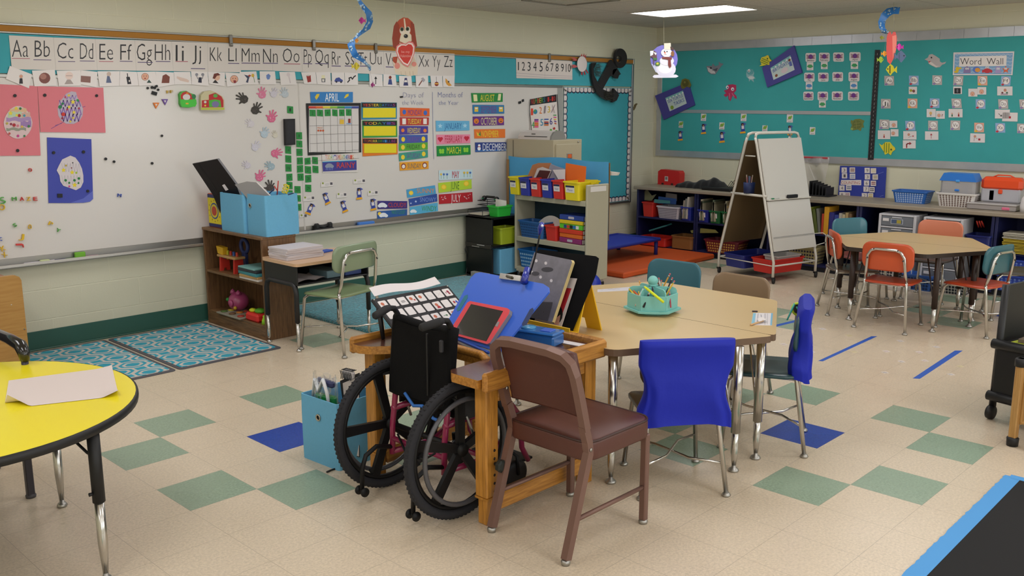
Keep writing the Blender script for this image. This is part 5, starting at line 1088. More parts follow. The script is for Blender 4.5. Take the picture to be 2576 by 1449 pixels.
mb.tube([(q[0]+.014, q[1], q[2]) for q in e], .016, vin, 8, closed=True); mb.build('backrest', bc)
mb = MB(); sp_ = [(p[0], p[1]) for p in rrect(.40, .42, .06, 5, .052, 0)]
n = len(sp_); vs = []
for k, z in ((.985, .365), (1.0, .372), (1.0, .425), (.985, .436), (.93, .442), (.5, .448)):
    for x, y in sp_: vs.append(((x-.052)*k+.052, y*k, z))
fs = [(q*n+i, q*n+(i+1) % n, (q+1)*n+(i+1) % n, (q+1)*n+i) for q in range(5) for i in range(n)]+[[5*n+i for i in range(n)], [i for i in range(n)][::-1]]
mb.add(vs, fs, vin, True); o = mb.build('seat', bc)
mb = MB(); mb.tube([((x-.052)*.99+.052, y*.99, .437) for x, y in sp_], .0045, mat('#3a1f1a', .4), 6, closed=True); mb.build('piping', o)
mb = MB()
for y in (-.19, .19):
    for x, z in ((-.128, .41), (-.172, .57)): mb.lathe([(.0, .004), (.007, .003), (.007, 0)], STEEL(), 8, M=Matrix.Translation((x, y-.014, z)) @ Matrix.Rotation(PI/2, 4, 'X'))
mb.build('rivet', bc)

# ---------------------------------------------------------------- cut-out wooden desk
oak = wood('#c48a3c', '#9a6526', 7, 0); oakz = wood('#c98c38', '#a06c26', 7, 2); lam = wood('#5e3a30', '#4a2b24', 5, 1, .22, .5, 8)
dk = thing('wooden_desk', 'oak framed desk with brown top and a cut-out for the wheelchair', 'desk', (1.035, -1.225, 0))
ox, oy = 1.035, -1.225
mb = MB(); zt = .62
# top: U shaped outline with the cut-out facing -x
P = [(.672, -1.615), (.672, -1.47), (.70, -1.435), (.89, -1.425), (.905, -1.40), (.905, -1.05), (.885, -1.01), (.78, -.995), (.70, -.93), (.672, -.88), (.672, -.835), (1.385, -.835), (1.385, -1.615)]
mb.prism([(a-ox, b-oy) for a, b in P][::-1], zt-.035, zt, lam, mside=oak); mb.build('tabletop', dk)
def rail(name, a, b, w, z0, z1, bev=.006, m=None):
    a, b = Vector(a), Vector(b); d = b-a; mb = MB(); mb.box(((a.x+b.x)/2-ox, (a.y+b.y)/2-oy, (z0+z1)/2), (d.length, w, z1-z0), m or oak, bev, rz=math.atan2(d.y, d.x)); return mb.build(name, dk)
rail('side_rim', (.68, -1.635), (1.41, -1.635), .030, .572, .648, .010); rail('side_rim', (.675, -.815), (1.41, -.815), .030, .572, .645, .010); rail('back_rim', (1.398, -1.64), (1.398, -.81), .026, .572, .650, .008)
mb = MB(); mb.tube([(.905-ox, -1.425-oy, .615), (.912-ox, -1.39-oy, .628), (.912-ox, -1.02-oy, .628), (.90-ox, -.985-oy, .620)], .017, oak, 10); mb.build('belly_rail', dk)
for (x, y) in ((.770, -1.560), (.770, -.862), (1.352, -1.575), (1.352, -.875)):
    mb = MB(); mb.box((x-ox, y-oy, .345), (.068, .068, .46), oakz, .006); mb.prism([(x-ox+a*.034, y-oy+b*.034) for a, b in ((-1, -1), (1, -1), (1, 1), (-1, 1))], .108, .116, oakz); o = mb.build('leg', dk)
    g = MB(); g.box((x-ox, y-oy, .07), (.052, .052, .14), oakz, .004); g.build('inner_post', o)
    g = MB()
    for k in range(7):
        if k != 2 or y > -1.4: g.lathe([(.0, .0012), (.0062, .001)], '#2a1a10', 10, M=Matrix.Translation((x-ox+.008, y-oy-.0345, .31-.034*k)) @ Matrix.Rotation(PI/2, 4, 'X'))
    g.build('peg_hole', o)
    if y < -1.4 or x < 1:
        g = MB(); g.tube([(x-ox+.01, y-oy-.035, .255), (x-ox+.01, y-oy-.062, .255)], .007, '#1d1d1f', 8)
        g.lathe([(.024*(1+.22*(k % 2)), 0) for k in (0,)]+[(.026, .004), (.026, .018), (.018, .022), (.0, .022)], '#1d2420', 7, M=Matrix.Translation((x-ox+.01, y-oy-.058, .255)) @ Matrix.Rotation(PI/2, 4, 'X'), smooth=False); g.build('knob', o)
rail('apron', (.80, -1.585), (1.33, -1.585), .024, .505, .585, .003); rail('apron', (.80, -.850), (1.33, -.850), .024, .505, .585, .003); rail('apron', (1.352, -1.55), (1.352, -.90), .024, .505, .585, .003)
rail('floor_rail', (.80, -1.575), (1.33, -1.575), .045, .05, .125, .008); rail('floor_rail', (.80, -.868), (1.33, -.868), .045, .05, .125, .008)

# ---------------------------------------------------------------- wheelchair
wc = thing('wheelchair', 'black and crimson wheelchair pushed into the wooden desk', 'wheelchair', (.74, -1.215, 0))
rub, blk, crim = mat('#2c2c30', .8, spec=.25, bump=.3, bscale=90), mat('#0c0c0e', .5, spec=.3), mat('#8e1c49', .35, coat=.4)
def ringm(mb, R, r, y, m, seg=48, s2=10, dz=.285, flat=1.0): mb.tube([(R*math.cos(2*PI*k/seg), y, dz+R*math.sin(2*PI*k/seg)) for k in range(seg)], r, m, s2, closed=True, flat=flat)
for sgn in (-1, 1):
    yy = sgn*.225
    w = MB(); ringm(w, .265, .0195, yy, rub, 56, 12); w = w.build('wheel', wc)
    tr_ = MB()
    for k in range(84):
        a = 2*PI*k/84
        for q in (-1, 1): tr_.box((.2790*math.cos(a+q*.018), yy+q*.006, .285+.2790*math.sin(a+q*.018)), (.0095, .011, .0095), rub, 0, M=None)
    tr_.build('tread', w)
    rm = MB(); ringm(rm, .238, .011, yy, blk, 48, 8); rm.build('rim', w)
    hr = MB(); ringm(hr, .215, .010, yy+sgn*.035, mat('#4c4c50', .35), 48, 8); 
    for k in range(5): a = 2*PI*k/5+.5; hr.tube([(.215*math.cos(a), yy+sgn*.035, .285+.215*math.sin(a)), (.232*math.cos(a), yy, .285+.232*math.sin(a))], .005, blk, 6)
    hr.build('push_rim', w)
    hb = MB(); hb.tube([(0, yy-.03*sgn, .285), (0, yy+.022*sgn, .285)], .026, blk, 14); hb.build('hub', w)
    for k in range(5):
        a = 2*PI*k/5+.31+(.25 if sgn > 0 else 0); sk = MB(); c, s_ = math.cos(a), math.sin(a)
        sk.add([(.02*c-e*.016*s_*q1, yy+d*.011, .285+.02*s_+e*.016*c*q1) if L == 0 else (.232*c-e*.022*s_, yy+d*.008, .285+.232*s_+e*.022*c) for L, q1 in ((0, 1), (1, 1)) for e in (-1, 1) for d in (-1, 1)], [(0, 1, 3, 2), (4, 6, 7, 5), (0, 2, 6, 4), (1, 5, 7, 3), (0, 4, 5, 1), (2, 3, 7, 6)], blk); sk.build('spoke', w)
    ys = sgn*.165
    f = MB(); f.tube([(-.035, ys, .17), (-.03, ys, .30), (-.005, ys, .47), (.012, ys, .745)], .0125, crim, 10); f.build('back_post', wc)
    f = MB(); f.tube([(-.03, ys, .37), (.25, ys, .38), (.36, ys, .365), (.405, ys, .31), (.42, ys, .16), (.46, ys, .09)], .0125, crim, 10); f.tube([(-.035, ys, .18), (.20, ys, .17), (.36, ys, .26)], .0125, crim, 10); f.build('side_frame', wc)
    # push handle
    h = MB(); h.tube([(.010, ys, .70), (.012, ys, .775), (-.005, ys, .800), (-.035, ys, .806)], .012, blk, 10); h.build('handle_bar', wc)
    h = MB(); h.tube([(-.03, ys, .806), (-.05, ys-sgn*.0, .803), (-.12, ys-sgn*.02, .790), (-.128, ys-sgn*.021, .789)], [.014, .0165, .0165, .010], mat('#1d1d1f', .8), 12); h.build('grip', wc)
    # anti-tip bar
    h = MB(); h.tube([(-.03, ys, .20), (-.12, ys, .225), (-.175, ys, .20), (-.195, ys, .15), (-.20, ys, .06)], .010, blk, 8); h = h.build('anti_tip_bar', wc)
    for q in (-1, 1):
        g = MB(); g.lathe([(.0, -.006), (.019, -.005), (.020, 0), (.019, .005), (.0, .006)], blk, 16, M=Matrix.Translation((-.20, ys+q*.02, .05)) @ Matrix.Rotation(PI/2, 4, 'X')); g.tube([(-.20, ys, .05), (-.20, ys+q*.02, .05)], .005, blk, 6); g.build('anti_tip_wheel', h)
    # front caster
    g = MB(); g.lathe([(.0, -.014), (.052, -.014), (.062, -.009), (.062, .009), (.052, .014), (.0, .014)], mat('#222225', .6), 22, M=Matrix.Translation((.36, ys+sgn*.02, .062)) @ Matrix.Rotation(PI/2, 4, 'X')); g = g.build('caster', wc)
    h = MB(); h.tube([(.36, ys+sgn*.038, .062), (.35, ys+sgn*.038, .15), (.345, ys, .165), (.345, ys, .26)], .008, blk, 8); h.build('caster_fork', g)
    # side guard
    h = MB(); h.box((.16, sgn*.185, .46), (.27, .008, .16), mat('#1a1a1d', .5), .003); h.build('side_guard', wc)
    h = MB(); h.tube([(.06, sgn*.2, .40), (.09, sgn*.2, .33), (.10, sgn*.2, .30)], .006, STEEL(), 6); h.build('brake_lever', wc)
mb = MB(); mb.tube([(-.033, -.165, .24), (-.033, .165, .24)], .011, crim, 8); mb.tube([(.2, -.165, .175), (.2, .165, .175)], .011, crim, 8); mb.tube([(0, -.2, .285), (0, .2, .285)], .012, blk, 8); mb.build('cross_bar', wc)
nyl = mat('#08080a', .85, spec=.2, bump=.2, bscale=160)
mb = MB()
def bkp(u, v, d):
    y = -.172+.344*u; z = .452+.303*v+.01*math.sin(u*PI)*(v > .9)*-1; return (-.022+.03*v+d*(1+.35*math.sin(u*PI)), y, z)
mb.grid(lambda u, v: bkp(u, v, -.012), 14, 10, nyl); mb.grid(lambda u, v: bkp(1-u, v, .030), 14, 10, nyl)
ed = [bkp(i/14, 0, .009) for i in range(15)]+[bkp(1, i/10, .009) for i in range(1, 11)]+[bkp(1-i/14, 1, .009) for i in range(1, 15)]+[bkp(0, 1-i/10, .009) for i in range(1, 10)]
mb.tube(ed, .022, nyl, 10, closed=True); o = mb.build('backrest', wc)
g = MB(); g.box((-.034, -.075, .61), (.012, .008, .26), '#0e0e10', .003); g.box((-.030, -.155, .70), (.016, .016, .05), '#2a2a2e', .004); g.build('back_strap', o)
mb = MB(); mb.box((.20, 0, .412), (.36, .32, .055), nyl, .018); mb.build('seat_cushion', wc)
mb = MB(); mb.box((.46, 0, .075), (.13, .27, .012), blk, .004); mb.build('footplate', wc)
mb = MB(); mb.tube([(-.045, .06, .465), (-.05, .0, .425), (-.045, -.05, .435), (-.04, -.11, .395), (-.035, -.14, .39)], .007, '#2f6ec2', 6); mb.build('strap', wc)
mb = MB(); mb.tube([(-.04, -.12, .25), (-.06, -.05, .20), (-.06, .05, .22), (-.04, .12, .27)], .005, blk, 6); mb.build('cable', wc)

# ================================================================ things on the wooden desk and the middle table
def tilt(p0, e, up): return Frame(frame(p0, e, up))
DS = .62
# talking board (grid of picture cells)
fa = tilt((.80, -.986, .682), (1, 0, 0), (0, .166, .118))
t = thing('communication_board', 'black framed grid board of picture cells leaning on the left wing of the desk', 'communication board', M=fa.M @ Matrix.Translation((.215, 0, 0)))
mb = MB(); mb.box((0, .035, -.008), (.45, .335, .016), '#16161b', .005); mb.build('frame', t)
sy = random.Random(9)
for r in range(4):
    for c in range(8):
        mb = MB(); cx, cy = -.187+c*.0535, .155-r*.064; mb.prism(rrect(.043, .047, .005, 2, cx, cy), .0003, .0012, '#d9d4d2')
        k = (r*8+c) % 9
        f_ = lambda x, y: (cx+x, cy-y)
        if (r, c) in ((0, 0), (0, 4), (2, 0), (2, 4), (0, 3), (1, 5), (2, 6)): draw(mb, f_, 1, [('c', '#b9664a', -.004, -.004, .009, .010)]+([('r', '#a8242e', .006, .002, .015, .011)] if c == 3 else [])+([('p', '#a8242e', [(-.012, .018), (-.006, .004), (.006, .004), (.012, .018)])] if c == 5 else []), .0012)
        elif (r, c) == (0, 2): draw(mb, f_, 1, [('l', '#333', .003, (-.010, .0, .010, .0)), ('l', '#333', .003, (-.010, .007, .010, .007))], .0012)
        elif (r, c) == (0, 6): draw(mb, f_, 1, [('l', '#8a7a7a', .0008, (-.013, -.01, .013, .012)), ('l', '#8a7a7a', .0008, (.013, -.01, -.013, .012))], .0012)
        elif (r, c) == (0, 7): draw(mb, f_, 1, [('c', '#8a1f3a', .004, -.004, .007, .008), ('c', '#8a1f3a', .006, .008, .006, .006), ('r', '#8a1f3a', -.012, -.004, -.008, .006)], .0012)
        elif (r, c) == (1, 7): draw(mb, f_, 1, [('r', '#a82430', -.012, -.006, -.001, .008), ('c', '#2a4ab0', .008, .001, .006, .008)], .0012)
        elif (r, c) == (2, 5): draw(mb, f_, 1, [('l', '#2a6a3a', .003, (-.012, .002, .004, .002)), ('p', '#2a6a3a', [(.003, -.005), (.014, .002), (.003, .009)])], .0012)
        elif (r, c) == (0, 5): draw(mb, f_, 1, [('l', '#444', .0008, (-.01, -.01, -.004, .004, .01, .012)), ('l', '#444', .0008, (.004, -.004, .012, .004))], .0012)
        mb.build('picture_cell', t)
mb = MB()
for x in (-.215, .215): mb.lathe([(.005, 0), (.004, .003), (.0, .0035)], STEEL(), 8, c=(x, .192, 0))
mb.build('screw', t)
leg = MB(); P1, P2 = Vector((.815, -.842, .755)), Vector((.811, -.872, .622)); Mi = t.matrix_basis.inverted(); leg.tube([Mi @ P1, Mi @ P2], [.013, .009], '#131316', 8); leg.tube([Mi @ Vector((1.21, -.842, .755)), Mi @ Vector((1.21, -.872, .622))], [.013, .009], '#131316', 8); leg.build('stand_leg', t)
fp = tilt((.81, -.812, .792), (1, 0, 0), (0, .166, .118))
mb = MB(); mb.grid(lambda u, v: (.0+.39*u, .0+.05*v+.006*math.sin(u*7), .006+.006*math.sin(u*5+1)*v), 16, 4, mat('#ddd6d6', .4)); o = mb.build('paper_strip', M=fp.M @ Matrix.Translation((0, .002, .01))); tag(o, 'white laminated paper strip lying along the top of the black picture board', 'paper')
# blue lap board with clip
b0, e0 = Vector((1.044, -1.015, .634)), Vector((-.10, -.40, 0)).normalized()
hb = Vector((-e0.y, e0.x, 0)); hb = -hb if hb.x < 0 else hb
up = hb*math.cos(A_(52))+Vector((0, 0, 1))*math.sin(A_(52)); bf = tilt(b0, e0, up)
bd = thing('slant_board', 'large royal blue plastic lap board propped up on the desk with a metal clip', 'slant board', M=bf.M)
bl = mat('#3162d0', .4)
mb = MB(); Pc = [bf.hit(*px('I', *q)) for q in [(1520, 690), (1512, 650), (1760, 180), (1800, 140), (1850, 130), (2420, 235), (2465, 265), (2470, 310), (2090, 770), (2020, 852), (1990, 848), (1560, 720)]]
bi = bf.M.inverted(); pl2 = [(bi @ q)[:2] for q in Pc]; mb.prism(pl2, -.004, .004, bl); mb.build('board', bd)
mb = MB(); mb.box((.2, -.004, .008), (.40, .012, .020), mat('#274fae', .4), .004); mb.build('ledge', bd)
for pts in ([(1632, 470), (1705, 345), (1733, 335), (1733, 365), (1660, 480), (1638, 485)], [(2228, 600), (2300, 470), (2325, 455), (2338, 480), (2270, 610), (2235, 622)]):
    mb = MB(); q = [(bi @ bf.hit(*px('I', *a)))[:2] for a in pts]; mb.prism(q, .0042, .0050, '#1d2f5e' if pts[0][0] > 2000 else '#1f6f86'); mb.build('hand_slot', bd)
mb = MB(); q = [bi @ bf.hit(*px('I', *a)) for a in [(2045, 150), (2035, 200), (2225, 225), (2230, 175)]]; mb.prism([a[:2] for a in q], .005, .016, CHROME()); c_ = sum(q, Vector())/4; mb.box((c_.x, c_.y, .018), (.05, .012, .01), mat('#5a574a', .3, .8), .003); mb.build('clip', bd)
ex = MB(); back = bi @ Vector((1.25, -1.30, .625)); ex.tube([(.22, .22, -.006), back], .008, '#17171a', 8); ex.build('prop_stand', bd)
tb = thing('tablet', 'tablet in a coral red case leaning on the blue lap board', 'tablet', M=bf.M)
q = [(bi @ bf.hit(*px('I', *a)))[:2] for a in [(1590, 700), (1595, 680), (1755, 425), (1780, 412), (2120, 478), (2142, 495), (2135, 530), (1960, 795), (1935, 805), (1610, 712)]]
mb = MB(); mb.prism(q, .0046, .022, mat('#d8404a', .5), mside=mat('#8f8a8c', .4)); mb.build('case', tb)
q2_ = [(bi @ bf.hit(*px('I', *a)))[:2] for a in [(1635, 700), (1790, 440), (2082, 505), (1930, 780)]]
mb = MB(); mb.prism(q2_, .0222, .0228, mat('#26262b', .12, coat=.5)); mb.build('screen', tb)
mb = MB(); q3_ = [(bi @ bf.hit(*px('I', *a)))[:2] for a in [(2010, 640), (2035, 600), (2050, 605), (2030, 650)]]; mb.prism(q3_, .022, .0236, '#8f8a8c'); mb.build('button', tb)
# clip on book light
cl = thing('clip_light', 'blue clip-on book light with a black gooseneck clipped to the lap board', 'book light', M=bf.M)
mb = MB(); q = [bi @ bf.hit(*px('I', *a)) for a in [(2265, 245), (2300, 115)]]; mb.tube([q[0]+Vector((0, 0, .02)), q[1]+Vector((0, 0, .02))], [.016, .014], mat('#1f2f96', .3, coat=.4), 10); mb.build('clamp', cl)
g0 = Vector((1.16, -1.41, .90)); 
neck = [at_x(*a) for a in [(1333, 690, 1.16), (1345, 650, 1.16), (1354, 610, 1.15), (1358, 588, 1.14)]]
mb = MB(); mb.tube([bi @ a for a in neck], .0035, '#101012', 8); mb.build('gooseneck', cl)
mb = MB(); mb.tube([bi @ at_x(1357, 590, 1.14), bi @ at_x(1360, 573, 1.135), bi @ at_x(1364, 562, 1.13)], [.005, .012, .009], mat('#1f2f96', .3, coat=.4), 10); mb.ball(bi @ at_x(1364, 568, 1.125), .006, '#d8dcf0', 10); mb.build('lamp_head', cl)
# pencil box and ruler strip
pb = thing('pencil_box', 'translucent blue plastic pencil box on the desk corner', 'pencil box', (1.237, -1.40, .62), .22)
tbm = mat('#3f86d8', .2, trans=.35, coat=.4)
mb = MB(); mb.box((0, 0, .024), (.10, .21, .048), tbm, .008); mb.build('body', pb)
mb = MB(); mb.box((0, 0, .055), (.104, .214, .014), tbm, .006); mb.lathe([(.035, .062), (.032, .07), (.0, .073)], mat('#5fb0e0', .2, trans=.3), 16, c=(0, .045, 0)); mb.box((.0, -.05, .064), (.05, .05, .004), mat('#4f6fd0', .3), .001); mb.build('lid', pb)
mb = MB(); mb.box((0, 0, .0008), (.045, .20, .0012), '#d9d4d6'); 
tag(mb.build('paper_strip', loc=(1.33, -1.50, .6205), rz=.12), 'white name strip lying on the desk beside the blue pencil box', 'paper strip')
# yellow tabletop easel with books
yel = mat('#e0b21c', .42)
ye = thing('tabletop_easel', 'yellow plastic A-frame tabletop easel between desk and table', 'easel', (1.53, -1.27, .615))
mb = MB(); H = .254
def slab(mb, y0, y1, x0, x1, th, m, z0=.0, z1=H):
    vs = []
    for x, z in ((x0, z0), (x1, z1)):
        for y in (y0, y1):
            for d in (0, th): vs.append((x+d, y, z))
    mb.add(vs, [(0, 2, 6, 4), (1, 5, 7, 3), (0, 4, 5, 1), (2, 3, 7, 6), (0, 1, 3, 2), (4, 6, 7, 5)], m)
slab(mb, -.175, .19, -.085, -.004, .007, yel); mb.build('front_panel', ye)
mb = MB(); slab(mb, -.175, -.16, .09, .0, .007, yel); slab(mb, .165, .18, .09, .0, .007, yel); slab(mb, -.16, .165, .072, .0, .007, yel, .05, H); slab(mb, -.162, -.09, .09, .072, .007, yel, 0, .05); slab(mb, .09, .166, .09, .072, .007, yel, 0, .05); mb.build('back_panel', ye)
mb = MB(); mb.box((.092, -.15, .03), (.006, .022, .028), '#1a1a1d', .001); mb.build('bumper', ye)
mb = MB(); mb.box((-.11, .0, .022), (.05, .36, .006), yel, .002); mb.box((-.137, .0, .035), (.006, .36, .032), yel, .002); mb.build('ledge', ye)
slope = Vector((.081, 0, H)).normalized()
def leaning(name, lab, cat, poly, x0, th, base, shapes=(), reg='P', **k):
    fr = tilt((1.44+x0, -1.27, .64), (0, -1, 0), slope); return art(name, lab, cat, fr, reg, poly, base, shapes, th=th, **k)
leaning('felt_board', 'black felt board standing on the yellow easel behind the books', 'felt board', (1330, 690, 1352, 634, 1360, 628, 1500, 645, 1507, 650, 1500, 690, 1441, 833, 1300, 800), .008, .006, mat('#0b0b0d', .95, spec=.2))
leaning('book', 'white bordered red picture book on the yellow easel', 'book', (1380, 695, 1452, 701, 1412, 826, 1345, 812), -.004, .006, '#c9bfb8', [('p', '#b0222a', [(1395, 722), (1440, 726), (1408, 815), (1370, 806)]), ('c', '#1a1718', 1400, 790, 18, 26), ('p', '#d8a48c', [(1395, 805), (1412, 792), (1408, 818), (1396, 816)])])
leaning('book', 'grey moon crater book with cream page edges on the yellow easel', 'book', (1351, 637, 1444, 656, 1446, 662, 1396, 812, 1300, 790), -.030, .020, mat('#6f6c74', .3, noise=.35, nscale=30), [('c', '#c9c4c6', x, y, 3.5, 4) for x, y in [(1356, 658), (1380, 664), (1345, 687), (1367, 699), (1394, 708), (1382, 740)]]+[('c', '#3a383e', 1384, 680, 15, 6), ('c', '#3f3d44', 1354, 690, 10, 5), ('p', '#3f3c40', [(1330, 760), (1398, 762), (1385, 810), (1318, 795)])], edge='#d8c48a')
leaning('sticky_note', 'small tan note with a yellow smiley on the grey moon book', 'note', (1369, 762, 1386, 768, 1374, 806, 1349, 796), -.0515, .0006, '#cdb98a', [('c', '#e0c21f', 1366, 786, 6, 7), ('c', '#222', 1364, 784, 1, 1.4), ('c', '#222', 1368, 785, 1, 1.4)])
# pencil caddy
aq = mat('#7cc2bc', .5)
cc_ = Vector((2.10, -1.385, .615)); pc = thing('pencil_caddy', 'aqua wooden hexagonal pencil caddy on a turntable in the middle of the table', 'caddy', cc_, .13)
hexp = lambda r, a0=0: [(r*math.cos(PI/3*k+a0), r*math.sin(PI/3*k+a0)) for k in range(6)]
mb = MB(); mb.lathe([(.085, 0), (.09, .004), (.09, .012), (.06, .016), (.0, .016)], aq, 28); mb.build('turntable', pc)
mb = MB(); mb.prism(hexp(.142), .016, .026, aq); mb.build('base', pc)
for k in range(6):
    a, b = [Vector((*q, 0)) for q in (hexp(.122)[k], hexp(.122)[(k+1) % 6])]; m = (a+b)/2; d = b-a
    mb = MB(); mb.box((m.x, m.y, .063), (d.length, .006, .074), aq, .001, rz=math.atan2(d.y, d.x)); mb.build('side_panel', pc)
    g = hexp(1)[k]; mb = MB(); X = Matrix.Rotation(math.atan2(g[1], g[0]), 4, 'Z') @ Matrix(((1, 0, 0, 0), (0, 0, -1, .003), (0, 1, 0, 0), (0, 0, 0, 1)))
    mb.prism([(.012, .026), (.119, .026), (.119, .112), (.112, .124), (.098, .13), (.012, .132)], 0, .006, aq, X); mb.build('divider', pc)
mb = MB(); mb.tube([(0, 0, .026), (0, 0, .135)], .016, aq, 12); mb.lathe([(.02, .132), (.022, .14), (.017, .143)], aq, 16); mb.ball((0, 0, .158), .026, aq, 18); mb.build('knob', pc)
def pencil(lab, uv, uv2, col, kind='p', dx=0.0):
    # a stick from where it enters the caddy to its visible end
    d0 = 2.10+dx; A0 = at_x(*uv, d0); B0 = at_x(*uv2, d0+.01); v = (B0-A0).normalized(); foot = A0-v*min(.06, (A0.z-.645)/max(.15, v.z)); L = (B0-foot).length
    z = v; x = z.orthogonal().normalized(); y = z.cross(x); M = Matrix(((x.x, y.x, z.x, foot.x), (x.y, y.y, z.y, foot.y), (x.z, y.z, z.z, foot.z), (0, 0, 0, 1)))
    nm = {'p': 'pencil', 'c': 'crayon', 'm': 'marker', 'h': 'highlighter'}[kind]; t = thing(nm, lab, nm, M=M, group='writing things in the pencil caddy')
    r = {'p': .0038, 'c': .0045, 'm': .005, 'h': .0065}[kind]
    mb = MB(); mb.tube([(0, 0, 0), (0, 0, L*.84)], r, col, 6 if kind == 'p' else 10, smooth=kind != 'p'); mb.build('barrel', t)
    if kind == 'p': mb = MB(); mb.tube([(0, 0, L*.84), (0, 0, L*.92)], r*1.05, STEEL(), 10); mb.build('ferrule', t); mb = MB(); mb.tube([(0, 0, L*.92), (0, 0, L)], r, '#c25a5e', 10); mb.build('eraser', t)
    else: mb = MB(); mb.tube([(0, 0, L*.84), (0, 0, L)], [r*1.05, r*.55], {'c': col, 'm': '#d9d2cc', 'h': col}[kind], 10); mb.build('tip' if kind == 'c' else 'cap', t)
OY, BK = '#d29a3a', '#23222a'
for a in [('tall orange pencil leaning right in the back of the caddy', (1671, 717), (1686, 688), OY, 'p', .05), ('black pencil beside the tall orange one', (1684, 716), (1692, 698), BK, 'p', .05), ('yellow pencil with a fat pink eraser at the right of the caddy', (1690, 718), (1697, 706), '#d8b030', 'p', .05), ('dark striped pencil just right of the caddy knob', (1657, 716), (1651, 698), '#5a2f2a', 'p', .06), ('white pencil right of the caddy knob', (1661, 716), (1657, 699), '#d8d2d0', 'p', .06), ('short tan pencil stub right of the white one', (1663, 716), (1664, 705), '#c9a070', 'p', .06),
        ('orange pencil point at the back left of the caddy', (1612, 718), (1608, 706), '#d2a058', 'c', .05), ('yellow crayon sticking out at the left of the caddy', (1590, 735), (1582, 726), '#d8bc2a', 'c', -.08), ('orange crayon in the left cell of the caddy', (1600, 738), (1593, 731), '#d8662a', 'c', -.08), ('purple crayon lying in the left cell', (1606, 742), (1598, 735), '#3a2f6a', 'c', -.08), ('yellow tipped crayon in the middle left cell', (1610, 744), (1606, 733), '#c9b03a', 'c', -.09), ('white marker leaning in the front left cell', (1611, 742), (1618, 726), '#d8d0cc', 'm', -.09), ('yellow highlighter lying across the front cells', (1648, 743), (1621, 721), '#d8e81f', 'h', -.10), ('black crayon in the front right cell', (1644, 740), (1641, 722), '#22243a', 'c', -.06), ('dark pencil in the front right cell', (1630, 745), (1634, 735), '#1f2430', 'm', -.09), ('red tipped pencil in the far right cell', (1685, 745), (1684, 733), '#a83a4a', 'p', 0)]: pencil(*a)
# table top papers
TT = Plane('z', .615)
art('name_tag', 'blue edged desk name tag taped near the right end of the middle table', 'name tag', TT, 'J', (2155, 498, 2335, 500, 2325, 612, 2135, 608), '#dcd8da', [('p', '#7fbcd4', [(2155, 500), (2180, 500), (2165, 608), (2137, 606)]), ('p', '#6fb0d0', [(2318, 501), (2334, 501), (2325, 611), (2310, 611)]), ('l', '#55525a', 3, (2200, 505, 2190, 600)), ('l', '#55525a', 3, (2262, 505, 2262, 605)), ('l', '#555a6a', 4, (2225, 515, 2235, 560)), ('l', '#555a6a', 4, (2215, 560, 2240, 585)), ('l', '#8a8a92', 2, (2285, 505, 2282, 605))], th=.0008)
art('name_tag', 'long white name strip on the left far edge of the middle table', 'name tag', TT, 'J', (735, 285, 1020, 262, 1045, 275, 1030, 293, 735, 308), '#c9c6cc', [('l', '#5a5a62', 3, (765, 290, 785, 292)), ('l', '#5a5a62', 3, (830, 280, 850, 285, 865, 278, 880, 284, 905, 276, 940, 280))], th=.0008)
p0, p1 = TT.hit(1888, 820), TT.hit(1920, 812)
st = thing('craft_stick', 'wooden craft stick with a white paper flag lying on the desk name tag', 'craft stick', p0); g = MB(); g.tube([(0, 0, .005), p1-p0+Vector((0, 0, .010))], .0045, '#cfa878', 6); g.build('stick', st)
g = MB(); a_ = [TT.hit(*px('J', *q))-p0+Vector((0, 0, .012)) for q in [(2190, 575), (2235, 558), (2275, 582), (2205, 600)]]; g.prism([q[:2] for q in a_], .012, .0135, '#e6e0de'); g.build('flag', st)
art('marker_stroke', 'short dark pencil stub lying beside the desk name tag', 'pencil', TT, 'J', (2145, 483, 2195, 485, 2195, 491, 2145, 489), '#3a2f3a', th=.005)
# blue fabric bin on the floor beside the wheelchair
fab = mat('#69aed3', .85, noise=.06, nscale=90)
def bin_(label, loc, rz, sx, sy, sz, group=None, ring=None, lean=0.0, mat_=None):
    t = thing('fabric_bin', label, 'fabric bin', loc, rz, group); m = mat_ or fab; th = .006
    o = rrect(sx, sy, .014, 3); i = rrect(sx-2*th, sy-2*th, .010, 3); mb = MB(); n = len(o)
    def w(k, z): return 1+.012*math.sin(z/sz*PI)+.01*(z/sz)*math.sin(k*1.7)
    vs = []
    for z in (0, sz*.35, sz*.7, sz): vs += [(x*w(k, z), y*w(k, z), z) for k, (x, y) in enumerate(o)]
    for z in (sz, sz*.5, th): vs += [(x*w(k, z), y*w(k, z), z) for k, (x, y) in enumerate(i)]
    fs = [(r*n+k, r*n+(k+1) % n, (r+1)*n+(k+1) % n, (r+1)*n+k) for r in range(6) for k in range(n)]+[[k for k in range(n)][::-1], [6*n+k for k in range(n)]]
    mb.add(vs, fs, m, False); mb.build('body', t)
    for (gx, gy, face_) in ring or []:
        g = MB(); X = Matrix.Translation((gx, gy, sz*.72)) @ (Matrix.Rotation(-PI/2, 4, 'Y') if face_ == 'x' else Matrix.Rotation(PI/2, 4, 'X'))
        g.lathe([(.010, 0), (.010, .004), (.016, .005), (.017, .001), (.016, 0)], mat('#b8b2a2', .35, .8), 16, M=X, closed=True); g.lathe([(.0105, .001), (.0, .001)], '#15181c', 14, M=X); g.build('grommet', t)
    return t
fb = bin_('light blue fabric bin on the floor left of the wheelchair, stuffed with bags', (.79, -.565, 0), .06, .26, .27, .315, 'light blue fabric bins', ring=[(-.1325, .0, 'x')])
t = thing('plastic_bag', 'clear zip bag with green and navy things stuffed in the floor bin', 'bag', (.74, -.56, .10), .06)
mb = MB(); r_ = random.Random(2)
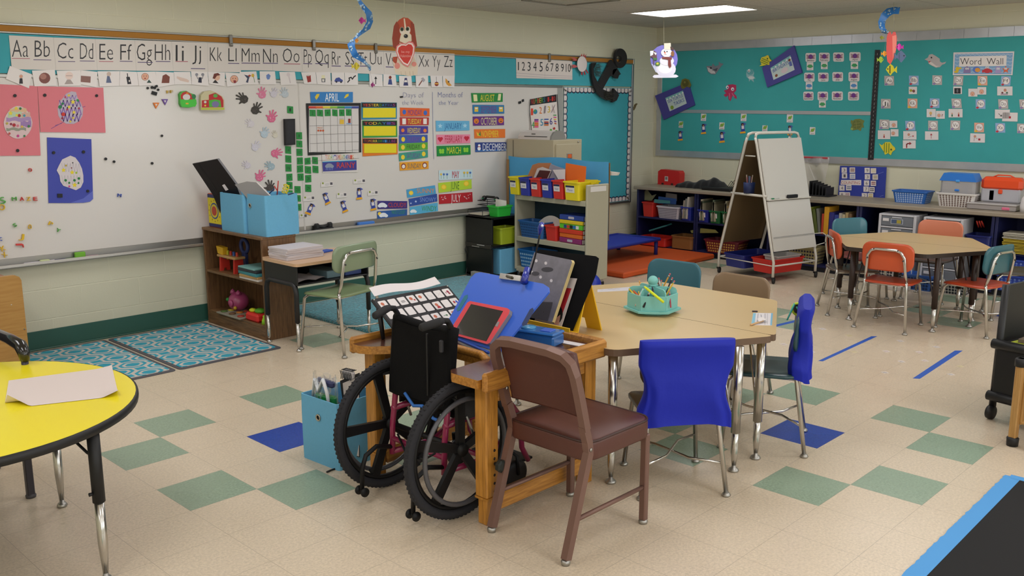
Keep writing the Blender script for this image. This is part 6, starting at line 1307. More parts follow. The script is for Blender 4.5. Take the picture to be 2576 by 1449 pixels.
mb.grid(lambda u, v: (-.035+.03*math.sin(6.28*u)*(1-v*.5)+.006*math.sin(u*30+v*9), -.09+.17*u, .02+.30*v+.012*math.sin(u*17)), 24, 10, mat('#e3e9ee', .12, trans=.75, alpha=.55)); mb.build('film', t)
mb = MB(); mb.box((-.03, .0, .20), (.035, .13, .045), mat('#1c7a3a', .3), .008, rz=.1); mb.build('green_pack', t)
mb = MB(); mb.box((-.02, .01, .275), (.03, .12, .03), '#2f3560', .008); mb.box((.0, -.03, .16), (.04, .10, .05), '#16223a', .01); mb.build('navy_pack', t)
mb = MB(); mb.tube([(-.05, -.05, .17), (-.055, -.04, .25), (-.05, -.01, .30), (-.055, .02, .24), (-.05, .05, .29), (-.05, .07, .2)], .008, '#dfe3e6', 8); mb.build('white_cord', t)
cbf = tilt((.83, -.64, .30), (.30, -.95, 0), (.25, .08, .96))
art('clipboard', 'white board in a black frame standing up behind the floor bin', 'framed board', Frame(cbf.M), 'P', (857, 958, 905, 938, 905, 1150, 872, 1140, 864, 1010), '#131316', [('p', '#cfc4bc', [(864, 964), (905, 947), (905, 1148), (873, 1138), (868, 1010)])], th=.006)
mb = MB(); q = at_x(877, 942, .83); mb.box((0, 0, 0), (.035, .07, .045), mat('#d8d4d4', .6), .012)
for k in range(7): mb.tube([(-.02, -.03+.01*k, -.02), (-.021, -.034+.01*k, .0), (-.02, -.026+.01*k, .02)], .0022, '#1a1a1c', 5)
for k in range(7): mb.tube([(-.014, -.03+.01*k, .022), (.016, -.034+.01*k, .023)], .0022, '#1a1a1c', 5)
tag(mb.build('eraser_pad', loc=q, rz=.2), 'zebra striped pouch sticking up behind the floor bin', 'pouch')
mb = MB(); mb.tube([at_z(822, 1190)+Vector((0, 0, .005)), at_z(835, 1184)+Vector((0, 0, .004)), at_z(850, 1179)+Vector((0, 0, .004)), at_z(872, 1176)+Vector((0, 0, .004))], .004, '#17171a', 6); tag(mb.build('cord'), 'short black cord trailing on the floor under the blue bin', 'cord')

# ================================================================ left side: yellow table, cabinet, mats, shelf, desk
yt = thing('round_table', 'round yellow table with a black edge in the left foreground', 'table', (-.775, -.40, 0))
mb = MB(); R_ = .63; zt = .575
circ = [(R_*math.cos(2*PI*k/72), R_*math.sin(2*PI*k/72)) for k in range(72)]
mb.prism(circ, zt-.03, zt, mat('#f0e01a', .32, coat=.15), smooth=True); mb.build('tabletop', yt)
mb = MB(); mb.lathe([(R_-.01, zt-.034), (R_+.006, zt-.030), (R_+.008, zt-.015), (R_+.006, zt-.002), (R_-.001, zt+.0005), (R_-.003, zt-.002)], mat('#141416', .5), 72); mb.build('edge_band', yt)
for x, y in ((.301, -.528), (.427, .213), (-.34, -.45), (-.43, .35)):
    b = MB(); b.tube([(x, y, zt-.03), (x, y, .295)], .021, '#131315', 14); b.lathe([(.0, 0), (.006, 0), (.007, .012), (.0, .013)], '#131315', 8, M=Matrix.Translation((x-.02, y-.003, .33)) @ Matrix.Rotation(-PI/2, 4, 'Y')); b = b.build('leg', yt)
    g = MB(); g.tube([(x, y, .30), (x, y, .14), (x, y, .03)], [.0165, .0165, .0095], CHROME(), 12); g.lathe([(.0, 0), (.018, 0), (.021, .006), (.016, .016), (.010, .02), (.009, .034), (.0, .034)], STEEL(), 14, c=(x, y, 0)); g.build('foot_insert', b)
    g = MB(); v = Vector((-x, -y, 0)).normalized(); g.tube([(x+v.x*.12, y+v.y*.12, zt-.03), (x+v.x*.03, y+v.y*.03, .47), (x, y, .455)], .005, '#131315', 6); g.build('brace_rod', b)
# paper with curling corners
mb = MB(); c4 = [at_z(*q, zt) for q in [(22, 958), (282, 924), (299, 997), (10, 1030)]]; pc0 = sum(c4, Vector())/4
def pf(u, v):
    a = c4[0].lerp(c4[1], u).lerp(c4[3].lerp(c4[2], u), v)-pc0
    k = max(0, (v-.8)/.2)*max(0, (.22-u)/.22); k2 = max(0, (v-.8)/.2)*max(0, (u-.85)/.15); k3 = max(0, (.12-v)/.12)*max(0, (u-.85)/.15)
    return (a.x+.03*k, a.y+.05*k, .0015+.035*k+.022*k2+.008*k3)
mb.grid(pf, 30, 20, mat('#dccfca', .6)); tag(mb.build('paper_sheet', loc=pc0), 'blank white sheet with curling corners on the yellow table', 'paper')
# armchair behind the yellow table
ac = thing('armchair', 'dark armchair with glossy black arm behind the yellow table, cut by the left edge', 'chair', (-.63, .25, 0))
gr = mat('#38343a', .45, .2)
for x, y in ((.225, -.245), (.225, .2), (-.26, -.245), (-.26, .2)):
    b = MB(); b.box((x, y, .19), (.03, .03, .36), gr, .004); b.lathe([(.0, 0), (.02, 0), (.022, .01), (.014, .02), (.0, .02)], '#4a474a', 12, c=(x, y, 0)); b.build('leg', ac)
mb = MB(); mb.box((0, -.02, .40), (.50, .48, .07), '#26242a', .02); mb.build('seat', ac)
mb = MB(); mb.box((0, .24, .62), (.46, .05, .40), '#26242a', .02); mb.build('backrest', ac)
for s in (-1, 1):
    mb = MB(); mb.tube([(s*.25, .22, .63), (s*.255, .10, .655), (s*.26, -.08, .655), (s*.262, -.20, .648), (s*.262, -.235, .62), (s*.262, -.235, .59)], [.02, .022, .024, .026, .024, .018], mat('#151517', .18, coat=.5), 12); mb.tube([(s*.262, -.235, .60), (s*.25, -.235, .40)], .014, gr, 8); mb.build('armrest', ac)
# tan cabinet by the wall
tc = thing('wooden_cabinet', 'tan wooden cabinet with a rounded corner at the left edge by the wall', 'cabinet', (.24, 1.92, 0))
pan = [(-.9, 0), (.0, 0), (.0, .60), (-.01, .622), (-.035, .635), (-.9, .635)]
mb = MB(); X = Matrix(((1, 0, 0, 0), (0, 0, -1, 0), (0, 1, 0, 0), (0, 0, 0, 1))); mb.prism(pan, 0, .03, wood('#b58a48', '#a87a3a', 5, 0), X); mb.build('front_panel', tc)
mb = MB(); mb.box((-.42, .28, .29), (.88, .50, .58), wood('#a5622c', '#8f5020', 5, 2), .004); mb.box((.010, .045, .29), (.02, .03, .575), '#a05a26', .003); mb.build('body', tc)
mb = MB(); mb.lathe([(.005, 0), (.0, .003)], STEEL(), 8, M=Matrix.Translation((-.012, -.031, .30)) @ Matrix.Rotation(PI/2, 4, 'X')); mb.lathe([(.004, 0), (.0, .002)], '#e6dccb', 8, M=Matrix.Translation((-.07, -.031, .46)) @ Matrix.Rotation(PI/2, 4, 'X')); mb.build('screw', tc)
pk = thing('plush_toy', 'hot pink plush peeking over the tan cabinet at the left edge', 'plush toy', (.075, 2.06, .585)); mb = MB(); mb.ball((0, 0, .055), .06, mat('#d8407a', .9, sheen=.4), 14, sc=(1, .8, 1)); mb.ball((-.03, -.01, .10), .03, mat('#c22f68', .9, sheen=.4), 12); mb.build('body', pk)
# two patterned mats
def lattice(h1, h2):
    m = bpy.data.materials.new('trellis_mat'); m.use_nodes = True; nt, b = nodes(m)
    tc_ = nt.nodes.new('ShaderNodeTexCoord'); sp_ = nt.nodes.new('ShaderNodeSeparateXYZ'); nt.links.new(tc_.outputs['Object'], sp_.inputs[0])
    def M_(op, a, b_=None, c=None):
        n = nt.nodes.new('ShaderNodeMath'); n.operation = op
        for i, v in enumerate((a, b_, c)):
            if v is None: continue
            if isinstance(v, (int, float)): n.inputs[i].default_value = v
            else: nt.links.new(v, n.inputs[i])
        return n.outputs[0]
    px_, py_ = .265, .235
    ux = M_('MULTIPLY', sp_.outputs[0], 1/px_); uy = M_('MULTIPLY', sp_.outputs[1], 1/py_)
    def ringd(ox, oy):
        fx = M_('SUBTRACT', M_('FRACT', M_('ADD', ux, ox)), .5); fy = M_('SUBTRACT', M_('FRACT', M_('ADD', uy, oy)), .5)
        ax_ = M_('ABSOLUTE', fx); ay_ = M_('ABSOLUTE', fy); return M_('MAXIMUM', M_('MAXIMUM', ax_, ay_), M_('MULTIPLY', M_('ADD', ax_, ay_), .74))
    d = M_('MINIMUM', ringd(0, 0), ringd(.5, .5))
    a = M_('LESS_THAN', M_('ABSOLUTE', M_('SUBTRACT', d, .20)), .035); e2 = M_('LESS_THAN', M_('ABSOLUTE', M_('SUBTRACT', d, .345)), .032)
    w = M_('MAXIMUM', a, e2)
    mx = nt.nodes.new('ShaderNodeMix'); mx.data_type = 'RGBA'; nt.links.new(w, mx.inputs[0]); mx.inputs[6].default_value = lin(h1); mx.inputs[7].default_value = lin(h2)
    nt.links.new(mx.outputs[2], b.inputs['Base Color']); b.inputs['Roughness'].default_value = .9; return m
tm = lattice('#35a0b8', '#c9c4bd')
for (x0, x1, y0, y1, l) in ((.10, .915, 1.36, 2.455, 'teal and white lattice floor mat at the left, partly behind the yellow table'), (.935, 1.672, 1.36, 2.455, 'teal and white lattice floor mat in front of the wooden bookshelf')):
    t = thing('floor_mat', l, 'mat', ((x0+x1)/2, (y0+y1)/2, 0), 0, 'lattice floor mats'); w, h = x1-x0, y1-y0
    mb = MB(); mb.prism(rrect(w, h, .03, 4), .0, .005, mat('#55555c', .6)); mb.build('border', t)
    mb = MB(); mb.prism(rrect(w-.05, h-.07, .02, 4), .005, .008, tm); mb.build('carpet', t)
# low wooden bookshelf
bw_ = wood('#7a5836', '#573b22', 6, 2, .5, .05); bwh = wood('#82603c', '#5f4227', 6, 1, .5, .05)
bs = thing('bookshelf', 'low brown wooden bookshelf under the whiteboard holding blue bins', 'bookshelf', (1.835, 2.02, 0)); D2, L2, Hs = .27, .835, .735
for s in (-1, 1): mb = MB(); mb.box((0, s*(L2/2-.01), Hs/2-.01), (D2, .02, Hs-.02), bw_, .002); mb.build('side_panel', bs)
mb = MB(); mb.box((0, 0, Hs-.0105), (D2+.01, L2, .021), bwh, .003); mb.build('top', bs)
for z in (.095, .405): mb = MB(); mb.box((0, 0, z), (D2-.01, L2-.04, .02), bwh, .002); mb.build('shelf', bs)
mb = MB(); mb.box((D2/2-.006, 0, Hs/2), (.008, L2-.03, Hs-.03), bw_); mb.build('back_panel', bs)
mb = MB(); mb.box((-D2/2+.01, 0, .043), (.015, L2-.04, .084), bwh, .002); mb.build('kick_board', bs)
# on top of the shelf
bin_('light blue fabric bin on the bookshelf holding a black laptop', (1.87, 2.02, .735), 0, .30, .33, .275, 'light blue fabric bins')
bin_('light blue fabric bin with an eyelet on the bookshelf, nearest the student desk', (1.872, 1.722, .735), 0, .265, .255, .285, 'light blue fabric bins', ring=[(-.1345, .07, 'x')])
lp = tilt((1.80, 2.145, .90), (.45, -.80, .0), (-.25, .22, .62)); LM = lp.M
t = thing('laptop', 'closed black laptop sticking up out of the left blue bin', 'laptop', M=LM); q = [(lp.M.inverted() @ lp.hit(*a))[:2] for a in [(486, 411), (549, 399), (596, 463), (612, 505), (560, 545), (538, 490)]]
mb = MB(); mb.prism(q, -.012, .012, mat('#18181b', .35), mside='#77777a'); mb.build('shell', t)
mb = MB(); q = [(lp.M.inverted() @ lp.hit(*a))[:2] for a in [(561, 465), (567, 462), (577, 476), (570, 479)]]; mb.prism(q, .0122, .013, '#d8d2d2'); mb.build('label', t)
mb = MB(); q = [(lp.M.inverted() @ lp.hit(*a))[:2] for a in [(500, 412), (504, 411), (556, 489), (550, 490)]]; mb.prism(q, .0122, .013, '#0b0b0d'); mb.build('groove', t)
ap = tilt((1.79, 1.78, .96), (.5, -.85, 0), (-.10, .20, .62)); art('book', 'grey covered book standing in the right blue bin', 'book', Frame(ap.M), 'P', (594, 464, 625, 456, 648, 458, 690, 500, 640, 520, 622, 494), '#8f8d8c', [], th=.02, edge='#d8d0cc')
t = thing('wire_toy', 'yellow coiled wire with red and blue ends poking out of the right blue bin', 'toy', (1.86, 1.66, 1.0)); mb = MB(); c0 = at_x(715, 487, 1.86)-Vector((1.86, 1.66, 1.0))
mb.tube([c0+Vector((.0, -.035*math.cos(k*.55)-k*.0012, .002*k+.012*math.sin(k*.55))) for k in range(34)], .004, '#d8c81f', 6); mb.build('coil', t)
for a, b, c in (((697, 492), (700, 455), '#b8302a'), ((690, 468), (698, 480), '#b8302a'), ((672, 492), (690, 475), '#2a3a6a'), ((725, 490), (738, 486), '#1f2a4a')): mb = MB(); mb.tube([at_x(*a, 1.86)-t.location, at_x(*b, 1.86)-t.location], .004, c, 6); mb.build('pipe_cleaner', t)
t = thing('toy_clock', 'red and yellow toy clock box beside the left blue bin', 'toy clock', (1.80, 2.32, .735)); mb = MB(); mb.box((0, 0, .125), (.10, .20, .25), '#c8502a', .004); mb.build('case', t)
mb = MB(); X = Matrix(((0, 0, -1, -.051), (-1, 0, 0, 0), (0, 1, 0, .125), (0, 0, 0, 1))); mb.prism(rrect(.19, .24, .004, 2), 0, .002, '#26306a', X); mb.prism(rrect(.185, .19, .004, 2), .002, .003, '#e0d01f', X); mb.prism(rrect(.12, .12, .059, 6), .003, .004, '#2a4a9a', X); mb.prism(rrect(.10, .10, .049, 6), .004, .005, '#d8c82a', X); mb.prism(rrect(.07, .07, .034, 6), .005, .006, '#b8402a', X)
for k in range(12): mb.prism([(.08*math.sin(k*PI/6)+dx*.008, .078*math.cos(k*PI/6)+dz*.011) for dx, dz in ((-.3, -.5), (.3, -.5), (.3, .5), (-.3, .5))], .003, .0042, '#8a4a2a', X)
mb.build('dial', t)
# inside the shelf
t = thing('hammer_bench', 'wooden toy hammer bench with coloured pegs on the upper shelf', 'toy', (1.78, 2.18, .415)); mb = MB(); mb.box((0, 0, .115), (.09, .26, .018), '#b8925a', .004); mb.build('plank', t)
for s in (-1, 1): mb = MB(); mb.prism([(-.04, 0), (-.015, 0), (-.008, .02), (.008, .02), (.015, 0), (.04, 0), (.034, .106), (-.034, .106)], -.01, .01, '#c22f22', Matrix.Translation((0, s*.10, 0)) @ Matrix(((1, 0, 0, 0), (0, 0, -1, 0), (0, 1, 0, 0), (0, 0, 0, 1)))); mb.build('end_support', t)
for k, c in enumerate(['#2a6a9a', '#c8c02a', '#c2402a', '#3a5aa0', '#c2402a']): mb = MB(); mb.tube([(0, .09-k*.045, .09), (0, .09-k*.045, .155)], .010, c, 8); mb.build('peg', t)
mb = MB(); mb.prism([(.0, .0), (.07, -.005), (.08, .05), (-.02, .055)], -.02, .02, '#d8a81f', Matrix.Translation((-.02, .12, .13)) @ Matrix(((0, 0, 1, 0), (-1, 0, 0, 0), (0, 1, 0, 0), (0, 0, 0, 1)))); tag(mb.build('toy_truck', t))
t = thing('toy_hoop', 'dark blue toy hoop standing behind the hammer bench', 'toy', (1.86, 2.12, .415)); mb = MB(); mb.tube([(0, .05*math.cos(k*PI/8), .19+.05*math.sin(k*PI/8)) for k in range(16)], .014, '#2f3a6a', 8, closed=True); mb.box((0, 0, .07), (.03, .05, .14), '#2f3a6a', .005); mb.build('rim', t)
for k, (z, h, c, w, l) in enumerate([(.415, .014, '#cdc5bd', .25, 'white'), (.4295, .018, '#b8935a', .24, 'tan'), (.448, .022, '#3f8a92', .26, 'teal'), (.4705, .02, '#2a3238', .25, 'black'), (.491, .012, '#77a8a4', .23, 'pale green')]):
    mb = MB(); mb.box((0, 0, h/2), (.22, w, h-.0006), c, .002); tag(mb.build('folder', loc=(1.80, 1.79+.006*k, z), rz=rnd.uniform(-.05, .05)), l+' folder in the pile on the upper shelf, '+['bottom of the pile', 'second from the bottom', 'middle of the pile', 'second from the top', 'top of the pile'][k], 'folder', 'folders on the upper shelf')
t = thing('piggy_bank', 'pink round piggy bank with a green patch on the lower shelf', 'piggy bank', (1.83, 2.20, .105)); pkm = mat('#b04a78', .35, coat=.3); mb = MB(); mb.ball((0, 0, .075), .078, pkm, 18, sc=(1, 1, .95)); mb.build('body', t)
for s in (-1, 1): mb = MB(); mb.lathe([(.022, 0), (.016, .02), (.0, .035)], pkm, 10, c=(-.02, s*.04, .135)); mb.build('ear', t)
mb = MB(); mb.lathe([(.026, 0), (.028, .012), (.022, .018), (.0, .018)], pkm, 12, M=Matrix.Translation((-.066, -.02, .072)) @ Matrix.Rotation(-PI/2, 4, 'Y')); mb.ball((-.07, .03, .095), .014, '#2f8a3a', 10); mb.ball((-.06, -.055, .04), .014, '#c8a82a', 8); mb.build('snout', t)
t = thing('toy_garage', 'red plastic toy with a green dinosaur top on the lower shelf', 'toy', (1.775, 1.82, .105)); mb = MB(); mb.box((0, 0, .03), (.13, .17, .06), '#d2281f', .014); mb.build('base', t); mb = MB(); mb.ball((0, -.02, .072), .04, '#5aa82a', 12, sc=(1, 1.2, .5)); mb.ball((-.02, .045, .07), .026, '#c8d01f', 10, sc=(1, 1.3, .6)); mb.build('dinosaur', t)
t = thing('toy_drum', 'red and blue round toy at the back of the lower shelf', 'toy', (1.87, 1.70, .105)); mb = MB(); mb.lathe([(.0, 0), (.06, 0), (.065, .03), (.06, .06), (.0, .06)], '#a8201f', 18); mb.lathe([(.055, .06), (.055, .075), (.0, .08)], '#2a4a8a', 18); mb.tube([(-.03, .05, .05), (-.035, .03, .12), (-.03, -.01, .16)], .009, '#d8d2d2', 8); mb.build('body', t)
t = thing('toy_figure', 'lime green small toy at the right front of the lower shelf', 'toy', (1.74, 1.68, .105)); mb = MB(); mb.lathe([(.0, 0), (.026, 0), (.022, .03), (.014, .05), (.016, .06), (.0, .07)], '#9ad02a', 12); mb.build('body', t)
t = thing('puzzle_board', 'flat puzzle board with coloured pieces on the lower shelf', 'puzzle', (1.775, 2.09, .105)); mb = MB(); mb.box((0, 0, .006), (.20, .34, .012), '#8f8a7a', .003); mb.build('board', t)
for k in range(9): mb = MB(); mb.lathe([(.0, 0), (.026, 0), (.026, .008), (.0, .008)], ['#a8382a', '#4f6a2f', '#b8a83a', '#6a4a2f', '#c8782a'][k % 5], 7, c=(-.06+.06*(k % 3), -.12+.12*(k//3), .012)); mb.build('puzzle_piece', t)
# ---------------------------------------------------------------- student desk and green chair
sd = thing('student_desk', 'open front student desk with tan top, loaded with papers', 'desk', (1.995, 1.385, 0)); bkm = mat('#1a1a1c', .45)
mb = MB(); mb.prism(rrect(.62, .44, .035, 5), .582, .602, mat('#cfaa86', .3, coat=.2)); mb.build('desktop', sd)
mb = MB()
for a in (((-.29, 0, .515), (.012, .40, .13)), ((.29, 0, .515), (.012, .40, .13)), ((0, .20, .515), (.58, .012, .13)), ((0, 0, .455), (.58, .40, .010))): mb.box(*a, bkm, .004)
mb.build('book_box', sd)
for s in (-1, 1):
    mb = MB(); mb.tube([(s*.295, -.185, .20), (s*.295, -.185, .40), (s*.293, -.17, .44), (s*.29, -.14, .455), (s*.29, .14, .455), (s*.293, .17, .44), (s*.295, .185, .40), (s*.295, .185, .20)], .017, bkm, 10); b = mb.build('leg_frame', sd)
    for y in (-.185, .185): g = MB(); g.tube([(s*.295, y, .22), (s*.295, y, .05), (s*.295, y, .03)], [.012, .012, .008], CHROME(), 10); g.lathe([(.0, 0), (.016, 0), (.019, .006), (.012, .018), (.0, .02)], CHROME(), 12, c=(s*.295, y, 0)); g.build('foot_insert', b)
for k in range(5):
    mb = MB(); z0 = .603+k*.0155; mb.box((0, 0, .0075), (.29+.006*(k % 2), .225+.004*(k % 3), .0150), mat('#cbc4c8', .6, noise=.12, nscale=400), .001); tag(mb.build('paper_stack', loc=(1.86+.003*(k % 2), 1.43+.004*(k % 3), z0), rz=.05*math.sin(k*2)), 'thick ream of white paper on the student desk, '+['bottom', 'second from the bottom', 'middle', 'second from the top', 'topmost'][k]+' layer', 'paper stack', 'paper on the student desk')
mb = MB(); mb.box((0, 0, .006), (.12, .06, .012), '#2a4fae', .002); tag(mb.build('pencil_case', loc=(2.12, 1.47, .6025), rz=.3), 'flat blue case beside the paper on the student desk', 'case')
for k, (x, w, h, c, l) in enumerate([(1.83, .22, .03, '#b9b4b8', 'crumpled pale papers in the left of the student desk box'), (2.03, .12, .05, '#6f8a96', 'pale blue tray inside the student desk box'), (2.19, .14, .04, '#3a4f8a', 'blue workbook inside the student desk box')]):
    mb = MB()
    if k == 0: mb.grid(lambda u, v: (-.11+.22*u, -.13+.2*v, .008+.03*abs(math.sin(u*5+v*2))*(.4+v*.5)), 14, 8, mat('#a9a4a8', .6))
    else: mb.box((0, 0, h/2), (w, .22, h), c, .004)
    tag(mb.build('desk_content', loc=(x, 1.34, .4605)), l, 'desk contents')
gc = student_chair('green plastic student chair pushed up to the student desk', (1.98, 1.105), A_(102), GN, '#86977a', .405, W=.42, s=1.05, hb=.17)
# teal shag rug
m_ = bpy.data.materials.new('shag'); m_.use_nodes = True; nt, b = nodes(m_); b.inputs['Base Color'].default_value = lin('#2596ab'); b.inputs['Roughness'].default_value = .95; b.inputs['Sheen Weight'].default_value = .5
n = nt.nodes.new('ShaderNodeTexNoise'); n.inputs['Scale'].default_value = 55; n.inputs['Detail'].default_value = 4; tcx = nt.nodes.new('ShaderNodeTexCoord'); nt.links.new(tcx.outputs['Object'], n.inputs['Vector'])
rp = nt.nodes.new('ShaderNodeValToRGB'); rp.color_ramp.elements[0].color = lin('#17788d'); rp.color_ramp.elements[1].color = lin('#35b0c2'); rp.color_ramp.elements[0].position = .35; rp.color_ramp.elements[1].position = .65; nt.links.new(n.outputs['Fac'], rp.inputs[0]); nt.links.new(rp.outputs[0], b.inputs['Base Color'])
bp = nt.nodes.new('ShaderNodeBump'); bp.inputs['Strength'].default_value = 1; bp.inputs['Distance'].default_value = .02; nt.links.new(n.outputs['Fac'], bp.inputs['Height']); nt.links.new(bp.outputs[0], b.inputs['Normal'])
mb = MB(); o = rrect(2.05, 1.42, .12, 8)
def wob(p, k): return (p[0]*(1+.012*math.sin(k*2.3)), p[1]*(1+.014*math.sin(k*1.7+1)))
o = [wob(p, k) for k, p in enumerate(o)]; n = len(o); vs = [(x, y, 0) for x, y in o]+[(x*.995, y*.995, .018) for x, y in o]+[(x*.95, y*.94, .026) for x, y in o]+[(0, 0, .026)]
mb.add(vs, [(r*n+i, r*n+(i+1) % n, (r+1)*n+(i+1) % n, (r+1)*n+i) for r in range(2) for i in range(n)]+[(2*n+i, 2*n+(i+1) % n, 3*n) for i in range(n)], m_, True); tag(mb.build('shag_rug', loc=(3.36, 1.70, 0)), 'teal shag rug on the floor along the whiteboard wall', 'rug')

# ================================================================ far end: cabinets, book cart, shelves, easel, mats
blk2 = mat('#0f0f11', .4)
t = thing('storage_shelf', 'black shelf unit by the whiteboard with a silver strip across its closed side', 'shelf', (4.62, 2.28, 0))
for z, h in ((.46, .26), (.155, .27)): mb = MB(); mb.box((-.19, 0, z), (.02, .36, h), blk2, .003); mb.build('side_panel', t)
mb = MB(); mb.box((.19, 0, .31), (.02, .36, .56), blk2, .003); mb.build('side_panel', t)
for z in (.03, .312, .58): mb = MB(); mb.box((0, 0, z), (.40, .36, .022), blk2, .003); mb.build('shelf_board', t)
mb = MB(); mb.box((0, .17, .31), (.38, .012, .56), blk2); mb.build('back_panel', t)
mb = MB(); mb.box((-.205, 0, .312), (.012, .35, .042), mat('#3a3836', .25, .5), .003); mb.box((-.213, -.04, .322), (.006, .10, .008), '#a9a6a2', .001); mb.box((-.213, .03, .302), (.006, .10, .008), '#8f8c88', .001); mb.build('silver_strip', t)
mb = MB(); [mb.box((x, y, .01), (.04, .04, .02), blk2) for x in (-.18, .18) for y in (-.15, .15)]; mb.build('foot', t)
mb = MB(); mb.box((0, 0, .03), (.05, .22, .06), '#a5a39d', .004); tag(mb.build('white_box', loc=(4.40, 2.24, 0)), 'white flat box on the floor at the foot of the black cabinet', 'box')
t = thing('wire_tray', 'black wire paper tray with paper on top of the black cabinet', 'paper tray', (4.57, 2.345, .592)); mb = MB(); w = .003
for z in (.004, .055): mb.tube([(-.13, -.10, z), (.13, -.10, z), (.13, .10, z), (-.13, .10, z)], w, blk2, 6, closed=True)
for k in range(8): mb.tube([(-.13, -.10+.0285*k, .004), (.13, -.10+.0285*k, .004)], w*.7, blk2, 5)
for z in (.09, .13): mb.tube([(.0, -.10, z), (.13, -.10, z), (.13, .10, z), (.0, .10, z)], w, blk2, 6, closed=True)
for x in (-.13, .13):
    for y in (-.10, .10): mb.tube([(x, y, 0), (x, y, .055 if x < 0 else .13)], w, blk2, 6)
mb.build('wire_frame', t); mb = MB(); mb.box((-.02, 0, .012), (.20, .18, .010), '#cfc8b4', .001); tag(mb.build('paper_pile', t))
t = thing('headphones', 'small black headset with green lights lying on the wire tray', 'headset', (4.64, 2.34, .722)); mb = MB(); mb.tube([(0, -.09, .02), (0, -.05, .035), (0, .05, .035), (0, .09, .02)], .012, blk2, 8); mb.build('band', t)
for s in (-1, 1): mb = MB(); mb.ball((0, s*.085, .018), .026, blk2, 12); mb.tube([(-.026, s*.085-.012, .018), (-.026, s*.085+.012, .018)], .004, '#2f9a6a', 6); mb.build('ear_cup', t)
def tub(name, lab, loc, sx, sy, sz, col, rz=0, group=None, taper=.86, label=None, lip=.008, th=.004, trans=0, holes=None, labface='x', face_rows=None):
    t = thing(name, lab, 'bin' if 'bin' in name else 'basket', loc, rz, group); m = mat(col, .42, trans=trans)
    mb = MB(); o = rrect(sx, sy, min(sx, sy)*.12, 3); n = len(o); vs = []
    for k, z, e in ((taper, 0, 0), (1, sz-.012, 0), (1, sz-.012, lip), (1, sz, lip), (1, sz, -th), (taper, th, -th)):
        vs += [(x*k+(e*(1 if x > 0 else -1)), y*k+(e*(1 if y > 0 else -1)), z) for x, y in o]
    mb.add(vs, [(r*n+i, r*n+(i+1) % n, (r+1)*n+(i+1) % n, (r+1)*n+i) for r in range(5) for i in range(n)]+[list(range(n))[::-1], [5*n+i for i in range(n)]], m); mb.build('body', t)
    ang = math.atan2(sx/2*(1-taper), sz)
    if label:
        g = MB(); X = Matrix.Translation((-sx/2*(taper+(1-taper)*.62)-.0015, sy*.06, sz*.60)) @ Matrix.Rotation(-ang, 4, 'Y') @ Matrix(((0, 0, -1, 0), (-1, 0, 0, 0), (0, 1, 0, 0), (0, 0, 0, 1)))
        w, h = sy*.56, sz*.38; g.prism([(-w/2, -h/2), (w/2, -h/2), (w/2, h/2), (-w/2, h/2)], 0, .001, '#e0dcda', X); fm = lambda x, y: (x*w/2, -y*h/2); B2 = MB(); draw(B2, fm, w/2, label, .001); 
        for v in B2.v: g.v.append(tuple(X @ Vector(v)))
        o0 = len(g.v)-len(B2.v); [g.f.append([a+o0 for a in f]) for f in B2.f]; g.mi += [g.slot(B2.mats[i]) for i in B2.mi]; g.sm += B2.sm; g.build('label', t)
    if holes:
        cols, rows, hr, hc = holes; hm = mat(hc, .8)
        for (nx, L_, off) in ((0, sy, sx), (1, sx, sy)):
            g = MB()
            for i in range(cols if not nx else max(3, int(cols*sx/sy))):
                nn_ = cols if not nx else max(3, int(cols*sx/sy))
                for j in range(rows):
                    f = (j+.7)/(rows+.4); k = taper+(1-taper)*f; u = ((i+.5)/nn_-.5)*L_*.86*k; z = f*sz*.88; d = -off/2*k-.0008
                    a2 = math.atan2(off/2*(1-taper), sz); X = (Matrix.Translation((d, u, z)) @ Matrix.Rotation(-a2, 4, 'Y') @ Matrix.Rotation(-PI/2, 4, 'Y')) if not nx else (Matrix.Translation((u, d, z)) @ Matrix.Rotation(a2, 4, 'X') @ Matrix.Rotation(PI/2, 4, 'X'))
                    g.lathe([(hr, 0), (.0, .0004)], hm, 7, M=X, smooth=False)
            g.build('hole_pattern', t)
    return t
def paperstk(name, lab, cat, loc, size, col, rot=(0, 0, 0), group=None):
    mb = MB(); mb.box((0, 0, size[2]/2), size, col, min(size)*.1); o = tag(mb.build(name, loc=loc), lab, cat, group); o.rotation_euler = rot; return o
tub('storage_bin', 'bright green bin of white papers on top of the black shelf unit', (4.60, 2.17, .592), .20, .14, .10, '#2fb83f')
mb = MB(); mb.grid(lambda u, v: (-.07+.15*u, .02*math.sin(u*3), .02+.14*v-.03*u*v), 8, 5, PAPER()); tag(mb.build('paper_sheet', loc=(4.60, 2.16, .60)), 'white papers standing in the bright green bin', 'paper')
tub('storage_bin', 'olive yellow bin on the middle board of the black shelf unit', (4.64, 2.17, .324), .22, .16, .16, '#a9b82a')
bin_('light blue fabric bin on the floor board of the black shelf unit', (4.64, 2.17, .042), 0, .24, .16, .24, 'light blue fabric bins')
mb = MB(); mb.tube([(4.42, 2.44, .33), (4.40, 2.45, .26), (4.415, 2.44, .2), (4.43, 2.45, .1), (4.40, 2.44, .02), (4.42, 2.38, .006), (4.45, 2.40, .02)], .004, blk2, 6); o = mb.build('power_cord'); tag(o, 'black power cord hanging down the wall left of the black cabinet', 'cord')
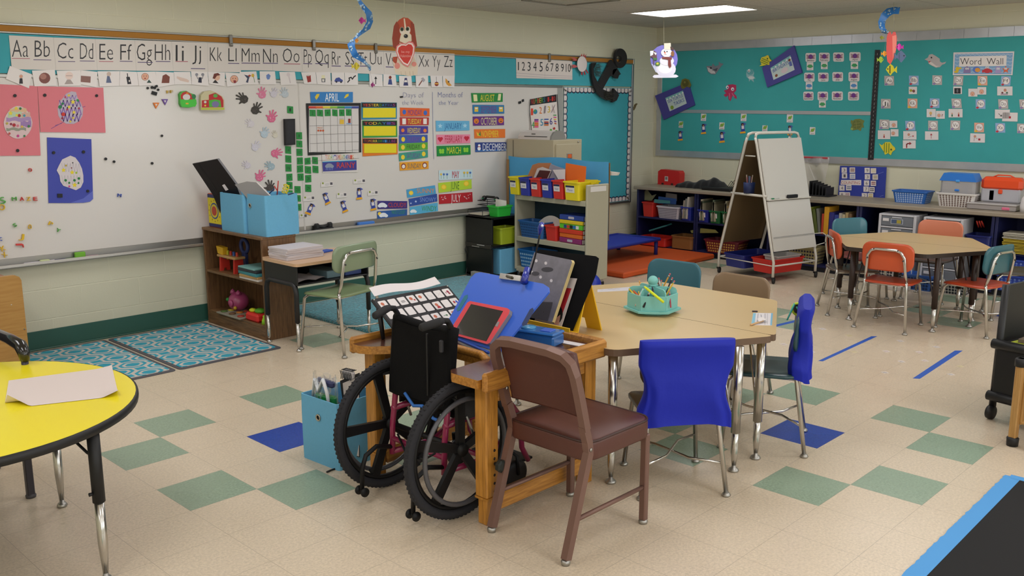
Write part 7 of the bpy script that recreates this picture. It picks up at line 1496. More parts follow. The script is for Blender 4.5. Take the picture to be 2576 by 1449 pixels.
# filing cabinet with laminator
cab = mat('#b3a98e', .45, noise=.04, nscale=200)
t = thing('filing_cabinet', 'tall beige steel filing cabinet behind the book cart, orange card in its label holder', 'filing cabinet', (5.22, 2.17, 0))
mb = MB(); mb.box((0, 0, .65), (.42, .62, 1.30), cab, .004); mb.build('body', t)
for k in range(4):
    mb = MB(); z = 1.115-.31*k; mb.box((0.0, -.318, z), (.37, .02, .29), cab, .004); o = mb.build('drawer', t)
    g = MB(); g.box((0, -.331, z+.03), (.075, .008, .05), STEEL(), .002); g.box((0, -.336, z+.03), (.055, .002, .035), '#d8622a'); g.build('label_holder', o)
    g = MB(); g.box((0, -.335, z-.05), (.11, .02, .02), STEEL(), .005); g.build('handle', o)
mb = MB(); mb.lathe([(.009, 0), (.009, .006), (.0, .007)], STEEL(), 10, M=Matrix.Translation((.15, -.311, 1.275)) @ Matrix.Rotation(PI/2, 4, 'X')); mb.build('lock', t)
mb = MB(); mb.box((-.2115, .22, .65), (.002, .006, 1.28), '#4a463c'); mb.build('seam', t)
t = thing('laminator', 'white laminator machine on top of the filing cabinet', 'laminator', (5.15, 2.14, 1.30)); X = Matrix(((1, 0, 0, 0), (0, 0, 1, -.22), (0, 1, 0, 0), (0, 0, 0, 1)))
pr = [(-.10, 0), (.10, 0), (.10, .03), (.07, .075), (.0, .085), (-.06, .07), (-.095, .03)]
mb = MB(); mb.prism(pr, .02, .42, mat('#d2ccc8', .35), X); mb.build('body', t)
for y in (0, .42): mb = MB(); mb.prism([(a*1.02, b*1.03) for a, b in pr], y, y+.022, mat('#8a8884' if y == 0 else '#d2ccc8', .35), X); mb.build('end_cap', t)
mb = MB(); mb.box((-.098, -.01, .028), (.004, .30, .006), '#1c1c1e'); mb.build('slot', t); mb = MB(); mb.box((-.085, .03, .052), (.003, .05, .008), '#55534f', M=None); mb.build('badge', t)
# cardboard screen covered in blue paper
t = thing('display_screen', 'bright blue paper covered cardboard screen standing behind the book cart', 'screen', (4.972, 1.78, .42), A_(-2)); bp2 = mat('#4fa5d8', .7, noise=.06, nscale=8)
mb = MB(); mb.grid(lambda u, v: (-.012+.006*math.sin(u*20+v*3), .65-1.30*u, .0+v*(.715-.010*math.sin(u*9))), 40, 8, bp2); mb.grid(lambda u, v: (.0, -.65+1.30*u, .70*v), 2, 2, '#9a7448'); mb.build('blue_paper', t)
mb = MB(); mb.box((.003, 0, .35), (.005, 1.30, .70), '#9a7448'); mb.build('cardboard', t)
mb = MB(); mb.box((-.016, .655, .45), (.012, .03, .46), '#9a7448', .002); mb.build('cardboard_edge', t)
# book cart
mark = set(bpy.data.objects)
t = thing('book_cart', 'grey-beige steel book cart on casters with coloured bins on every shelf', 'book cart', (5.01, 1.705, 0)); cw, cl_, ch_ = .28, .95, .955; cm = mat('#aaa58f', .45)
for s in (-1, 1): mb = MB(); mb.box((0, s*(cl_/2-.012), .515), (cw, .024, .86), cm, .006); mb.build('end_panel', t)
for z in (.11, .40, .795):
    mb = MB(); mb.box((0, 0, z), (cw-.01, cl_-.05, .012), cm, .002); mb.box((-cw/2+.008, 0, z-.018), (.012, cl_-.05, .045), cm, .003); mb.build('shelf', t)
mb = MB(); mb.box((.11, 0, .60), (.006, cl_-.05, .36), mat('#18323e', .6)); mb.box((.11, 0, .25), (.006, cl_-.05, .26), mat('#18323e', .6)); mb.build('back_panel', t)
mb = MB(); mb.box((cw/2-.01, 0, .86), (.008, cl_-.05, .10), cm, .002); mb.build('back_rail', t)
mb = MB(); mb.box((0, -cl_/2-.001, .905), (.20, .002, .045), '#d6d2ce'); mb.build('paper_label', t)
for x in (-.11, .11):
    for y in (-.42, .42):
        mb = MB(); mb.lathe([(.0, -.012), (.034, -.012), (.036, 0), (.034, .012), (.0, .012)], '#17171a', 16, M=Matrix.Translation((x, y, .036)) @ Matrix.Rotation(PI/2, 4, 'X')); mb.box((x+.0, y, .07), (.05, .03, .04), STEEL(), .006); mb.build('caster', t)
NM = [('yellow', '#e0d01a', 'Lulu'), ('blue', '#27349e', 'Jensen'), ('red', '#cf2f26', 'Trevor'), ('blue', '#27349e', 'Jayden'), ('red', '#cf2f26', 'Niall'), ('yellow', '#e6d018', 'Mason')]
for k, (cn, c, nm) in enumerate(NM):
    y = 2.150-.146*k if k < 5 else 1.395; lb = [('p', '#20264a', [(-1, -1), (1, -1), (1, -.45), (-1, -.45)]), ('t', '#4a5a9a', nm, -.6, -.1, .6, .6)]
    tub('name_bin', cn+' plastic bin on the top of the book cart, '+['leftmost', 'second from the left', 'third from the left', 'fourth from the left', 'fifth from the left', 'rightmost and widest'][k], (4.97, y, .803), .28, .134 if k < 5 else .19, .165, c, group='name bins on the book cart', label=lb, taper=.90)
def lf(nm, lab, cat, poly, x, base, sh=(), th=.004): o = art(nm, lab, cat, Plane('x', x), 'P', poly, base, sh, th=th); FIX.append(o); return o
FIX = []
lf('folder', 'tan folder standing in the red bin on the cart', 'folder', (1325, 450, 1340, 415, 1355, 410, 1387, 410, 1388, 450), 4.790, '#b5754c')
lf('book', 'dark photo covered paper curling out of the red bin on the cart', 'paper', (1342, 450, 1352, 424, 1365, 420, 1388, 428, 1378, 452), 4.765, '#c9c2c0', [('p', '#4a1a1a', [(1347, 450), (1358, 428), (1386, 430), (1376, 452)])])
lf('folder', 'grey folder leaning in the second blue bin on the cart', 'folder', (1370, 455, 1386, 412, 1400, 418, 1422, 425, 1415, 455), 4.780, '#8f8f9e')
lf('paper_sheet', 'white papers standing beside the orange folder on the cart', 'paper', (1391, 427, 1422, 426, 1422, 456, 1408, 456), 4.750, '#dcd6d4')
lf('folder', 'bright orange folder standing in the yellow bin on the cart', 'folder', (1424, 410, 1475, 419, 1473, 460, 1422, 456), 4.770, '#e06a1f')
lf('paper_sheet', 'white sheets sticking out over the right end of the cart', 'paper', (1505, 440, 1517, 428, 1530, 430, 1560, 434, 1556, 441), 5.000, '#dcd7cf', th=.03)
lf('booklet', 'yellow booklet standing in the right end of the cart top', 'booklet', (1472, 452, 1505, 452, 1500, 460, 1480, 470, 1470, 470), 4.720, '#d8c21f')
tub('mesh_basket', 'blue plastic basket on the middle shelf of the cart', (4.97, 1.96, .407), .19, .34, .155, '#2b5f9e', holes=(12, 5, .0085, '#1b3a6a'))
tub('storage_bin', 'red bin of loose papers on the middle shelf of the cart', (4.97, 1.70, .407), .18, .15, .14, '#cf2f26')
mb = MB(); mb.grid(lambda u, v: (0, .20-.36*u, .02+.16*v*(1-.5*(2*u-1)**2)+.0), 10, 4, PAPER()); tag(mb.build('paper_sheet', loc=(5.0, 1.78, .44)), 'curled white papers rising from the middle shelf bins of the cart', 'paper')
for k, (c, l, h) in enumerate([('#8a2468', 'magenta', .045), ('#dc6a1f', 'orange', .038), ('#d23a1f', 'red', .04), ('#5fc22a', 'lime green labelled', .045), ('#dcc01f', 'yellow', .034), ('#26408f', 'dark blue', .045)]):
    z = .408+[0, .046, .085, .126, .172, .207][k]; b = thing('binder', l+' ring binder in the slanting stack on the cart, '+['at the bottom', 'second from the bottom', 'third from the bottom', 'fourth from the bottom', 'second from the top', 'on top'][k], 'binder', (5.0+.004*(k % 2), 1.455, z), -.06+.02*k, 'binders stacked on the book cart')
    mb = MB(); mb.box((0, 0, h/2), (.21, .29, h-.001), c, .004); mb.build('cover', b); mb = MB(); mb.box((.01, -.010, h/2), (.195, .275, h-.008), '#c9c2bc', .001); mb.build('pages', b)
    if l[0] in 'md': g = MB(); g.prism(rrect(.07, .022, .008, 3), 0, .001, '#b9b4c0', Matrix(((0, 0, -1, -.1055), (-1, 0, 0, .0), (0, 1, 0, h/2), (0, 0, 0, 1)))); g.build('label', b)
    if l[0] == 'l': g = MB(); X = Matrix(((0, 0, -1, -.1055), (-1, 0, 0, .0), (0, 1, 0, h/2), (0, 0, 0, 1))); [g.prism(rrect(.035, .03, .004, 2, -.07+.038*i, 0), 0, .001, cc, X) for i, cc in enumerate(['#26407f', '#c23a2a', '#1a1a1a', '#2a6ab0', '#e0dcd8'])]; g.build('label', b)
tub('mesh_basket', 'blue plastic basket with white papers on the bottom shelf of the cart', (4.97, 1.96, .117), .20, .34, .17, '#2166a8', holes=(11, 4, .010, '#8fb6d2'))
lf('booklet', 'red edged white booklet slanting out of the bottom basket on the cart', 'booklet', (1290, 652, 1293, 630, 1300, 622, 1332, 650, 1330, 656), 4.760, '#dcd6d2', [('p', '#cf2f26', [(1300, 622), (1304, 622), (1334, 648), (1331, 652)])])
Cn, Co, Rz = Vector((4.775, 1.565, 0)), Vector((5.01, 1.705, 0)), Matrix.Rotation(A_(-4), 3, 'Z')
for o in [o for o in bpy.data.objects if o not in mark and not o.parent and o not in FIX]:
    o.location = Cn+Rz @ (o.location-Co); o.rotation_euler.z += A_(-4)
mb = MB(); mb.ball((0, 0, .11), .11, mat('#1c2f9e', .35), 20); tag(mb.build('ball', loc=(4.42, .92, 0)), 'dark blue ball on the floor behind the black felt board', 'ball')
# back wall shelving and counter
nav = mat('#141a4a', .5); ctr = mat('#948876', .5, noise=.10, nscale=150); CX, CZ = 6.95, .72
t = thing('counter', 'long grey-beige laminate counter along the back wall', 'counter', (7.24, -.15, 0)); mb = MB(); mb.box((-.003, -.0, CZ-.018), (.61, 4.98, .036), ctr, .006); mb.build('worktop', t)
ys_ = [2.31, 1.51, .62, -.30, -1.50, -2.6]
for k in range(5):
    y1, y0 = ys_[k], ys_[k+1]; L = y1-y0-.006
    t = thing('shelf_unit', 'navy open shelf unit under the counter, '+['nearest the room corner with a red bin', 'second from the room corner, behind the easel', 'third from the corner, holding upright books', 'fourth from the corner, holding white drawers', 'at the right edge of the picture'][k], 'shelf unit', (7.24, (y0+y1)/2, 0), 0, 'navy shelf units')
    for s in (-1, 1): mb = MB(); mb.box((0, s*(L/2-.012), .35), (.56, .024, .665), nav, .003); mb.build('side_panel', t)
    mb = MB(); mb.box((.27, 0, .35), (.012, L-.05, .66), nav); mb.build('back_panel', t)
    for z in (.055, .37): mb = MB(); mb.box((-.005, 0, z), (.55, L-.05, .02), nav, .002); mb.build('shelf', t)
    mb = MB(); mb.box((-.26, 0, .022), (.02, L-.05, .044), mat('#10131f', .6)); mb.build('kick_board', t)
S1, S0 = .381, .066
def row(items, x, y, z, grp, dep=.22):
    for (l, c, w, h, ln) in items:
        mb = MB(); mb.box((0, 0, h/2), (dep, w*.94, h), c, .001); o = tag(mb.build('book', loc=(x, y-w/2, z)), l, 'book', grp); o.rotation_euler = (ln, 0, 0); y -= w+.002
red = '#c22a20'
tub('storage_bin', 'tall red bin at the left end of the upper navy shelf', (7.06, 2.15, S1), .22, .15, .165, red)
lf('paper_sheet', 'yellow and grey papers standing in the tall red bin', 'paper', (1614, 503, 1613, 487, 1628, 476, 1640, 492, 1652, 488, 1640, 505), 7.08, '#8f8f6a')
tub('mesh_basket', 'white mesh basket with blue books on the upper navy shelf', (7.06, 1.875, S1), .22, .30, .135, '#c9c6cc', holes=(14, 6, .0065, '#4a4a62'))
lf('book', 'blue book standing in the white mesh basket', 'book', (1655, 512, 1657, 494, 1702, 500, 1701, 514), 7.02, '#33589a'); lf('book', 'teal book standing in front in the white mesh basket', 'book', (1645, 510, 1647, 501, 1686, 505, 1686, 512), 6.98, '#3f7a7a'); lf('book', 'pale book standing at the back of the white mesh basket', 'book', (1674, 505, 1676, 485, 1703, 489, 1703, 505), 7.08, '#9a8f8a')
tub('storage_bin', 'blue bin with a white label beside the white mesh basket', (7.05, 1.63, S1), .22, .13, .15, '#22308f', label=[('r', '#8a8a8a', -.6, -.5, .1, .4)]); row([('thin magazine in the blue bin beside the mesh basket, '+n, c, .022, .20+.02*i, .06) for i, (n, c) in enumerate([('left', '#9a8f7f'), ('middle', '#7a7a72'), ('right', '#b5aeA2'.lower())])], 7.05, 1.675, S1+.02, 'thin magazines in the first blue bin')
for k, (y, c, l) in enumerate([(1.41, '#22308f', 'blue bin with a white label, left in the second shelf unit'), (1.265, '#1c6a3a', 'left green bin in the second shelf unit'), (1.115, '#1c6a3a', 'right green bin in the second shelf unit'), (.955, '#d8c81f', 'yellow bin in the second shelf unit beside the easel')]):
    tub('storage_bin', l, (7.05, y, S1), .22, .135, .135 if k < 3 else .17, c, label=[('r', '#a86a6a', -.8, -.3, -.1, .4)] if k < 3 else None, group='bins in the second shelf unit')
    if k < 3: row([(['slanting', 'upright', 'dark'][i]+' thin booklet in the '+l.split(',')[0].split(' in the')[0]+' of the second shelf unit', ['#8f8a72', '#5f6a55', '#a39a80'][i], .02, .19+.02*((i+k) % 3), .10-.12*i) for i in range(3)], 7.05, y+.045, S1+.02, 'thin booklets in the second shelf unit')
paperstk('envelope', 'yellow folder lying across the yellow bin in the second shelf unit', 'folder', (7.06, 1.0, .555), (.2, .24, .012), '#d8a82a', (.05, 0, 0))
tub('craft_box', 'red cardboard box on the bottom navy shelf near the corner', (7.03, 2.04, S0), .26, .36, .095, '#c2281f', taper=1.0); 
mb = MB(); mb.tube([at_x(1633, 581, 7.0), at_x(1690, 563, 7.12)], .010, '#3f8f92', 8); tag(mb.build('paper_tube'), 'thin teal tube slanting on the red cardboard box', 'tube')
tub('craft_box', 'tan cardboard drawer box on the bottom navy shelf', (7.05, 1.665, S0), .24, .27, .14, '#8a6034', taper=1.0)
tub('mesh_basket', 'maroon mesh basket of toys on the bottom navy shelf', (7.05, 1.17, S0), .24, .42, .14, '#6a1d2a', holes=(12, 4, .010, '#c9a04a'))
lf('picture_book', 'glossy picture books lying over the maroon mesh basket', 'book', (1737, 580, 1765, 574, 1800, 578, 1808, 586, 1740, 586), 7.02, '#9a9a55')
# third unit: upright books
row([(l+' standing in the third shelf unit', c, w, h, ln) for l, c, w, h, ln in [('yellow green leaning folder', '#9aa83a', .03, .26, -.25), ('olive leaning folder', '#5f6a2f', .03, .24, -.2), ('grey leaning folder', '#77786f', .025, .25, -.15), ('thin red booklet', '#c2402a', .02, .2, 0), ('fat orange yellow binder', '#dca02a', .05, .27, 0), ('purple file', '#2f2f7a', .05, .22, 0), ('blue file', '#2a3a8a', .045, .20, 0), ('white magazine', '#a8a49a', .03, .22, 0), ('cream magazine', '#b5a98a', .03, .21, 0), ('tan magazine', '#a08a5f', .03, .23, 0), ('brown book', '#6a5036', .03, .22, 0)]], 7.07, .16, S1, 'books in the third shelf unit')
tub('mesh_basket', 'tan basket under the counter behind the right leg of the easel', (7.06, .25, S0), .22, .32, .17, '#a89a6a', holes=(9, 4, .011, '#2f2a3a'))
# plastic drawer towers
def drawers(lab, y, nm):
    t = thing('drawer_tower', lab, 'drawers', (7.02, y, .066), 0, 'white drawer towers'); w, d, h = .34, .28, .575; wm = mat('#c3c2c6', .4)
    for s in (-1, 1): mb = MB(); mb.box((0, s*(w/2-.012), h/2), (d, .024, h), wm, .004); mb.build('side_panel', t)
    for k in range(6): mb = MB(); mb.box((0, 0, .008+k*.1115), (d, w-.05, .014), wm, .003); mb.build('shelf', t)
    for k in range(5):
        z = .064+k*.1115; mb = MB(); mb.box((-.004, 0, z), (d-.01, w-.052, .090), mat('#8a8f98', .25, trans=.35), .006); o = mb.build('drawer', t)
        g = MB(); g.box((-d/2-.001, w*.30, z+.012), (.003, .055, .026), '#d8d4d4'); g.build('label', o)
        if k == 4: g = MB(); g.box((-d/2-.001, .0, z), (.003, .11, .045), '#c9cfd6'); g.box((-d/2-.003, .0, z), (.002, .10, .036), '#4a5a7a'); g.box((-d/2-.004, -.02, z), (.002, .04, .03), '#a89a3a'); g.build('sticker', o)
        g = MB(); g.box((-d/2-.004, 0, z+.036), (.01, .09, .010), wm, .003); g.build('pull', o)
    return t
drawers('white plastic drawer tower, left one, behind the far table', -.695, 'a'); drawers('white plastic drawer tower, right one, behind the salmon orange chair', -1.10, 'b')
# right units
tub('storage_bin', 'navy open box with red handles right of the white drawers', (7.04, -1.385, S1), .24, .20, .13, '#1a2466', taper=1)
for k in range(3): mb = MB(); mb.tube([at_x(2462+k*7, 572, 7.04), at_x(2457+k*6, 556, 7.0)], .007, '#b8301f', 6); tag(mb.build('scissors_handle'), 'red tool handle sticking out of the navy box, '+['left', 'middle', 'right'][k], 'tool', 'red handles in the navy box')
for k in range(14):
    c = ['#b8a02a', '#a8922a', '#c2ab35'][k % 3]; mb = MB(); mb.box((0, 0, .004), (.21, .28, .0075), c if k < 10 else '#b9b4a2', .0005); tag(mb.build('magazine', loc=(7.05+.004*math.sin(k*3), -1.72+.006*math.sin(k*2.1), .381+.0125*k+.0), rz=.03*math.sin(k)), ('gold yellow magazine' if k < 10 else 'pale magazine')+' in the neat stack at the right edge shelf', 'magazine', 'gold magazine stack' if k < 10 else 'pale magazines on the gold stack')
for k, z in enumerate((.066, .205)): tub('mesh_crate', 'blue mesh crate at the right edge, '+['lower', 'upper'][k]+' one', (6.99, -1.78, z), .24, .40, .135, '#27409e', taper=.96, holes=(10, 5, .009, '#6a82c2'), group='blue mesh crates')
tub('mesh_basket', 'aqua basket under the far table at the left', (7.03, -.41, S0), .24, .18, .12, '#3fae9e', holes=(8, 3, .012, '#1a5a55')); tub('mesh_basket', 'white basket on the floor shelf behind the orange red chair', (6.80, -.66, .0), .20, .24, .17, '#c9c4c0', holes=(8, 5, .012, '#2a2a35')); tub('mesh_basket', 'blue basket on the floor shelf behind the far table', (6.80, -.98, .0), .20, .26, .14, '#2a5aa8', holes=(8, 4, .011, '#17305a')); tub('mesh_basket', 'small white basket at the floor behind the right chairs', (6.80, -1.28, .0), .20, .26, .10, '#c9c4c0', holes=(8, 3, .011, '#2a2a35'))
paperstk('paper_block', 'white paper block lying on the bottom shelf behind the far table legs', 'paper', (6.62, -.86, .0), (.14, .16, .035), '#d8d0cc')
# on the counter
ct = CZ
t = thing('first_aid_case', 'red plastic case with a white label on the counter in the corner', 'case', (7.36, 2.12, ct)); mb = MB(); mb.prism([(-.15, 0), (.14, 0), (.15, .02), (.15, .14), (.13, .165), (-.11, .175), (-.15, .15)], -.05, .05, mat('#c41f1c', .4), Matrix(((0, 0, -1, 0), (-1, 0, 0, 0), (0, 1, 0, 0), (0, 0, 0, 1)))); mb.build('body', t)
mb = MB(); mb.box((-.051, .03, .07), (.002, .045, .055), '#cfc8c4'); mb.box((-.0525, .03, .075), (.001, .03, .03), '#7a7470'); mb.build('label', t); mb = MB(); mb.box((-.05, .08, .012), (.012, .03, .02), '#3a1212', .003); mb.box((-.05, -.05, .012), (.012, .03, .02), '#3a1212', .003); mb.build('latch', t)
t = thing('black_jacket', 'crumpled black cloth heaped on the counter beside the red case', 'cloth', (7.22, 1.60, ct)); cloth = mat('#0e0e11', .95, sheen=.2)
mb = MB(); hgt = [.04, .065, .06, .065, .075, .09, .105, .115, .115, .09, .0]
def jk(u, v):
    i = u*9.99; k = int(i); h = hgt[k]*(1-(i-k))+hgt[k+1]*(i-k); a = math.pi*v; return (-.10*math.cos(a)+.008*math.sin(u*40), .30-.60*u, max(0, h*math.sin(a)*(1+.12*math.sin(u*23+v*7))))
mb.grid(jk, 40, 12, cloth); mb.build('cloth', t)
t = thing('laptop', 'closed black laptop lying on the counter with cables', 'laptop', (7.16, 1.33, ct)); mb = MB(); mb.box((0, 0, .018), (.24, .36, .034), '#0f0f12', .008); mb.build('shell', t)
mb = MB(); [mb.tube([(.05, -.05-.02*k, .04), (.05+.02*k, -.09-.03*k, .10+.01*k), (.06, -.15-.04*k, .05), (.04, -.22-.03*k, .005)], .003, '#111', 5) for k in range(4)]; mb.build('cable', t)
t = thing('file_sorter', 'black step file sorter on the counter right of the easel', 'file sorter', (7.30, .24, ct))
for k in range(6): mb = MB(); mb.box((0, .10-.035*k, .075-.006*k), (.18, .008, .15-.012*k), '#141417', .002); mb.build('divider', t)
mb = MB(); mb.box((0, .01, .006), (.20, .24, .012), '#141417', .002); mb.build('base', t)
t = thing('zip_bag', 'clear bag with a red zip hanging below the back board behind the easel', 'bag', (7.40, .42, ct)); mb = MB(); mb.grid(lambda u, v: (.0+.03*math.sin(u*9+v*5), .17-.34*u, .02+.36*v-.06*(u > .8)*(1-v)), 20, 16, mat('#cfc9c6', .15, trans=.55, alpha=.7)); mb.build('film', t); mb = MB(); mb.box((0, 0, .375), (.012, .33, .014), '#b8303a', .003); mb.build('zip', t)
tub('mesh_basket', 'blue holed basket on the counter right of the counting chart', (7.28, -.67, ct), .20, .32, .115, '#2461b0', holes=(12, 5, .008, '#9fb6d8'))
tub('mesh_basket', 'white holed basket on the counter under the clear blue lidded box', (7.24, -1.10, ct), .22, .34, .125, '#d6d2ce', holes=(11, 6, .0085, '#77655f'))
t = thing('file_box', 'clear file box with a bright blue lid standing in the white basket', 'file box', (7.24, -1.10, ct+.006)); mb = MB(); mb.box((0, 0, .125), (.16, .30, .24), mat('#d2d0d2', .2, trans=.5), .02); mb.build('body', t)
mb = MB(); mb.prism([(-.16, 0), (.16, 0), (.125, .07), (-.125, .07)], -.085, .085, mat('#2a76cf', .35), Matrix(((0, 0, -1, 0), (-1, 0, 0, 0), (0, 1, 0, .225), (0, 0, 0, 1)))); mb.build('lid', t)
mb = MB(); mb.box((-.087, 0, .228), (.01, .035, .022), '#4a9ae0', .005); mb.box((-.084, 0, .145), (.01, .04, .02), '#2a76cf', .005); mb.build('latch', t); mb = MB(); mb.box((-.0, 0, .11), (.11, .24, .19), '#c9c2b5', .004); mb.box((-.06, -.07, .12), (.02, .04, .16), '#5f6f9a', .003); mb.build('papers', t)
t = thing('art_case', 'clear case with a bright orange lid and handle on the counter', 'case', (7.26, -1.45, ct+.062)); mb = MB(); mb.box((0, 0, .06), (.12, .32, .12), mat('#cfd0da', .2, trans=.4), .012); mb.build('body', t)
mb = MB(); mb.box((0, 0, .16), (.13, .34, .12), mat('#e04a1c', .35), .03); mb.box((-.064, 0, .095), (.012, .035, .04), '#e04a1c', .006); mb.build('lid', t); mb = MB(); mb.tube([(0, .09, .215), (0, .05, .235), (0, -.05, .235), (0, -.09, .215)], .006, '#e04a1c', 8); mb.build('handle', t); mb = MB(); mb.box((-.045, .07, .06), (.03, .04, .09), '#5a6ab8', .003); mb.build('blue_pack', t)
t = thing('flat_box', 'flat clear box of craft bits on the counter under the orange case', 'box', (7.20, -1.42, ct)); mb = MB(); mb.box((0, 0, .024), (.24, .40, .044), mat('#bdb6b4', .2, trans=.4), .006); mb.build('body', t); mb = MB(); mb.box((0, 0, .052), (.25, .41, .014), mat('#cfcac8', .2, trans=.3), .004); mb.build('lid', t); mb = MB(); mb.box((-.11, -.12, .022), (.03, .07, .03), '#d86a8a', .008); mb.build('pink_craft', t)
t = thing('white_device', 'white rounded device at the right edge of the counter', 'device', (7.12, -1.70, ct)); mb = MB(); mb.lathe([(.0, 0), (.055, 0), (.06, .05), (.05, .12), (.03, .15), (.0, .16)], mat('#d8d4d4', .35), 20); mb.build('shell', t); mb = MB(); mb.box((-.05, -.03, .05), (.03, .05, .10), '#17171a', .004); mb.build('screen', t)
# gym mat and low blue cot
t = thing('gym_mat', 'thick orange gym mat on the floor in the corner', 'mat', (6.14, 1.78, 0)); mb = MB(); mb.box((0, 0, .0275), (1.60, 1.08, .055), mat('#cf5620', .6, noise=.05, nscale=12), .012); mb.build('pad', t)
t = thing('rest_cot', 'low royal blue cloth cot standing on the orange mat', 'cot', (5.86, 1.92, .055)); mb = MB(); mb.grid(lambda u, v: (-.62+1.24*u, -.28+.56*v, .165-.02*math.sin(PI*u)*math.sin(PI*v)), 16, 8, mat('#1f35a8', .6)); mb.build('cloth', t)
mb = MB(); mb.tube([(-.62, -.285, .165), (.62, -.285, .165), (.64, -.27, .165), (.64, .27, .165), (.62, .285, .165), (-.62, .285, .165), (-.64, .27, .165), (-.64, -.27, .165)], .014, mat('#1c2a86', .5), 8, closed=True); mb.build('rim', t)
for x in (-.6, .6):
    for y in (-.25, .25): mb = MB(); mb.tube([(x, y, 0), (x, y, .16)], .020, mat('#1a2a8a', .5), 10); mb.build('leg', t)
# easel on casters
E_ = thing('easel', 'white double sided whiteboard easel on casters in front of the counter', 'easel', (6.45, .36, 0), A_(-13)); wt = mat('#d6d2c8', .35)
zt_ = 1.37; hw = .295; sb = .345
def leg_path(s): return [(0, s*sb, .05), (0, s*sb, .20), (0, s*(sb-.02), .27), (0, s*.07, zt_-.10), (0, s*.05, zt_-.04)]
for s in (-1, 1):
    for x in (-hw, hw):
        mb = MB(); mb.tube([(x, a[1], a[2]) for a in leg_path(s)], .0125, wt, 10); o = mb.build('leg', E_)
        g = MB(); g.lathe([(.0, -.012), (.026, -.012), (.030, -.006), (.030, .006), (.026, .012), (.0, .012)], '#141416', 16, M=Matrix.Translation((x+.012, s*sb, .030)) @ Matrix.Rotation(.5, 4, 'Z') @ Matrix.Rotation(PI/2, 4, 'X')); g.box((x, s*sb, .052), (.03, .03, .02), '#141416', .004); g.build('caster', o)
    mb = MB(); mb.tube([(-hw, s*.05, zt_-.04), (-hw+.012, s*.045, zt_-.01), (-hw+.05, s*.042, zt_), (hw-.05, s*.042, zt_), (hw-.012, s*.045, zt_-.01), (hw, s*.05, zt_-.04)], .0125, wt, 10); mb.build('top_rail', E_)
    mb = MB(); mb.tube([(-hw, s*sb, .165), (hw, s*sb, .165)], .008, wt, 8); mb.build('bottom_rail', E_)
def ebrd(name, s, z0, z1, m, th=.012):
    yz = lambda z: s*(sb-.02+(.07-(sb-.02))*(z-.27)/(zt_-.10-.27)+.016); mb = MB(); vs = []
    for z in (z0, z1):
        for x in (-hw+.004, hw-.004):
            for d in (0, th): vs.append((x, yz(z)+s*d, z))
    mb.add(vs, [(0, 2, 6, 4), (1, 5, 7, 3), (0, 4, 5, 1), (2, 3, 7, 6), (0, 1, 3, 2), (4, 6, 7, 5)], m); return mb.build(name, E_)
wb2 = mat('#d3cfc8', .35)
ebrd('board', -1, .76, 1.32, wb2); ebrd('board', -1, .30, .752, wb2); ebrd('back_board', 1, .30, 1.30, mat('#6b5536', .8))
ebrd('inner_backing', -1, .30, 1.32, mat('#4f4130', .8), -.003)
mb = MB(); mb.box((0, -.232, .765), (.585, .03, .012), wt, .003); mb.build('tray', E_)
mb = MB(); mb.box((0, -.315, .38), (.56, .003, .10), mat('#cfd0cf', .15, trans=.6, alpha=.5)); mb.build('clear_pocket', E_)
for x in (-hw, hw): mb = MB(); mb.tube([(x, -sb, .165), (x, sb, .165)], .005, wt, 8); mb.build('side_rod', E_)
mb = MB(); mb.tube([(-hw, -.22, .80), (-hw, .22, .80)], .012, wt, 8); mb.tube([(-hw, -.06, 1.16), (-hw, .06, 1.16)], .006, wt, 8); mb.build('cross_bar', E_)
mb = MB(); mb.tube([(hw, -.30, .42), (hw+.12, -.31, .42), (hw+.14, -.33, .40), (hw+.14, -.34, .33), (hw+.0, -.33, .31)], .004, wt, 8); mb.build('side_holder', E_)
def etop(name, lab, cat, x, y, z, mb, **k):
    a = A_(-13); return tag(mb.build(name, loc=(6.45+x*math.cos(a)-y*math.sin(a), .36+x*math.sin(a)+y*math.cos(a), z), rz=a), lab, cat)
mb = MB(); mb.box((0, 0, .016), (.13, .03, .032), '#15151a', .005); etop('eraser', 'black eraser resting on the easel tray', 'eraser', .03, -.243, .771, mb)
mb = MB(); mb.tube([(-.05, 0, .007), (.05, 0, .007)], .006, '#cfd0c8', 8); mb.tube([(-.05, 0, .007), (-.02, 0, .007)], .0065, '#2f8a5a', 8); etop('marker', 'green and white marker resting on the easel tray', 'marker', -.2, -.243, .771, mb)
mb = MB(); mb.lathe([(.0, 0), (.05, 0), (.055, .10), (.05, .10), (.045, .01), (.0, .01)], '#1a2a5a', 14); [mb.tube([(.015*math.cos(k), .015*math.sin(k), .02), (.03*math.cos(k), .03*math.sin(k), .15+.01*(k % 3))], .005, ['#8a3a4a', '#5a6a8a', '#a89a8a'][k % 3], 6) for k in range(6)]; etop('pencil_cup', 'dark blue cup of pencils standing inside the easel frame', 'cup', -.27, .02, .8125, mb)
a = A_(-13); tr_ = lambda x, y: (6.45+x*math.cos(a)-y*math.sin(a), .36+x*math.sin(a)+y*math.cos(a), .17)
tub('storage_bin', 'red tub hanging low in the easel front', (*tr_(-.06, -.19)[:2], .085), .46, .25, .13, '#c2241c', rz=a, taper=.92); tub('storage_bin', 'navy blue tub hanging low in the easel back', (*tr_(-.06, .15)[:2], .085), .48, .26, .13, '#1c2878', rz=a, taper=.92)
tub('mesh_basket', 'white holed tray lying inside the red easel tub', (*tr_(-.0, -.19)[:2], .095), .32, .18, .14, '#cfcac6', rz=a, holes=(9, 2, .010, '#4a4a52'))

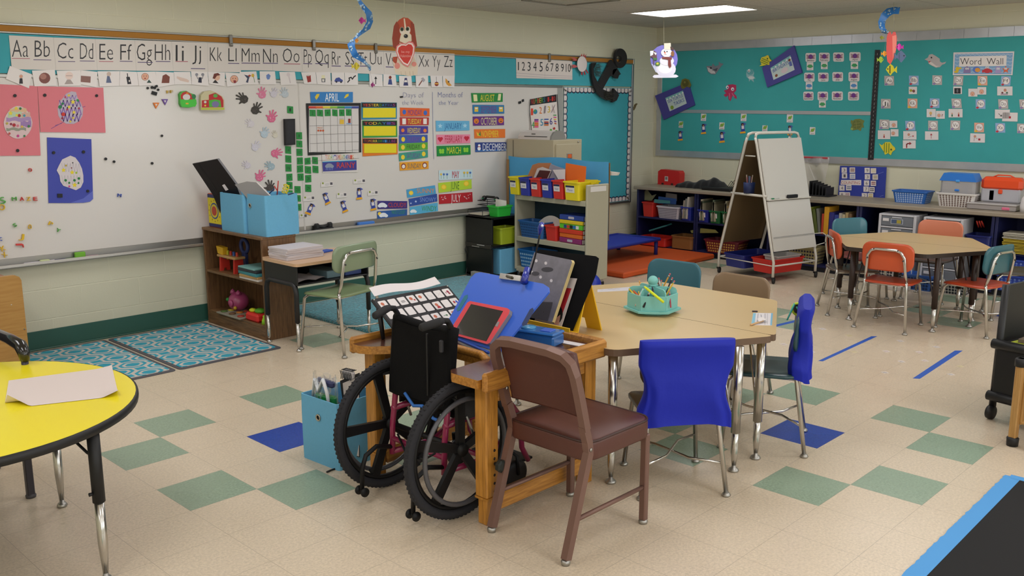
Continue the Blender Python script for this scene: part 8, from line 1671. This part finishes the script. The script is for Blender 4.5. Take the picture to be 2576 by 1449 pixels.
# ================================================================ floor marks, right edge, hanging decorations
tape = mat('#2458b8', .55)
for l, poly in [('long blue tape strip on the floor, left of the two near the far table', (2058, 908, 2192, 846, 2207, 846, 2070, 909)), ('long blue tape strip on the floor, right one nearest the right edge', (2296, 952, 2402, 882, 2422, 882, 2314, 953)), ('blue tape strip on the floor past the end of the middle table', (1947, 823, 1947, 818, 2010, 803, 2016, 807)), ('short blue tape strip on the floor seen under the wooden desk', (1120, 901, 1142, 897, 1142, 906, 1128, 912))]: art('floor_tape', l, 'tape', FLOOR, 'P', poly, tape, th=.0006, group='blue floor tape strips')
stk = [(700, 643, 'w'), (940, 703, 'y'), (600, 851, 'w'), (988, 852, 'y'), (1408, 752, 'w'), (1738, 807, 'w'), (1280, 847, 'r'), (1582, 855, 'r'), (1420, 940, 'k'), (1632, 932, 'r'), (1268, 1040, 'k'), (1955, 984, 'y'), (1870, 1058, 'w'), (345, 783, 'r')]
sl = ['behind the sunglasses', 'yellowed one left of the left tape strip', 'torn one right of the blue chair cover', 'yellowed one right of the left tape strip', 'large one beyond the left tape strip', 'below the far table legs, above the right tape strip', 'red printed, between the two tape strips, left', 'red printed, between the two tape strips, right', 'black printed, left of the right tape strip, farther', 'pink printed, just left of the right tape strip', 'black printed, largest, left of the right tape strip', 'yellowed one right of the right tape strip', 'torn one right of the right tape strip, nearest', 'pale one under the blue chair cover']
for (x, y, c), l in zip(stk, sl):
    w = 40; sh = [('l', {'w': '#7a7a8a', 'y': '#c9b98a', 'r': '#a84a4a', 'k': '#2a2a3a'}[c], 7, (x-w*.4, y+2, x-w*.1, y+1, x+w*.4, y+4))]
    art('floor_sticker', 'small worn sticker on the floor, '+l, 'sticker', FLOOR, 'K', (x-w, y-6, x+w*.2, y-10, x+w, y+6, x-w*.1, y+10), '#d6cdc6' if c != 'y' else '#cfc2a0', sh, th=.0004, group='worn floor stickers')
# black floor cover edged with blue tape, bottom right
q = [at_z(*a, 0) for a in [(2285, 1452), (2541, 1199), (2640, 1222), (2640, 1500), (2240, 1500)]]; P0 = sum(q, Vector())/5
t = thing('floor_cover', 'black sheet taped to the floor with light blue tape at the bottom right', 'floor sheet', P0)
mb = MB(); far = [(v-P0)[:2] for v in q]; mb.prism(far, 0, .002, mat('#121214', .9)); mb.build('sheet', t)
mb = MB(); bt_ = mat('#4f9ee0', .6); r_ = random.Random(8)
A1, B1 = at_z(2541, 1199), at_z(2240, 1497); d = (B1-A1).normalized(); nn = Vector((d.y, -d.x, 0)); nn = nn if nn.dot(RIGHT) < 0 else -nn; L = (B1-A1).length; n = 60
ed1 = [A1+d*L*k/n+nn*(.018+.006*r_.random()) for k in range(n+1)]; ed2 = [A1+d*L*k/n-nn*.045 for k in range(n+1)]
vs = [tuple(v-P0+Vector((0, 0, .003))) for v in ed1+ed2]; mb.add(vs, [(k, k+1, n+2+k, n+1+k) for k in range(n)], bt_)
C1 = at_z(2660, 1228); e = (C1-A1).normalized(); m2 = Vector((e.y, -e.x, 0)); m2 = m2 if m2.dot(FWD) > 0 else -m2; vs = [A1+m2*.02, C1+m2*.02, C1-m2*.025, A1-m2*.025]; mb.add([tuple(v-P0+Vector((0, 0, .0035))) for v in vs], [(0, 1, 2, 3)], bt_); mb.build('blue_tape', t)
# right edge: black cart and wooden stand
def rp(u, v, z): return at_z(u, v, z)
c0 = at_z(2524, 1076, 0)
t = thing('rolling_cart', 'black rolling cart with books cut by the right edge', 'cart', c0+Vector((.33, -.16, 0)), A_(-12)); bk3 = mat('#111113', .45)
for y in (-.2, .2):
    for x in (-.27, .27): mb = MB(); mb.tube([(x, y, .07), (x*.96, y, .72)], .018, bk3, 10); b = mb.build('post', t); g = MB(); g.lathe([(.0, -.014), (.036, -.014), (.038, 0), (.036, .014), (.0, .014)], '#141416', 18, M=Matrix.Translation((x-.01, y, .038)) @ Matrix.Rotation(PI/2, 4, 'X')); g.build('caster', b)
for z in (.12, .40): mb = MB(); mb.box((0, 0, z), (.58, .42, .03), bk3, .006); mb.tube([(-.29, -.22, z+.01), (-.29, .22, z+.01)], .026, bk3, 12); mb.build('shelf', t)
mb = MB(); mb.box((-.285, 0, .27), (.012, .40, .30), bk3, .003); mb.box((.0, .2, .56), (.55, .012, .32), bk3, .003); mb.build('side_panel', t)
def on_cart(nm, lab, cat, x, y, z, size, c, rz=0): a = A_(-12); mb = MB(); mb.box((0, 0, size[2]/2), size, c, .002); return tag(mb.build(nm, loc=(t.location.x+x*math.cos(a)-y*math.sin(a), t.location.y+x*math.sin(a)+y*math.cos(a), z), rz=a+rz), lab, cat)
on_cart('folder', 'lime green folder lying on the black cart at the right edge', 'folder', -.14, -.02, .416, (.24, .34, .012), '#b5c23a'); on_cart('book', 'brown book on the lime folder at the right edge', 'book', -.12, -.02, .429, (.22, .30, .02), '#6f6252', .1); on_cart('fabric_roll', 'blue checked cloth folded on the lower shelf of the black cart', 'cloth', -.02, -.12, .136, (.30, .16, .20), '#3f6a86')
w0 = at_z(2537, 1122, 0); wn = wood('#bf9457', '#a87c42', 6, 2)
t = thing('wooden_stand', 'small light wooden stand with black rubber feet at the right edge', 'stand', w0+Vector((.02, -.01, 0)), A_(-12))
for x, y in ((0, 0), (.34, 0), (0, -.30), (.34, -.30)): mb = MB(); mb.box((x, y, .23), (.035, .035, .42), wn, .004); b = mb.build('leg', t); g = MB(); g.lathe([(.0, 0), (.026, 0), (.028, .04), (.022, .045), (.0, .045)], '#17171a', 12, c=(x, y, 0)); g.build('rubber_foot', b); g = MB(); g.lathe([(.027, .40), (.028, .435), (.022, .44), (.0, .44)], '#17171a', 12, c=(x, y, 0)); g.build('rubber_cap', b)
mb = MB(); mb.box((.17, -.022, .26), (.32, .012, .30), wn, .003); mb.box((.17, -.28, .26), (.32, .012, .30), wn, .003); mb.box((.17, -.15, .12), (.32, .28, .012), wn, .003); mb.build('panel', t)
# hanging decorations
def hang(name, lab, uv, s, cat='hanging decoration'):
    P = CAM+ray(*uv)*s; z = (CAM-P); z.z = 0; z.normalize(); x = Vector((0, 0, 1)).cross(z); M = Matrix(((x.x, 0, z.x, P.x), (x.y, 0, z.y, P.y), (x.z, 1, z.z, P.z), (0, 0, 0, 1))); return thing(name, lab, cat, M=M), Frame(M)
def hpart(t, fr, name, poly, base, shapes=(), th=.003, off=0.0): return art(name, None, None, fr, 'P', poly, base, shapes, th=th, off=off, parent=t, tagit=False, layer=.0004)
def cord(t, u, v0, v1, fr, r=.0022, m='#b9b49a'): a, b = fr.hit(u, v0), fr.hit(u, v1); mb = MB(); Mi = t.matrix_basis.inverted(); mb.tube([Mi @ a, Mi @ b], r, m, 5); return mb.build('string', t)
sw, fr = hang('snowman_decoration', 'card snowman with a top hat and red scarf hanging under the ceiling light', (1668, 150), 9.55)
ZS = lambda x, y: (1480+x/7.244, y/7.244)
zp = lambda l: [ZS(*q) for q in l]
el = lambda x, y, rx, ry, n=18: [(x+rx*math.cos(2*PI*k/n), y+ry*math.sin(2*PI*k/n)) for k in range(n)]
fl = lambda l: [v for q in zp(l) for v in q]
hpart(sw, fr, 'moon', fl(el(1380, 1080, 250, 260)), '#7a74c8', [('p', '#c9cfe6', zp([(1150, 1160), (1250, 1200), (1340, 1330), (1230, 1320)]))])
hpart(sw, fr, 'snow_base', fl([(1170, 1400), (1200, 1365), (1600, 1360), (1645, 1390), (1600, 1415), (1200, 1420)]), '#e6e6f4', off=.004)
hpart(sw, fr, 'body', fl(el(1415, 1260, 180, 150)), '#e2e0f0', [('c', '#f2f0f6', *ZS(1400, 1240), 18, 14)], off=.004); hpart(sw, fr, 'chest', fl(el(1430, 1110, 130, 85)), '#e8e6f2', off=.007); hpart(sw, fr, 'head', fl(el(1425, 960, 100, 78)), '#eeecf4', [('c', '#222', *ZS(1388, 938), 1.6, 1.8), ('c', '#222', *ZS(1434, 942), 1.6, 1.8), ('p', '#d8582a', zp([(1375, 950), (1415, 955), (1400, 985)])), ('l', '#8a3a3a', .8, [v for q in zp([(1385, 990), (1405, 1000), (1425, 992)]) for v in q])], off=.010)
hpart(sw, fr, 'hat', fl([(1380, 790), (1500, 785), (1505, 860), (1500, 905), (1380, 900)]), '#e6dcc6', [('p', '#4a2f2a', zp([(1490, 850), (1550, 870), (1560, 920), (1500, 905)]))], off=.013); hpart(sw, fr, 'ear_muff', fl(el(1535, 980, 32, 50)), '#8a5a2f', off=.013)
hpart(sw, fr, 'scarf', fl([(1340, 1040), (1520, 1040), (1525, 1075), (1500, 1090), (1512, 1210), (1480, 1240), (1452, 1180), (1455, 1090), (1345, 1070)]), '#7a3330', off=.015)
hpart(sw, fr, 'lamp_post', fl([(1125, 930), (1200, 925), (1245, 960), (1250, 1090), (1200, 1100), (1198, 1190), (1188, 1190), (1185, 1060), (1130, 1030)]), '#6a4a4a', [('p', '#e6eaf0', zp([(1125, 930), (1190, 925), (1180, 1000), (1130, 1025)])), ('p', '#e6eaf0', zp([(1185, 950), (1245, 965), (1230, 1010)])), ('p', '#3f7a3f', zp([(1180, 1055), (1255, 1060), (1250, 1100), (1185, 1090)]))], off=.012)
hpart(sw, fr, 'wreath', fl(el(1265, 1165, 45, 36)), '#4a7a3a', [('c', '#d8c84a', *ZS(1262, 1160), 3, 2.6)], off=.012); cord(sw, 1670, 46, 112, fr)
dg, fr = hang('puppy_decoration', 'card puppy holding a red heart reading be my valentine, hanging from the ceiling', (1017, 115), 5.85)
zb = lambda x, y: (600+x/3.6229, y/3.6229)
ZL = lambda l: [zb(*q) for q in l]; FL = lambda l: [v for q in ZL(l) for v in q]
hpart(dg, fr, 'body', FL([(1430, 520), (1600, 520), (1635, 600), (1630, 680), (1560, 695), (1430, 670), (1405, 560)]), '#d8cbb8', [('p', '#a8442a', ZL([(1405, 520), (1450, 515), (1440, 590), (1408, 560)])), ('c', '#d88a80', *zb(1447, 600), 7, 8), ('c', '#d88a80', *zb(1600, 585), 6, 6)]+[('l', '#b5a58f', .8, FL([(x, 650), (x+4, 685)])) for x in (1480, 1520, 1560, 1590)])
hpart(dg, fr, 'head', FL([(1500, 160), (1545, 165), (1590, 205), (1600, 300), (1580, 380), (1520, 405), (1460, 385), (1425, 300), (1430, 220), (1465, 180)]), '#b24a2c', [('p', '#e0d6c0', ZL([(1505, 170), (1516, 170), (1530, 270), (1575, 320), (1585, 370), (1525, 402), (1465, 375), (1480, 315), (1515, 280)])), ('c', '#e0d6cc', *zb(1490, 280), 6, 9), ('c', '#e0d6cc', *zb(1545, 275), 6, 9), ('c', '#3a4a2a', *zb(1490, 268), 4.4, 5), ('c', '#3a4a2a', *zb(1540, 265), 4.4, 5), ('c', '#111', *zb(1490, 268), 2.2, 3), ('c', '#111', *zb(1540, 265), 2.2, 3), ('c', '#17171a', *zb(1525, 330), 5.4, 5), ('c', '#8f9098', *zb(1519, 325), 1.5, 1.2)], off=.004)
for pts in ([(1440, 195), (1415, 240), (1400, 350), (1408, 430), (1435, 450), (1465, 420), (1470, 330), (1460, 230)], [(1570, 200), (1600, 220), (1615, 330), (1628, 420), (1600, 445), (1580, 400), (1575, 300)]): hpart(dg, fr, 'ear', FL(pts), '#8f3620', off=.008)
ht = [(1525, 400), (1555, 378), (1590, 385), (1610, 420), (1603, 490), (1575, 560), (1545, 612), (1500, 590), (1455, 530), (1432, 465), (1440, 420), (1475, 395), (1505, 395)]
hpart(dg, fr, 'heart', FL(ht), '#d8787a', [('s', '#ecdede', *zb(1525, 490), 1)]+[('p', '#e8dcd8', ZL([(1525+(x-1525)*.90, 492+(y-492)*.90) for x, y in ht])), ('p', '#c8342c', ZL([(1525+(x-1525)*.78, 490+(y-490)*.78) for x, y in ht])), ('t', '#e8a8a0', 'be my', *zb(1485, 462), *zb(1560, 483)), ('t', '#e8a8a0', 'Valentine', *zb(1472, 498), *zb(1572, 522))], off=.011); cord(dg, 1017, -14, 48, fr)
def ribbon(t, fr, pts, name='spiral'):
    L_, R2 = pts[::2], pts[1::2]; Mi = t.matrix_basis.inverted(); mb = MB(); m = mat('#2a74bc', .4); n = len(L_); vs = []
    for k in range(n):
        for s_, q in ((0, L_[k]), (1, R2[k])): v = Mi @ fr.hit(*q); v.z += .035*math.sin(k*1.1)*(1 if s_ else -1); vs.append(v)
    mb.add(vs, [(2*k, 2*k+1, 2*k+3, 2*k+2) for k in range(n-1)], m, True); vs2 = [v+Vector((0, 0, -.002)) for v in vs]; mb.add(vs2, [(2*k+2, 2*k+3, 2*k+1, 2*k) for k in range(n-1)], m, True); o = mb.build(name, t)
    g = MB(); r_ = random.Random(6)
    for k in range(n-1):
        for j in range(4):
            a, b = r_.random(), .15+.7*r_.random(); p_ = (vs[2*k].lerp(vs[2*k+2], a)).lerp(vs[2*k+1].lerp(vs[2*k+3], a), b); g.lathe([(.005+.007*r_.random(), 0), (.0, .0005)], '#a9c8e0', 9, M=Matrix.Translation(p_+Vector((0, 0, .0035))))
    g.build('dots', o); return o
def fish(t, fr, u, v, s, c, c2, flip=1, name='foil_fish'):
    P = [(u+flip*s*a, v+s*b) for a, b in [(-.9, 0), (-.6, -.5), (-.1, -.95), (.35, -.6), (.55, -.1), (1, -.6), (.95, .1), (1, .6), (.55, .25), (.2, .6), (-.1, 1.0), (-.5, .55)]]
    return hpart(t, fr, name, [x for q in P for x in q], mat(c, .25, .4), [('l', c2, s*.18, (u-s*.2, v-s*.6, u-s*.2, v+s*.6)), ('c', '#111', u-flip*s*.55, v-s*.1, s*.12, s*.12)], off=.02)
sp1, fr = hang('fish_mobile', 'blue spotted spiral mobile with foil fish hanging left of the puppy', (905, 90), 5.7)
ribbon(sp1, fr, [zb(*q) for q in [(1078, -50), (1102, -50), (1092, 20), (1118, 10), (1120, 70), (1160, 60), (1160, 130), (1215, 110), (1170, 200), (1228, 190), (1130, 270), (1200, 260), (1060, 335), (1110, 325), (990, 400), (1060, 365), (1005, 450), (1062, 430), (1040, 520), (1085, 480), (1110, 560), (1150, 540), (1180, 600), (1192, 595), (1195, 645), (1203, 640)]])
fish(sp1, fr, *zb(1125, 190), 9.5, '#a81f78', '#6a1a5a', 1); fish(sp1, fr, *zb(1075, 372), 6.5, '#d8862a', '#e8b04a', -1); fish(sp1, fr, *zb(1070, 605), 11, '#b8a82a', '#8a7a1f', -1); fish(sp1, fr, *zb(1222, 775), 6, '#8a2468', '#5a1a4a', 1)
Mi = sp1.matrix_basis.inverted(); g = MB(); [g.tube([Mi @ fr.hit(*zb(*a)), Mi @ fr.hit(*zb(*b))], .0008, '#8f8f8f', 4) for a, b in (((1118, 20), (1125, 160)), ((1065, 330), (1075, 355)), ((1040, 510), (1070, 580)), ((1195, 640), (1222, 755)))]; g.build('thread', sp1); cord(sp1, 899, -16, -12, fr)
sp2, fr = hang('fish_mobile', 'blue spotted spiral mobile with a coral heart hanging at the right ceiling light', (2240, 95), 8.1)
zd = lambda x, y: (1876+x/3.6229, y/3.6229)
ribbon(sp2, fr, [zd(*q) for q in [(1408, 65), (1395, 128), (1350, 60), (1345, 130), (1285, 75), (1310, 150), (1235, 125), (1280, 180), (1207, 200), (1268, 220), (1215, 255), (1272, 255), (1240, 295), (1285, 275), (1280, 308), (1298, 290)]])
hpart(sp2, fr, 'heart', [v for q in [(1330, 318), (1345, 290), (1365, 292), (1378, 340), (1375, 430), (1355, 520), (1318, 588), (1290, 560), (1280, 470), (1285, 340), (1298, 295), (1318, 290)] for v in zd(*q)], '#cf4a44', [('p', '#e07a6a', [zd(*q) for q in [(1335, 330), (1372, 320), (1372, 440), (1340, 540)]])], off=.01)
fish(sp2, fr, *zd(1325, 635), 15, '#c2b82a', '#17171a', 1); fish(sp2, fr, *zd(1262, 490), 8, '#d8862a', '#e8c83a', -1); fish(sp2, fr, *zd(1402, 430), 10, '#c22a9a', '#d86ac2', 1); fish(sp2, fr, *zd(1410, 515), 16, '#5a6a8a', '#3a4a66', -1); fish(sp2, fr, *zd(1240, 345), 6, '#8a8a2a', '#5a5a1f', 1); fish(sp2, fr, *zd(1228, 545), 9, '#9ab83a', '#7a9a2f', -1)
cord(sp2, *(zd(1350, 0)[0], -4, zd(0, 185)[1]), fr); Mi = sp2.matrix_basis.inverted(); g = MB(); [g.tube([Mi @ fr.hit(*zd(*a)), Mi @ fr.hit(*zd(*b))], .0009, '#8f8f8f', 4) for a, b in (((1358, 185), (1335, 290)), ((1320, 585), (1325, 590)), ((1285, 290), (1262, 470)), ((1365, 300), (1402, 395)), ((1402, 460), (1408, 470)), ((1262, 510), (1228, 525)), ((1262, 280), (1240, 325)))]; g.build('thread', sp2)
